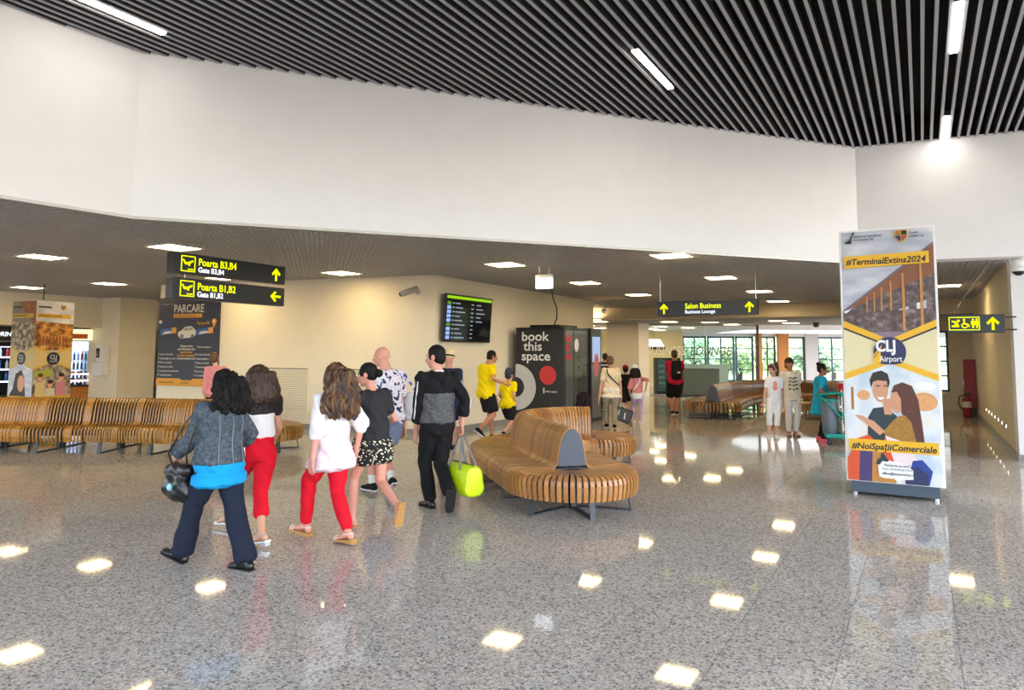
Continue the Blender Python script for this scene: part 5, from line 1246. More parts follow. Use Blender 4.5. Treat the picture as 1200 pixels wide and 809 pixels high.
    def pants(s, m, length=1.95, e=0.012, wide=None, name='trousers', waist=0.28, fold=0.004):
        mb = MB(); s.torso(mb, -0.17, waist, min(e, 0.017), 8); s.seat(mb, min(e, 0.014)); k = s.s
        L = wide or (s.LEG if s.sex != 'm' else s.LEGM)
        for q in 'LR':
            s.limb(mb, s.leg[q], 0, length, L, e, 12)
        return soft(name, mb, m, s.root, s.vox, 3, fold, 0.8)
    def shoes(s, m, sole, name='shoe', high=False, heel=0.0):
        k = s.s; e = 0.010
        for q in 'LR':
            A, d, dn, sd = s.foot[q]; mb = MB()
            mb.tube([A - d * 0.025 * k + dn * (0.0 if high else 0.022) * k, A + d * 0.05 * k + dn * 0.040 * k, A + d * 0.115 * k + dn * 0.055 * k, A + d * 0.165 * k + dn * 0.058 * k], [0.036 * k + e, 0.038 * k + e, 0.042 * k + e, 0.033 * k + e], [0.036 * k + e, 0.032 * k + e, 0.022 * k + e * 0.7, 0.016 * k + e * 0.7], side=sd, n=12)
            mb.ell(A - d * 0.038 * k + dn * 0.045 * k, (0.031 * k + e, 0.036 * k + e, 0.036 * k + e), (sd, d, -dn))
            o = soft(name, mb, m, s.root, s.vox, 1)
            s.sole(q, sole, o, 0.012, heel)
    def sole(s, q, m, parent, th=0.012, heel=0.0, name='sole', w=0.047):
        k = s.s; A, d, dn, sd = s.foot[q]; mb = MB()
        prof = [(-0.082, 0.030), (-0.07, 0.040), (-0.02, 0.040), (0.06, 0.042), (0.12, w), (0.165, 0.043), (0.19, 0.022)]
        poly = [(x * k, y * k) for x, y in prof] + [(x * k, -y * k) for x, y in prof[::-1]]
        n = len(poly); vs = []
        for hh in (0.072, 0.072 + th):
            for x, y in poly: vs.append(A + d * x + sd * y + dn * hh * k)
        mb.add(vs, [tuple(range(n)), tuple(range(2 * n - 1, n - 1, -1))] + [(i, (i + 1) % n, n + (i + 1) % n, n + i) for i in range(n)])
        if heel:
            vs = []
            for hh, sc in ((0.074, 1.0), (0.074 + heel, 0.85)):
                for x, y in ((-0.08, 0.032), (-0.08, -0.032), (-0.01, -0.036), (-0.01, 0.036)): vs.append(A + d * (x * sc * k) + sd * (y * sc * k) + dn * hh * k)
            mb.add(vs, [(0, 1, 2, 3), (7, 6, 5, 4), (0, 4, 5, 1), (1, 5, 6, 2), (2, 6, 7, 3), (3, 7, 4, 0)])
        return obj(name, mb, m, parent)
    def sandals(s, m, strap, heel=0.0, wedge=False, hm=None):
        k = s.s
        for q in 'LR':
            A, d, dn, sd = s.foot[q]
            o = s.sole(q, m, s.root, 0.016 if not wedge else 0.02, 0 if wedge else heel, 'sandal')
            mb = MB()
            for x, h_ in ((0.115, 0.034), (0.14, 0.036)):
                pts = [A + d * x * k + sd * 0.05 * k * math.cos(a) + dn * (0.07 - h_ * math.sin(a)) * k for a in np.linspace(0, math.pi, 9)]; mb.tube(pts, 0.008 * k, 0.004 * k, side=d, n=6)
            pts = [A + d * (-0.005 + 0.055 * math.cos(a)) * k + sd * 0.045 * k * math.sin(a) + dn * 0.02 * k for a in np.linspace(0, 2 * math.pi, 15)]; mb.tube(pts, 0.005 * k, n=6)
            obj('strap', mb, strap, o, True)
            if wedge:
                w_ = MB(); vs = []
                for x, y in ((-0.08, 0.038), (-0.08, -0.038), (0.08, -0.042), (0.08, 0.042)): vs.append(A + d * x * k + sd * y * k + dn * 0.088 * k)
                for x, y in ((-0.075, 0.034), (-0.075, -0.034)): vs.append(A + d * x * k + sd * y * k + dn * (0.088 + heel) * k)
                w_.add(vs, [(0, 1, 2, 3), (4, 5, 1, 0), (5, 4, 3, 2), (0, 3, 4), (1, 5, 2)]); obj('heel', w_, hm or m, o)
    def hair(s, m, style='short', L=0.3, amp=0.003, name='hair', wd=1.0):
        mb = MB(); K = s.hk; ax = s.hax()
        mb.ell(s.H_(0, -0.022, 0.040), (0.081 * K, 0.091 * K, 0.085 * K), ax, 18, 12)
        if style == 'short':
            mb.ell(s.H_(0, -0.045, -0.005), (0.078 * K, 0.066 * K, 0.078 * K), ax)
            for q in (-1, 1): mb.ell(s.H_(q * 0.068, 0.01, 0.01), (0.012 * K, 0.03 * K, 0.04 * K), ax)
        if style == 'fringe':
            mb.ell(s.H_(0, 0.045, 0.062), (0.066 * K, 0.045 * K, 0.04 * K), ax); mb.ell(s.H_(0, -0.045, -0.02), (0.078 * K, 0.062 * K, 0.085 * K), ax)
        if style in ('long', 'bob', 'curly'):
            down = Z
            mb.ell(s.H_(0, -0.035, 0.03), (0.10 * K, 0.095 * K, 0.095 * K), ax, 18, 12)
            base = s.H_(0, -0.05, -0.02)
            n = 11 if style != 'bob' else 9
            for i in range(n):
                a = -1.25 + 2.5 * i / (n - 1); o_ = (s.hr * (0.094 * math.sin(a)) - s.hf * (0.066 * math.cos(a))) * (0.6 + 0.4 * wd); l_ = L * (1 - 0.18 * abs(a) + 0.06 * math.sin(7.3 * i))
                wv = 0.016 if style != 'bob' else 0.004
                pts = [base + o_ * K + s.hu * 0.05 * K]
                for j in range(1, 7):
                    q = j / 6; sp = 1 + (0.55 if style == 'curly' else 0.42) * wd * q * (1.25 - 0.6 * q)
                    pts.append(base + o_ * K * sp - Z * l_ * q + (s.hr * math.sin(5 * q + i * 2.1) + s.hf * math.cos(6 * q + i)) * wv - s.f * 0.03 * q)
                mb.tube(pts, [r_ * K * (0.75 + 0.25 * wd) for r_ in (0.036, 0.042, 0.043, 0.041, 0.037, 0.031, 0.014)], n=9)
        if style in ('bun', 'pony', 'updo'):
            mb.ell(s.H_(0, -0.045, 0.0), (0.074 * K, 0.062 * K, 0.068 * K), ax)
            for q in (-1, 1): mb.ell(s.H_(q * 0.06, 0.02, 0.03), (0.022 * K, 0.04 * K, 0.045 * K), ax)
        if style == 'bun': mb.ell(s.H_(0, -0.125, 0.005), (0.05 * K, 0.038 * K, 0.042 * K), ax)
        if style == 'updo': mb.ell(s.H_(0, -0.085, 0.10), (0.045 * K, 0.045 * K, 0.04 * K), ax)
        if style == 'pony':
            p = s.H_(0, -0.08, 0.09); mb.ell(s.H_(0, 0.04, 0.07), (0.062 * K, 0.045 * K, 0.03 * K), ax)
            mb.tube([p, p - s.hf * 0.06 * K + s.hu * 0.035 * K, p - s.hf * 0.09 * K - Z * 0.08, p - s.hf * 0.075 * K - Z * 0.20, p - s.hf * 0.06 * K - Z * 0.29], [0.022 * K, 0.036 * K, 0.045 * K, 0.042 * K, 0.015 * K], n=10)
        return soft(name, mb, m, s.root, s.vox, 2, 0.0, 1.0, amp)
    def face(s, iris='#2a1c14', lip='#a85a50', brow='#2a1c16'):
        K = s.hk; ax = s.hax(); we = mat('eye_white', '#e8e4de', 0.3); ie = mat('iris_' + iris[1:], iris, 0.2); lp = mat('lip_' + lip[1:], lip, 0.5); bw = mat('brow_' + brow[1:], brow, 0.7)
        for q in (-1, 1):
            e_ = obj('eye', MB().ell(s.H_(q * 0.031, 0.070, 0.0), (0.013 * K, 0.010 * K, 0.0085 * K), ax, 10, 6), we, s.root, True)
            obj('iris', MB().ell(s.H_(q * 0.031, 0.0775, 0.0), (0.0065 * K, 0.004 * K, 0.0068 * K), ax, 8, 5), ie, e_, True)
            obj('eyebrow', MB().tube([s.H_(q * 0.014, 0.083, 0.02), s.H_(q * 0.032, 0.081, 0.026), s.H_(q * 0.048, 0.068, 0.021)], 0.0038 * K, n=6), bw, s.root, True)
        obj('mouth', MB().tube([s.H_(-0.023, 0.068, -0.066), s.H_(-0.008, 0.083, -0.063), s.H_(0.008, 0.083, -0.063), s.H_(0.023, 0.068, -0.066)], 0.0058 * K, n=6), lp, s.root, True)
    def hat(s, m, brim=0.06, crown=0.11, name='hat', band=None, cap=False, fw=0.0):
        K = s.hk; ax = s.hax(); mb = MB()
        if cap:
            mb.ell(s.H_(0, -0.012, 0.055), (0.086 * K, 0.10 * K, 0.082 * K), ax, 16, 10)
            o = obj(name, mb, m, s.root, True)
            br_ = MB(); pts = [(0.075 * math.cos(a), 0.07 + 0.085 * math.sin(a)) for a in np.linspace(0, math.pi, 10)]
            vs = [s.H_(x, y * (1 if fw >= 0 else -1), 0.05 - 0.01 * i) for i in range(2) for x, y in pts]; n = len(pts)
            br_.add(vs, [tuple(range(n)), tuple(range(2 * n - 1, n - 1, -1))] + [(i, (i + 1) % n, n + (i + 1) % n, n + i) for i in range(n)]); obj('brim', br_, m, o)
            return o
        c0 = s.H_(0, -0.012, 0.045)
        mb.tube([c0, c0 + s.hu * crown * 0.55 * K, c0 + s.hu * crown * K], [0.092 * K, 0.088 * K, 0.07 * K], [0.105 * K, 0.10 * K, 0.08 * K], side=s.hr, n=20, dome=0.3)
        o = obj(name, mb, m, s.root, True)
        b = MB(); b.tube([c0 - s.hu * 0.012 * K, c0 + s.hu * 0.002 * K], [(0.092 + brim) * K, (0.085 + brim * 0.4) * K], [(0.105 + brim) * K, (0.098 + brim * 0.4) * K], side=s.hr, n=22, dome=0); obj('brim', b, m, o, True)
        if band:
            b = MB(); b.tube([c0 + s.hu * 0.006 * K, c0 + s.hu * 0.032 * K], [0.095 * K, 0.093 * K], [0.108 * K, 0.105 * K], side=s.hr, n=20, dome=0); obj('band', b, band, o, True)
        return o
PEOPLE = {
    'denim': {'H': 1.55, 'heading': 58, 'pel': (-2.363, 5.833, 0.798), 'neck': (-2.369, 5.833, 1.302), 'hd': (-2.366, 5.863, 1.445), 'aL': (-2.675, 5.926, 0.085), 'aR': (-2.09, 5.756, 0.075), 'wL': (-2.725, 5.874, 0.883), 'wR': (-2.373, 6.111, 0.924), 'sex': 'f', 'g': 1.08, 'fpL': 22, 'fpR': 0, 'fyaw': 14, 'vox': 0.0075, 'curlL': 1.2},
    'redpants': {'H': 1.58, 'heading': 40, 'pel': (-2.327, 6.624, 0.814), 'neck': (-2.337, 6.624, 1.327), 'hd': (-2.366, 6.624, 1.473), 'aL': (-2.753, 7.081, 0.126), 'aR': (-2.194, 6.394, 0.126), 'wL': (-2.531, 6.881, 0.978), 'wR': (-2.312, 6.901, 0.839), 'sex': 'f', 'g': 0.92, 'fpR': -12, 'fpL': -5, 'fyaw': 25, 'vox': 0.0075, 'hyaw': 10},
    'blouse': {'H': 1.6, 'heading': 50, 'pel': (-1.659, 6.655, 0.824), 'neck': (-1.649, 6.655, 1.344), 'hd': (-1.653, 6.655, 1.491), 'aL': (-1.915, 6.778, 0.112), 'aR': (-1.465, 6.522, 0.112), 'wL': (-1.764, 6.388, 0.772), 'wR': (-1.456, 6.778, 0.812), 'sex': 'f', 'g': 1.0, 'fpL': 8, 'fpR': -8, 'fyaw': 15, 'vox': 0.0075},
    'shorts': {'H': 1.6, 'heading': 45, 'pel': (-1.371, 7.168, 0.824), 'neck': (-1.4, 7.168, 1.344), 'hd': (-1.459, 7.188, 1.491), 'aL': (-1.566, 7.179, 0.077), 'aR': (-1.084, 6.932, 0.254), 'wL': (-1.56, 7.394, 0.643), 'wR': (-1.367, 7.497, 0.981), 'sex': 'f', 'g': 0.96, 'fpR': -72, 'hyaw': 38, 'vox': 0.0075, 'poleR': (0.8, -0.3, -0.5), 'hdL': (0.1, 0.1, -1), 'curlL': 1.1},
    'bald': {'H': 1.78, 'heading': 42, 'pel': (-1.553, 9.038, 0.917), 'neck': (-1.586, 9.038, 1.495), 'hd': (-1.66, 9.068, 1.659), 'aL': (-1.732, 9.009, 0.086), 'aR': (-1.452, 8.781, 0.178), 'wL': (-1.761, 9.346, 0.876), 'wR': (-1.369, 9.192, 0.773), 'sex': 'm', 'g': 1.05, 'fpR': -30, 'hyaw': 35, 'vox': 0.009},
    'jacket': {'H': 1.79, 'heading': 32, 'pel': (-0.816, 7.959, 0.922), 'neck': (-0.824, 7.959, 1.504), 'hd': (-0.858, 7.978999999999999, 1.668), 'aL': (-0.898, 8.053, 0.086), 'aR': (-0.652, 7.702, 0.237), 'wL': (-1.061, 7.959, 0.845), 'wR': (-0.55, 7.959, 0.913), 'sex': 'm', 'g': 1.0, 'fpR': -66, 'hyaw': 40, 'vox': 0.008, 'curlR': 1.3, 'hdR': (0.05, 0, -1)},
    'straw': {'H': 1.72, 'heading': 20, 'pel': (-1.075, 12.632, 0.886), 'neck': (-1.113, 12.632, 1.445), 'hd': (-1.115, 12.632, 1.603), 'aL': (-1.144, 12.69, 0.083), 'aR': (-1.023, 12.696, 0.083), 'wL': (-1.227, 12.529, 0.625), 'wR': (-0.891, 12.632, 0.618), 'sex': 'm', 'g': 1.0, 'hyaw': -60, 'vox': 0.011},
    'pink': {'H': 1.68, 'heading': 12, 'pel': (-6.095, 14.686, 0.865), 'neck': (-6.1, 14.686, 1.411), 'hd': (-6.141, 14.686, 1.566), 'aL': (-6.062, 14.483, 0.081), 'aR': (-5.876, 14.492, 0.081), 'wL': (-6.236, 14.532, 0.781), 'wR': (-5.81, 14.686, 0.74), 'sex': 'f', 'g': 1.05, 'vox': 0.011},
    'dad': {'H': 1.76, 'heading': -55, 'pel': (-0.507, 14.481, 0.906), 'neck': (-0.497, 14.531, 1.478), 'hd': (-0.395, 14.581, 1.64), 'aL': (-0.375, 14.343, 0.085), 'aR': (-0.623, 14.121, 0.224), 'wL': (-0.377, 14.84, 0.851), 'wR': (-0.125, 14.224, 1.108), 'sex': 'm', 'g': 1.05, 'fpR': -35, 'hyaw': -15, 'vox': 0.011, 'pnR': (0.5, 0.8, 0)},
    'boy': {'H': 1.36, 'heading': -35, 'pel': (-0.072, 14.378, 0.7), 'neck': (-0.041, 14.378, 1.142), 'hd': (-0.042, 14.378, 1.268), 'aL': (0.018, 14.363, 0.066), 'aR': (-0.134, 14.07, 0.166), 'wL': (-0.161, 14.583, 0.746), 'wR': (0.082, 14.327, 0.731), 'sex': 'c', 'g': 1.0, 'fpR': -30, 'vox': 0.011, 'hk': 1.2},
    'child': {'H': 1.2, 'heading': 0, 'pel': (1.175, 11.759, 0.5), 'neck': (1.176, 11.759, 0.86), 'hd': (1.176, 11.759, 0.985), 'aL': (1.153, 12.119, 0.418), 'aR': (1.283, 12.119, 0.419), 'wL': (1.106, 12.067, 0.494), 'wR': (1.307, 12.067, 0.495), 'sex': 'c', 'vox': 0.011, 'hk': 1.22},
    'beige': {'H': 1.65, 'heading': -4, 'pel': (2.35, 16.843, 0.85), 'neck': (2.353, 16.843, 1.386), 'hd': (2.333, 16.843, 1.538), 'aL': (2.237, 16.78, 0.08), 'aR': (2.39, 16.6, 0.08), 'wL': (2.055, 16.74, 0.655), 'wR': (2.582, 16.791, 0.655), 'sex': 'f', 'g': 1.12, 'vox': 0.011, 'curlR': 1.3},
    'redcap': {'H': 1.38, 'heading': -5, 'pel': (3.142, 19.513, 0.711), 'neck': (3.146, 19.513, 1.159), 'hd': (3.123, 19.513, 1.286), 'aL': (3.008, 18.99, 0.067), 'aR': (3.186, 19.102, 0.194), 'wL': (2.994, 19.616, 0.662), 'wR': (3.328, 19.513, 0.623), 'sex': 'c', 'g': 1.02, 'fpR': -30, 'vox': 0.012, 'hk': 1.2},
    'whitehat': {'H': 1.38, 'heading': -5, 'pel': (3.1, 17.562, 0.711), 'neck': (3.083, 17.562, 1.159), 'hd': (3.042, 17.562, 1.286), 'aL': (3.022, 17.63, 0.067), 'aR': (3.133, 17.428, 0.067), 'wL': (2.929, 17.664, 0.727), 'wR': (3.273, 17.356, 0.89), 'sex': 'c', 'g': 1.02, 'vox': 0.012, 'hk': 1.2},
    'backpack': {'H': 1.82, 'heading': 0, 'pel': (4.688, 20.437, 0.937), 'neck': (4.695, 20.437, 1.529), 'hd': (4.673, 20.437, 1.696), 'aL': (4.597, 20.411, 0.088), 'aR': (4.72, 20.419, 0.088), 'wL': (4.594, 20.899, 0.949), 'wR': (4.996, 20.899, 1.075), 'sex': 'm', 'g': 1.05, 'vox': 0.012, 'fpL': -15},
    'girl': {'H': 1.5, 'heading': 172, 'pel': (5.493, 14.943, 0.772), 'neck': (5.505, 14.943, 1.26), 'hd': (5.473, 14.943, 1.398), 'aL': (5.45, 14.781, 0.072), 'aR': (5.307, 14.774, 0.072), 'wL': (5.632, 14.891, 0.672), 'wR': (5.259, 14.891, 0.688), 'sex': 'c', 'g': 1.0, 'hyaw': -45, 'vox': 0.01, 'hk': 1.2},
    'lady': {'H': 1.63, 'heading': 176, 'pel': (6.032, 15.354, 0.839), 'neck': (6.009, 15.354, 1.369), 'hd': (5.995, 15.354, 1.519), 'aL': (6.048, 15.265, 0.079), 'aR': (5.9, 15.258, 0.079), 'wL': (6.171, 15.251, 0.74), 'wR': (5.79, 15.302, 0.752), 'sex': 'f', 'g': 1.06, 'vox': 0.01, 'hk': 1.18},
    'cleaner': {'H': 1.53, 'heading': -108, 'pel': (6.19, 14.327, 0.788), 'neck': (6.222, 14.327, 1.285), 'hd': (6.261, 14.327, 1.426), 'aL': (6.257, 14.535, 0.074), 'aR': (6.144, 14.118, 0.074), 'wL': (6.52, 14.481, 0.913), 'wR': (6.28, 13.988, 0.891), 'sex': 'f', 'g': 1.0, 'vox': 0.01, 'hk': 1.14, 'hyaw': -8, 'curlL': 1.2, 'curlR': 1.2},
    'navy': {'H': 1.72, 'heading': 0, 'pel': (2.938, 22.594, 0.886), 'neck': (2.94, 22.594, 1.445), 'hd': (2.968, 22.594, 1.603), 'aL': (2.792, 22.113, 0.083), 'aR': (2.952, 22.125, 0.083), 'wL': (2.748, 22.594, 0.899), 'wR': (3.127, 22.594, 0.902), 'sex': 'm', 'g': 1.0, 'vox': 0.014},
}
SK1 = mat('skin_warm', '#d3a084', 0.5, var=0.04, spec=0.35); SK2 = mat('skin_pink', '#d99a86', 0.5, var=0.05, spec=0.35); SK3 = mat('skin_tan', '#b97f60', 0.5, var=0.04, spec=0.35); SK4 = mat('skin_deep', '#96644a', 0.5, var=0.04, spec=0.35)
HB = mat('hair_black', '#120f0e', 0.65, var=0.4, scale=60, spec=0.25); HBR = mat('hair_brown', '#3a261b', 0.5, var=0.4, scale=50); HLB = mat('hair_light_brown', '#6a4a30', 0.5, var=0.35, scale=50); HDK = mat('hair_dark_brown', '#2a1a14', 0.5, var=0.35, scale=50)
HOM = ramp_mat('hair_ombre', 'ShaderNodeTexNoise', [(0.3, '#2c1a0d'), (0.5, '#4c301a'), (0.7, '#7c562e')], rough=0.5, scale=9, stretch=(3, 3, 1))
HGR = mat('hair_grey', '#8e8580', 0.6, var=0.2)
def cloth(n, c, rough=0.85, var=0.06, bump=0.15, scale=60): return mat(n, c, rough, var=var, scale=scale, bump=bump, spec=0.25)
DENIM = ramp_mat('denim_grey', 'ShaderNodeTexNoise', [(0.3, '#3c434c'), (0.5, '#4b535d'), (0.72, '#606871')], rough=0.85, scale=40, bump=0.3, spec=0.2)
NAVYD = cloth('denim_navy', '#1c2334', var=0.15); TURQ = cloth('shirt_turquoise', '#1497d4'); BLKL = mat('leather_black', '#141416', 0.35, var=0.15, scale=20, bump=0.2)
RED = cloth('red_cotton', '#d8152b'); WHT = cloth('white_cotton', '#eeecef', var=0.02); LACE = ramp_mat('black_lace', 'ShaderNodeTexVoronoi', [(0.0, '#a8837a'), (0.22, '#3a2a2a'), (0.35, '#171416')], rough=0.8, scale=60)
BLK = cloth('black_cotton', '#18181b'); CHAR = cloth('charcoal_cotton', '#2f3033', var=0.12); HEATH = ramp_mat('heather_grey', 'ShaderNodeTexNoise', [(0.35, '#37373b'), (0.5, '#55555a'), (0.65, '#77777c')], rough=0.9, scale=70, stretch=(1, 1, 2.2), spec=0.2)
DAISY = ramp_mat('daisy_print', 'ShaderNodeTexVoronoi', [(0.0, '#f0e6c8'), (0.30, '#e8dfc6'), (0.36, '#151517')], rough=0.85, scale=38, constant=True)
TROP = ramp_mat('tropical_print', 'ShaderNodeTexNoise', [(0.0, '#27304f'), (0.40, '#6a6f96'), (0.43, '#e8e2ea'), (0.60, '#e8e2ea'), (0.615, '#c4869c'), (0.645, '#ece6ee')], rough=0.85, scale=17, constant=True, tex_kw={'Detail': 1.5})
BLUES = cloth('blue_grey_cotton', '#77809c'); BURG = cloth('burgundy_hem', '#8a4a54'); YEL = cloth('yellow_cotton', '#efd400', var=0.04); PINK = cloth('pink_knit', '#dd8f92'); LPINK = cloth('pale_pink_cotton', '#ead6e2', var=0.02)
BEIG = cloth('beige_cotton', '#e6d3b0'); OLIV = cloth('olive_linen', '#8f8873'); CREAM = cloth('cream_cotton', '#ece4d2', var=0.03); LAV = cloth('lavender_cotton', '#b8a2c4'); TEALC = cloth('work_teal', '#1f9dbd'); NAVY = cloth('navy_cotton', '#222a44'); PALEG = cloth('pale_grey_cotton', '#dcdbdc', var=0.02)
LIME = mat('lime_nylon', '#cdea10', 0.45, var=0.06, scale=14, bump=0.3); TAN = mat('tan_cork', '#b98a4e', 0.6, var=0.15, scale=40); TANL = mat('tan_strap', '#c9a07c', 0.5); SILV = mat('silver_leather', '#cfcfd2', 0.25, 0.6); SOLEW = mat('white_rubber', '#e4e2de', 0.6); SOLEB = mat('black_rubber', '#1c1c1d', 0.6); PINKS = mat('pink_trainer', '#e8607c', 0.6); STRAW = mat('straw_weave', '#e3cf9c', 0.8, var=0.12, scale=80, bump=0.3)
def P_(k, label, **kw):
    d = dict(PEOPLE[k]); d['label'] = label; d.update(kw); return Person(d)
BAGS = {}
# 1 woman in the denim jacket
p = P_('denim', 'woman with black curly hair in a grey denim jacket over a turquoise shirt, striding left')
p.body(SK1); p.pants(NAVYD, 1.97, 0.016, wide=[(0, 0.098), (0.4, 0.09), (0.9, 0.07), (1.0, 0.068), (1.4, 0.072), (2, 0.08)]); p.panel(TURQ, -0.09, 0.05, 0.046, 'shirt_hem', drop=0.085, flare=0.03, seat=False)
j = p.top(DENIM, 1.85, 0.065, 0.056, 0.0, 0.0, 0.026, 0.008, 'jacket', fold=0.005); p.hair(HB, 'curly', 0.23, 0.009, wd=1.35); p.shoes(BLKL, SOLEB, 'shoe')
cb = MB(); cb.tube([p.H_(0, -0.03, -0.13) + p.r * 0.075, p.H_(0, -0.085, -0.125), p.H_(0, -0.03, -0.13) - p.r * 0.075], [0.025] * 3, [0.03] * 3, n=8); soft('collar', cb, DENIM, p.root, 0.009, 2)
sm = MB()
for a in (-0.55, 0.0, 0.55):
    pts = [p.pel + (p.neck - p.pel) * t + (-p.f * (p.tor(t, 0.060)[1] * math.cos(a)) + p.r * (p.tor(t, 0.060)[0] * math.sin(a))) for t in np.linspace(0.06, 0.8, 8)]; sm.tube(pts, 0.0035, n=5)
obj('jacket_seams', sm, mat('denim_seam', '#7d8794', 0.8), p.root, True)
BAGS['denim'] = p
# 2 woman in red capri trousers
p = P_('redpants', 'woman with brown hair, black lace and white top and red cropped trousers, walking left')
p.body(SK1); p.pants(RED, 1.55, 0.012, waist=0.27, wide=[(0, 0.10), (0.4, 0.09), (1.0, 0.064), (1.3, 0.064), (2, 0.056)]); p.top(WHT, 0.45, 0.25, 0.024); p.panel(LACE, 0.66, 0.965, 0.031, 'lace_yoke', arms=0.42); p.hair(HBR, 'bob', 0.23, 0.004, wd=1.5); p.sandals(SILV, SILV, heel=0.05)
BAGS['redpants'] = p
# 3 woman in the white blouse
p = P_('blouse', 'woman with long wavy brown hair in a white puff-sleeve blouse and red leggings')
p.body(SK2); p.pants(RED, 1.93, 0.014, wide=[(0, 0.104), (0.4, 0.094), (0.9, 0.066), (1.0, 0.062), (1.3, 0.062), (1.7, 0.046), (2, 0.038)]); p.top(WHT, 1.25, 0.35, 0.03, 0.0, 0, 0.014, name='blouse', puff=[(0, 0.06), (0.5, 0.058), (0.95, 0.066), (1.1, 0.066), (1.2, 0.05), (1.25, 0.044)], fold=0.005)
p.panel(LPINK, -0.02, 0.42, 0.034, 'blouse_skirt', drop=0.14, flare=0.22, fold=0.006); p.hair(HOM, 'curly', 0.40, 0.007, wd=1.6); p.sandals(TAN, mat('white_strap', '#e9ddd6', 0.5), 0.03, True)
# 4 woman in the daisy shorts
p = P_('shorts', 'woman with a dark bun, charcoal T-shirt and black daisy-print shorts, stepping forward')
p.body(SK2); p.pants(DAISY, 0.42, 0.03, name='shorts', waist=0.3, wide=[(0, 0.115), (0.45, 0.115), (1, 0.1)]); p.top(CHAR, 0.62, 0.07, 0.036, fold=0.006, sl_e=0.02); p.hair(HB, 'bun', amp=0.002); p.sandals(TAN, TANL); p.face()
BAGS['shorts'] = p
# 5 bald man
p = P_('bald', 'bald man in a white tropical-print shirt and blue grey shorts')
p.body(SK2); p.pants(BLUES, 0.72, 0.03, name='shorts', wide=[(0, 0.105), (0.7, 0.095), (1, 0.09)]); p.panel(BURG, -0.2, -0.16, 0.0, 'short_lining') if False else None
p.top(TROP, 0.75, -0.06, 0.035, name='shirt'); p.shoes(BLK, SOLEW, 'trainer')
for q in 'LR':
    mb = MB(); p.limb(mb, p.leg[q], 1.78, 1.98, p.LEGM, 0.006, 4); obj('sock', mb, SOLEW, p.root, True)
p.face(brow='#8a7468'); BAGS['bald'] = p
# 6 man in the black jacket
p = P_('jacket', 'man in a black and grey hooded track jacket and black trousers, walking left')
p.body(SK2); p.pants(BLK, 1.96, 0.016, wide=[(0, 0.092), (0.4, 0.084), (1.0, 0.064), (1.4, 0.06), (2, 0.056)]); p.top(BLK, 1.55, 0.07, 0.035, 0, 0, 0.024, 0.006, 'jacket', fold=0.005); p.panel(HEATH, 0.065, 0.60, 0.0395, 'lower_panel', fold=0.005)
mb = MB(); mb.tube([p.neck - p.f * 0.03 + p.r * 0.10 - Z * 0.0, p.neck - p.f * 0.10 - Z * 0.06 + p.r * 0.06, p.neck - p.f * 0.13 - Z * 0.10, p.neck - p.f * 0.10 - Z * 0.06 - p.r * 0.06, p.neck - p.f * 0.03 - p.r * 0.10], [0.03, 0.05, 0.06, 0.05, 0.03], n=10); soft('hood', mb, BLK, p.root, 0.009, 3, 0.003)
mb = MB(); mb.tube([p.neck - Z * 0.03, p.neck + Z * 0.02], [0.07, 0.066], [0.066, 0.062], n=16, dome=0.1); obj('white_collar', mb, WHT, p.root, True)
for q in 'LR':
    mb = MB(); sgn = p.r * (1 if q == 'R' else -1); pts = [a + (sgn * 0.8 - p.f * 0.5).normalized() * (np.interp(t, [0, 1, 1.5], [0.078, 0.064, 0.058])) for a, t in zip(along(p.arm[q], 1.45, 9, 0.1), np.linspace(0.1, 1.45, 9))]; mb.tube(pts, 0.011, 0.004, side=p.r, n=8); obj('sleeve_stripe', mb, PALEG, p.root, True)
p.hair(HB, 'short', amp=0.0015); p.shoes(BLKL, SOLEB); p.face(); BAGS['jacket'] = p
# 7 man in the straw hat
p = P_('straw', 'man in a cream straw hat mostly hidden behind the man in the black jacket')
p.body(SK2); p.pants(NAVY, 0.85, 0.03, name='shorts'); p.top(NAVY, 0.6, -0.05, 0.025); p.hat(STRAW, 0.035, 0.10, 'straw_hat', BLK); p.shoes(BLK, SOLEW, 'trainer'); p.face()
# 8 woman in pink
p = P_('pink', 'woman with short brown hair in a pink sweater standing behind the long bench')
p.body(SK1); p.pants(BLK, 1.95, 0.014); p.top(PINK, 1.7, -0.1, 0.026, sl_e=0.02); p.hair(HLB, 'short', amp=0.005); p.shoes(BLK, SOLEB)
# 9, 10 man and boy in yellow
p = P_('dad', 'man in a yellow polo shirt and black shorts with a hand on the boy')
p.body(SK3); p.pants(BLK, 0.80, 0.03, name='shorts', wide=[(0, 0.09), (0.5, 0.092), (0.8, 0.09), (1, 0.09)]); p.top(YEL, 0.62, -0.12, 0.048, name='polo_shirt', sl_e=0.026); p.hair(HB, 'short', amp=0.001); p.shoes(BLK, SOLEW, 'trainer'); p.face()
p = P_('boy', 'boy in a yellow polo shirt, black shorts and a dark bucket hat')
p.body(SK1); p.pants(BLK, 0.85, 0.03, name='shorts', wide=[(0, 0.085), (0.5, 0.09), (0.8, 0.088), (1, 0.085)]); p.top(YEL, 0.6, -0.12, 0.044, name='polo_shirt', sl_e=0.024); p.hair(HDK, 'short'); p.hat(cloth('bucket_grey', '#39404e'), 0.02, 0.10, 'bucket_hat'); p.shoes(BLK, SOLEW, 'trainer'); p.face()
# 11 child sitting behind the centre bench
p = P_('child', 'child with dark reddish hair sitting with the back to us on the middle bench')
p.body(SK1); p.pants(NAVY, 1.9, 0.012); p.top(cloth('plum_cotton', '#4a2029'), 1.6, -0.1, 0.02); p.hair(mat('hair_plum', '#1d0f10', 0.7, var=0.4, scale=50, spec=0.2), 'long', 0.24, 0.004); p.shoes(SOLEW, SOLEW, 'trainer')
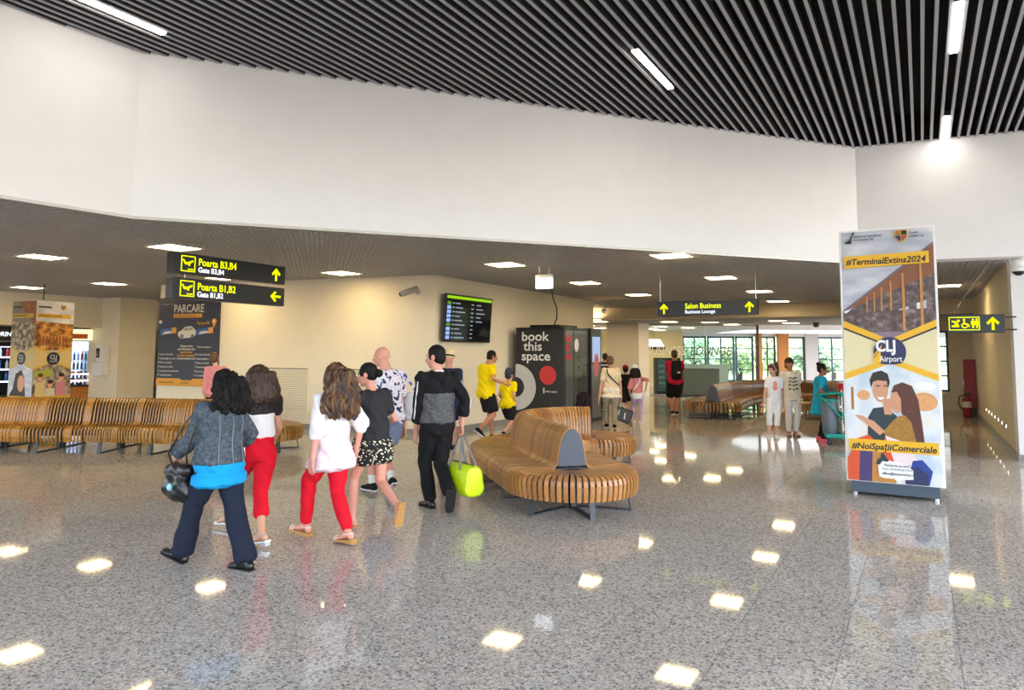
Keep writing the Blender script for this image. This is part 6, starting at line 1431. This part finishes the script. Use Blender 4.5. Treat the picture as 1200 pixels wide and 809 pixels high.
# 12 woman in beige
p = P_('beige', 'woman with short brown hair in a beige T-shirt and olive trousers, carrying a black bag')
p.body(SK1); p.pants(OLIV, 1.9, 0.02); p.top(BEIG, 0.65, -0.1, 0.03, 0.06, 0.1); p.panel(CREAM, -0.14, 0.12, 0.034, 'peplum', 0.06, 0.16); p.hair(HLB, 'short', amp=0.005); p.shoes(BLK, SOLEW, 'trainer')
mb = MB(); pts = [p.pel + (p.neck - p.pel) * t - p.f * (p.tor(t, 0.054)[1]) * math.cos(a) + p.r * p.tor(t, 0.054)[0] * math.sin(a) for t, a in ((0.96, -0.7), (0.8, -0.5), (0.55, 0.0), (0.35, 0.6), (0.2, 1.2))]; mb.tube(pts, 0.014, 0.004, side=p.r, n=6); tag(obj('crossbody_strap', mb, BLK, p.root, True), '', '') if False else obj('crossbody_strap', mb, BLK, p.root, True)
BAGS['beige'] = p
# 13, 14 boy and girl walking away
p = P_('redcap', 'boy in a dark red cap, black T-shirt and black shorts walking away')
p.body(SK1); p.pants(BLK, 0.85, 0.03, name='shorts'); p.top(BLK, 0.6, -0.1, 0.026); p.hair(HB, 'short'); p.hat(cloth('cap_red', '#8e1f2a'), cap=True, name='cap'); p.shoes(BLK, SOLEB, 'trainer')
p = P_('whitehat', 'girl in a white sun hat, pink top and lavender leggings walking away')
p.body(SK1); p.pants(LAV, 1.8, 0.008, name='leggings'); p.top(PINK, 1.2, 0.1, 0.024); p.panel(WHT, -0.12, 0.2, 0.02, 'undershirt', 0.03); p.hair(HB, 'bob', 0.16); p.hat(WHT, 0.03, 0.12, 'sun_hat'); p.shoes(SOLEW, SOLEW, 'trainer')
mb = MB(); pts = [p.pel + (p.neck - p.pel) * t - p.f * p.tor(t, 0.032)[1] * math.cos(a) + p.r * p.tor(t, 0.032)[0] * math.sin(a) for t, a in ((0.95, 0.7), (0.75, 0.4), (0.5, -0.1), (0.3, -0.7))]; mb.tube(pts, 0.012, 0.004, side=p.r, n=6); obj('bag_strap', mb, WHT, p.root, True)
# 15 man with the backpack
p = P_('backpack', 'man in a red T-shirt and long black shorts with a black backpack, walking away')
p.body(SK3); p.pants(BLK, 0.95, 0.035, name='shorts', wide=[(0, 0.105), (1, 0.09), (2, 0.09)]); p.top(cloth('crimson_cotton', '#c01838'), 0.7, -0.12, 0.03, sl_e=0.026); p.hair(HBR, 'short'); p.shoes(BLK, SOLEW, 'trainer'); BAGS['backpack'] = p
# 16, 17 girl and lady in white
p = P_('girl', 'girl with a high ponytail in white T-shirt and capri trousers walking towards us')
p.body(SK1); p.pants(WHT, 1.45, 0.014); p.top(WHT, 0.55, -0.12, 0.022); p.hair(HBR, 'pony', amp=0.002); p.shoes(SOLEW, SOLEW, 'trainer'); p.face()
mb = MB(); pts = [p.H_(0.082 * math.cos(a), 0.035 - 0.02 * math.sin(a), 0.03 + 0.095 * math.sin(a)) for a in np.linspace(0, math.pi, 12)]; mb.tube(pts, 0.009, n=8); obj('headband', mb, cloth('headband_pink', '#d8a0b0'), p.root, True)
def chest_print(p, t, x, w, h, m, e, name):
    a, b = p.tor(t, e); c = p.pel + (p.neck - p.pel) * t; mb = MB(); vs = []
    for q in (0, 1):
        for i in range(7):
            xx = x - w / 2 + w * i / 6; yy = b * math.sqrt(max(0.05, 1 - (xx / a) ** 2)) + 0.004
            for zz in (-h / 2, h / 2): vs.append(c + p.r * xx + p.f * (yy + 0.002 - 0.003 * q) + Z * zz)
    fs = []
    for i in range(6): fs.append((2 * i, 2 * i + 2, 2 * i + 3, 2 * i + 1)); fs.append((14 + 2 * i + 1, 14 + 2 * i + 3, 14 + 2 * i + 2, 14 + 2 * i))
    mb.add(vs, fs); return obj(name, mb, m, p.root)
PRR = mat('print_coral', '#e08a7c', 0.8); PRG = mat('print_bronze', '#6a6048', 0.5)
for t, w in ((0.78, 0.05), (0.70, 0.09), (0.62, 0.07), (0.54, 0.10), (0.47, 0.06)): chest_print(p, t, 0.0, w, 0.035, PRR, 0.028, 'shirt_print')
p = P_('lady', 'woman with short dark hair in printed top and white trousers beside the girl')
p.body(SK3); p.pants(WHT, 1.92, 0.016); p.top(CREAM, 0.6, -0.1, 0.035, 0.02, 0.05, sl_e=0.03); p.hair(HDK, 'fringe', amp=0.004); p.sandals(SOLEB, SOLEW, 0.03, True); p.face()
for t in (0.72, 0.58, 0.44, 0.28):
    for x, w, dt in ((-0.095 + 0.06 * t, 0.07, 0.02), (-0.005, 0.04 + 0.03 * t, -0.015), (0.09 - 0.05 * t, 0.045, 0.01)): chest_print(p, t + dt, x, w, 0.03 + 0.02 * abs(x) * 10 * (0.9 - t), PRG, 0.041, 'shirt_print')
# 18 cleaner
p = P_('cleaner', 'woman cleaner in a turquoise tunic and black trousers pushing a cart')
p.body(SK4); p.pants(BLK, 1.95, 0.014); p.top(TEALC, 0.7, -0.1, 0.04, 0.18, 0.2, name='tunic'); p.hair(HB, 'updo', amp=0.001); p.shoes(PINKS, PINKS, 'trainer'); p.face()
mb = MB(); c = p.neck - Z * 0.02
a, b = p.tor(0.8, 0.034); mb.add([c + p.r * 0.05 + p.f * 0.05, c - p.r * 0.05 + p.f * 0.05, p.pel + (p.neck - p.pel) * 0.55 + p.f * (p.tor(0.55, 0.036)[1]), c + p.r * 0.045 + p.f * (b + 0.0) - Z * 0.08, c - p.r * 0.045 + p.f * (b + 0.0) - Z * 0.08], [(0, 1, 4, 3), (3, 4, 2)]); obj('neckline', mb, BLK, p.root)
CL = p
# 19 person behind the booth
p = P_('navy', 'person in a navy and white jacket half hidden behind the woman in beige')
p.body(SK1); p.pants(NAVY, 1.95, 0.014); p.top(cloth('jacket_navy', '#26315e'), 1.8, -0.1, 0.035, sl_e=0.022); p.hair(HDK, 'short'); p.panel(WHT, 0.80, 0.88, 0.04, 'white_stripe'); p.shoes(BLK, SOLEW, 'trainer')
finish()

# ------------------------------------------------------------------ what they carry
PENDING.clear()
def W(p, v): return Vector(v) + p.loc
def bagthing(name, label, loc): return thing(name, label, 'bag', loc)
# black shoulder bag of woman 1
p = BAGS['denim']; hw_ = p.arm['L'][2] + p.loc; h0_ = hw_ + Vector((0.035, -0.02, -0.19)); t = bagthing('shoulder_bag', 'black leather bag hanging at the left hip of the woman in denim', h0_)
mb = MB(); mb.tube([p.f * -0.11 + Z * -0.06, p.f * 0.0 - Z * 0.08, p.f * 0.11 - Z * 0.06], [0.08, 0.09, 0.08], [0.11, 0.125, 0.11], side=p.r, n=14, dome=0.5); mb.tube([p.f * -0.12 + Z * 0.06, p.f * 0.12 + Z * 0.06], [0.06, 0.06], n=12); soft('bag_body', mb, BLKL, t, 0.009, 3, 0.006)
tgt = p.sh['L'] + p.loc - h0_ + Z * 0.055 - p.f * 0.01 - p.r * 0.03
for q in (-1, 1):
    m2 = MB(); pts = [p.f * (0.10 * q) + Z * 0.08, p.f * (0.12 * q) + tgt * 0.35 - p.r * 0.09, p.f * (0.07 * q) + tgt * 0.75 - p.r * 0.06, tgt + p.f * (0.012 * q)]; m2.tube(pts, 0.012, 0.005, side=p.f, n=8); obj('strap', m2, BLKL, t, True)
mb = MB(); cpos = -p.r * 0.115 + p.f * -0.05 - Z * 0.05; mb.ell(cpos, (0.02, 0.03, 0.03)); obj('badge', mb, mat('badge_cyan', '#8ed0e0', 0.3), t, True)
# striped bag of woman 2
p = BAGS['redpants']; base = p.sh['L'] + p.loc + Vector((0, 0, -0.30)) - p.r * 0.09 - p.f * 0.02; t = bagthing('striped_bag', 'black, white and tan striped bag on the shoulder of the woman in red trousers', base)
cols = [BLK, WHT, BLK, WHT, BLK, WHT, TANL]
me_ = MB(); me_.tube([Z * -0.12 + p.f * -0.1, Z * -0.15, Z * -0.12 + p.f * 0.1], [0.04] * 3, [0.14] * 3, side=p.r, n=12)
b_ = MB()
for i in range(7):
    z = 0.14 - i * 0.044; b_.cur = i; M = Matrix(((p.r.x, p.f.x, 0, 0), (p.r.y, p.f.y, 0, 0), (0, 0, 1, 0), (0, 0, 0, 1)))
    w = 0.145 + 0.012 * i; poly = [(math.copysign(abs(math.cos(a)) ** 0.6, math.cos(a)) * 0.055, math.copysign(abs(math.sin(a)) ** 0.6, math.sin(a)) * w) for a in np.linspace(0, 2 * math.pi, 21)[:-1]]; b_.prism(poly, z - 0.044, z, M)
o = link('bag_body', b_.mesh('bag_body', cols), t)
m2 = MB(); m2.tube([p.f * 0.10 + Z * 0.13, p.f * 0.05 + Z * 0.28 + p.r * 0.06, Z * 0.365 + p.r * 0.085, -p.f * 0.05 + Z * 0.28 + p.r * 0.06, -p.f * 0.10 + Z * 0.13], 0.011, n=8); obj('strap', m2, BLK, t, True)
# phone of woman 4
p = BAGS['shorts']; hp_ = p.arm['L'][2] + p.loc; t = thing('mobile_phone', 'dark mobile phone in a red case held by the woman in daisy shorts', 'phone', hp_ + Vector((0.0, 0.0, -0.10)) + p.f * 0.03)
M = Matrix.Rotation(R(35), 4, 'X'); obj('phone_case', MB().box(-0.037, 0.037, -0.006, 0.006, -0.08, 0.08, M), mat('case_red', '#7a2a30', 0.4), t, bev=0.004); obj('display', MB().box(-0.033, 0.033, -0.008, -0.006, -0.073, 0.073, M), M_black, t)
# tote bag of the bald man
p = BAGS['bald']; base = p.sh['R'] + p.loc + Vector((0, 0, -0.40)) + p.r * 0.10 - p.f * 0.05; t = bagthing('tote_bag', 'pale grey tote bag with a blue and white striped handle on the bald man\'s shoulder', base)
mb = MB(); mb.tube([Z * 0.17, Z * 0.0, Z * -0.16], [0.055, 0.075, 0.06], [0.14, 0.17, 0.15], side=p.r, n=14, dome=0.2); soft('bag_body', mb, PALEG, t, 0.012, 3, 0.006)
b_ = MB(); pts = [p.f * -0.12 + Z * 0.10 + p.r * 0.08, p.f * -0.10 + Z * 0.2 + p.r * 0.06, p.f * -0.06 + Z * 0.32 - p.r * 0.02, Z * 0.475 - p.r * 0.10]
for i in range(9):
    q0, q1 = i / 9, (i + 1) / 9
    def at_(q):
        k = min(2, int(q * 3)); return pts[k].lerp(pts[k + 1], q * 3 - k)
    b_.cur = i % 2; b_.tube([at_(q0), at_(q1)], 0.03, 0.008, side=p.f, n=8, dome=0)
link('striped_handle', b_.mesh('striped_handle', [WHT, mat('stripe_blue', '#3f66c8', 0.7)]), t)
# lime duffel of the man in the black jacket
p = BAGS['jacket']; hw_ = p.arm['R'][2] + p.loc + Vector((0, 0, -0.09)); base = Vector((hw_.x + 0.02, hw_.y - 0.02, 0.34)); t = bagthing('duffel_bag', 'bright lime duffel bag with grey handles carried by the man in black', base)
ax_ = Vector((-0.55, 0.83, 0)).normalized(); sd_ = Vector((ax_.y, -ax_.x, 0)); n_ = 16; mb = MB(); pr_ = []
for a in np.linspace(0, 2 * math.pi, n_ + 1)[:-1]:
    cx_ = math.copysign(abs(math.cos(a)) ** 0.7, math.cos(a)) * 0.135; cz_ = math.copysign(abs(math.sin(a)) ** 0.75, math.sin(a)) * 0.165; pr_.append((cx_ * (1 if cz_ < 0 else 0.82), cz_))
ys = (-0.25, -0.245, -0.22, 0.0, 0.22, 0.245, 0.25); scs = (0.80, 0.93, 1.0, 1.04, 1.0, 0.93, 0.80)
vs = [ax_ * y + sd_ * (x * sc) + Z * (z * sc) for y, sc in zip(ys, scs) for x, z in pr_]; fs = [(i * n_ + k, i * n_ + (k + 1) % n_, (i + 1) * n_ + (k + 1) % n_, (i + 1) * n_ + k) for i in range(6) for k in range(n_)] + [tuple(range(n_ - 1, -1, -1)), tuple(range(6 * n_, 7 * n_))]
mb.add(vs, fs); bb = obj('bag_body', mb, LIME, t, True)
gr = hw_ - base
for q in (-1, 1):
    m2 = MB(); m2.tube([sd_ * (0.11 * q) + ax_ * -0.12 + Z * 0.12, sd_ * (0.06 * q) + ax_ * -0.08 + gr * 0.6, gr + sd_ * (0.012 * q) + ax_ * -0.03, gr + sd_ * (0.012 * q) + ax_ * 0.03, sd_ * (0.06 * q) + ax_ * 0.08 + gr * 0.6, sd_ * (0.11 * q) + ax_ * 0.12 + Z * 0.12], 0.013, 0.004, side=sd_, n=8); obj('handle', m2, mat('webbing_grey', '#6c6e74', 0.7), t, True)
m2 = MB(); m2.tube([ax_ * -0.23 + Z * 0.168, Z * 0.176, ax_ * 0.23 + Z * 0.168], 0.006, n=6); obj('zip', m2, M_dark, t, True)
m2 = MB(); m2.tube([ax_ * -0.247 + sd_ * x * 0.95 + Z * z * 0.95 for x, z in pr_ + pr_[:1]], 0.006, n=6); obj('piping', m2, mat('piping_lime', '#a4bc10', 0.5), t, True)
# black bag of the woman in beige
p = BAGS['beige']; hw_ = p.arm['R'][2] + p.loc + Vector((0, 0, -0.09)); base = hw_ + Vector((0.03, -0.03, -0.27)); t = bagthing('carry_bag', 'black carry bag with a white strap in the hand of the woman in beige', base)
M = Matrix.Rotation(R(22), 4, 'Y'); obj('bag_body', MB().box(-0.21, 0.21, -0.07, 0.07, -0.16, 0.16, M), BLKL, t, bev=0.03); m2 = MB(); m2.tube([Vector((-0.12, -0.075, 0.0)), Vector((-0.06, -0.06, 0.2)), hw_ - base, Vector((0.06, -0.06, 0.12)), Vector((0.02, -0.078, -0.1))], 0.014, 0.005, side=(1, 0, 0), n=8); obj('strap', m2, SOLEW, t, True)
# backpack
p = BAGS['backpack']; c_ = p.pel.lerp(p.neck, 0.58) - p.f * 0.20; t = bagthing('backpack', 'black backpack on the back of the man in the red T-shirt', c_ + p.loc)
mb = MB(); mb.tube([Z * -0.26, Z * 0.0, Z * 0.24], [0.15, 0.165, 0.13], [0.075, 0.10, 0.06], side=p.r, n=14, dome=0.4); soft('bag_body', mb, BLK, t, 0.014, 3, 0.004); m2 = MB(); m2.tube([-p.f * 0.08 - Z * 0.02, -p.f * 0.12 - Z * 0.1, -p.f * 0.09 - Z * 0.2], [0.09, 0.1, 0.09], [0.03, 0.04, 0.03], side=p.r, n=12); soft('front_pocket', m2, BLK, t, 0.014, 2)
obj('logo_patch', MB().cbox(Vector((0.03, -0.145, -0.08)), (0.07, 0.03, 0.04)), SOLEW, t)
for q in (-1, 1): m2 = MB(); m2.tube([p.r * 0.1 * q + Z * 0.22 + p.f * 0.03, p.r * 0.11 * q + Z * 0.25 + p.f * 0.15, p.r * 0.13 * q + Z * 0.16 + p.f * 0.33, p.r * 0.14 * q - Z * 0.1 + p.f * 0.33, p.r * 0.15 * q - Z * 0.2 + p.f * 0.08], 0.022, 0.006, side=p.r, n=8); obj('strap', m2, BLK, t, True)

# ------------------------------------------------------------------ cleaning cart
M_teal = mat('cart_teal', '#159a8c', 0.4, var=0.05); M_bagc = mat('cart_bag', '#6f7a86', 0.7, var=0.08, bump=0.2, scale=12)
cd = CL.f; cp = (CL.arm['L'][2] + CL.arm['R'][2]) * 0.5 + CL.loc - cd * 0.30 - Vector((-cd.y, cd.x, 0)) * 0.36
t = thing('cleaning_cart', 'teal and white cleaning cart with buckets, half hidden behind the tall totem', 'cart', (cp.x, cp.y, 0), math.atan2(cd.y, cd.x))
# local x = forward, y = to the left
for z, x0 in ((0.13, 0.10), (0.55, 0.38), (0.92, 0.38)):
    tr_ = MB(); tr_.box(x0, 1.15, -0.24, 0.24, z, z + 0.025)
    for a in ((x0, 1.15, -0.24, -0.22), (x0, 1.15, 0.22, 0.24), (x0, x0 + 0.02, -0.24, 0.24), (1.13, 1.15, -0.24, 0.24)): tr_.box(a[0], a[1], a[2], a[3], z, z + 0.085)
    obj('tray', tr_, M_teal, t, bev=0.008)
for x in (0.40, 1.10):
    for y in (-0.21, 0.21): obj('post', MB().cyl((x, y, 0.12), (x, y, 1.06 if x < 1 else 0.98), 0.014, n=10), M_wplastic, t, True)
obj('handle', MB().tube([(0.40, -0.21, 1.0), (0.2, -0.22, 0.98), (0.0, -0.23, 0.955), (-0.03, 0, 0.955), (0.0, 0.23, 0.955), (0.2, 0.22, 0.98), (0.40, 0.21, 1.0)], 0.018, n=10), M_teal, t, True)
obj('brace', MB().tube([(0.02, -0.235, 0.93), (0.22, -0.24, 0.72), (0.40, -0.22, 0.5)], 0.016, n=8), M_teal, t, True); obj('brace', MB().tube([(0.40, -0.21, 0.42), (0.42, -0.21, 0.3), (0.60, -0.22, 0.16)], 0.014, n=8), M_wplastic, t, True)
obj('waste_bag', MB().tube([(0.20, 0, 0.20), (0.20, 0, 0.45), (0.20, 0, 0.84)], [0.13, 0.15, 0.15], [0.19, 0.21, 0.22], side=(1, 0, 0), n=16, dome=0.15), M_bagc, t, True)
obj('bag_rim', MB().tube([(0.20, 0, 0.83), (0.20, 0, 0.87)], 0.16, 0.23, side=(1, 0, 0), n=16, dome=0), M_teal, t, True)
for x in (0.16, 1.08):
    for y in (-0.19, 0.19): w_ = obj('caster', MB().cyl((x, y - 0.015, 0.05), (x, y + 0.015, 0.05), 0.05, n=14), M_dark, t, True); obj('fork', MB().box(x - 0.02, x + 0.02, y - 0.02, y + 0.02, 0.06, 0.135), M_dark, w_)
def oncart(x, y, z): return Matrix.Translation((cp.x, cp.y, 0)) @ Matrix.Rotation(math.atan2(cd.y, cd.x), 4, 'Z') @ Vector((x, y, z))
def bucket(label, loc, m, r0, r1, h):
    b = thing('bucket', label, 'bucket', loc); mb = MB(); mb.tube([(0, 0, 0), (0, 0, h), (0, 0, h), (0, 0, 0.02)], [r0, r1, r1 - 0.01, r0 - 0.01], n=18, dome=0); obj('pail', mb, m, b); obj('rim', MB().tube([(0, 0, h - 0.015), (0, 0, h + 0.005)], r1 + 0.006, n=18, dome=0), m, b); obj('handle', MB().tube([(r1 * math.cos(a), 0, h + r1 * 0.35 * math.sin(a)) for a in np.linspace(0, math.pi, 11)], 0.006, n=6), M_steel, b, True); return b
bucket('red bucket on the top tray of the cleaning cart', oncart(0.50, -0.04, 0.948), mat('bucket_red', '#c4202c', 0.4), 0.12, 0.16, 0.22)
bucket('blue bucket on the bottom tray of the cleaning cart', oncart(0.62, -0.05, 0.158), mat('bucket_blue', '#2a4fa4', 0.4), 0.13, 0.17, 0.30)
b = thing('cloth_stack', 'folded white cloths on the middle tray of the cleaning cart', 'cloth', oncart(0.62, -0.02, 0.578)); 
for i in range(3): obj('folded_cloth', MB().box(-0.15, 0.15, -0.11, 0.11, i * 0.04, i * 0.04 + 0.035), WHT, b, bev=0.01)
b = thing('spray_bottle', 'dark spray bottle standing on the cart behind the red bucket', 'bottle', oncart(0.66, 0.14, 0.948)); obj('bottle', MB().tube([(0, 0, 0), (0, 0, 0.17), (0, 0, 0.22)], [0.04, 0.04, 0.018], n=12, dome=0), M_black, b, True); obj('trigger', MB().box(-0.05, 0.03, -0.012, 0.012, 0.22, 0.27), M_black, b)
b = thing('paper_roll', 'white paper roll standing on the top tray of the cart', 'roll', oncart(0.47, 0.16, 0.948)); obj('roll', MB().tube([(0, 0, 0), (0, 0, 0.24)], [0.055, 0.055], n=16, dome=0), WHT, b, True); obj('core', MB().tube([(0, 0, 0.235), (0, 0, 0.245)], [0.02, 0.02], n=10, dome=0), TAN, b)
finish()
finish_text()
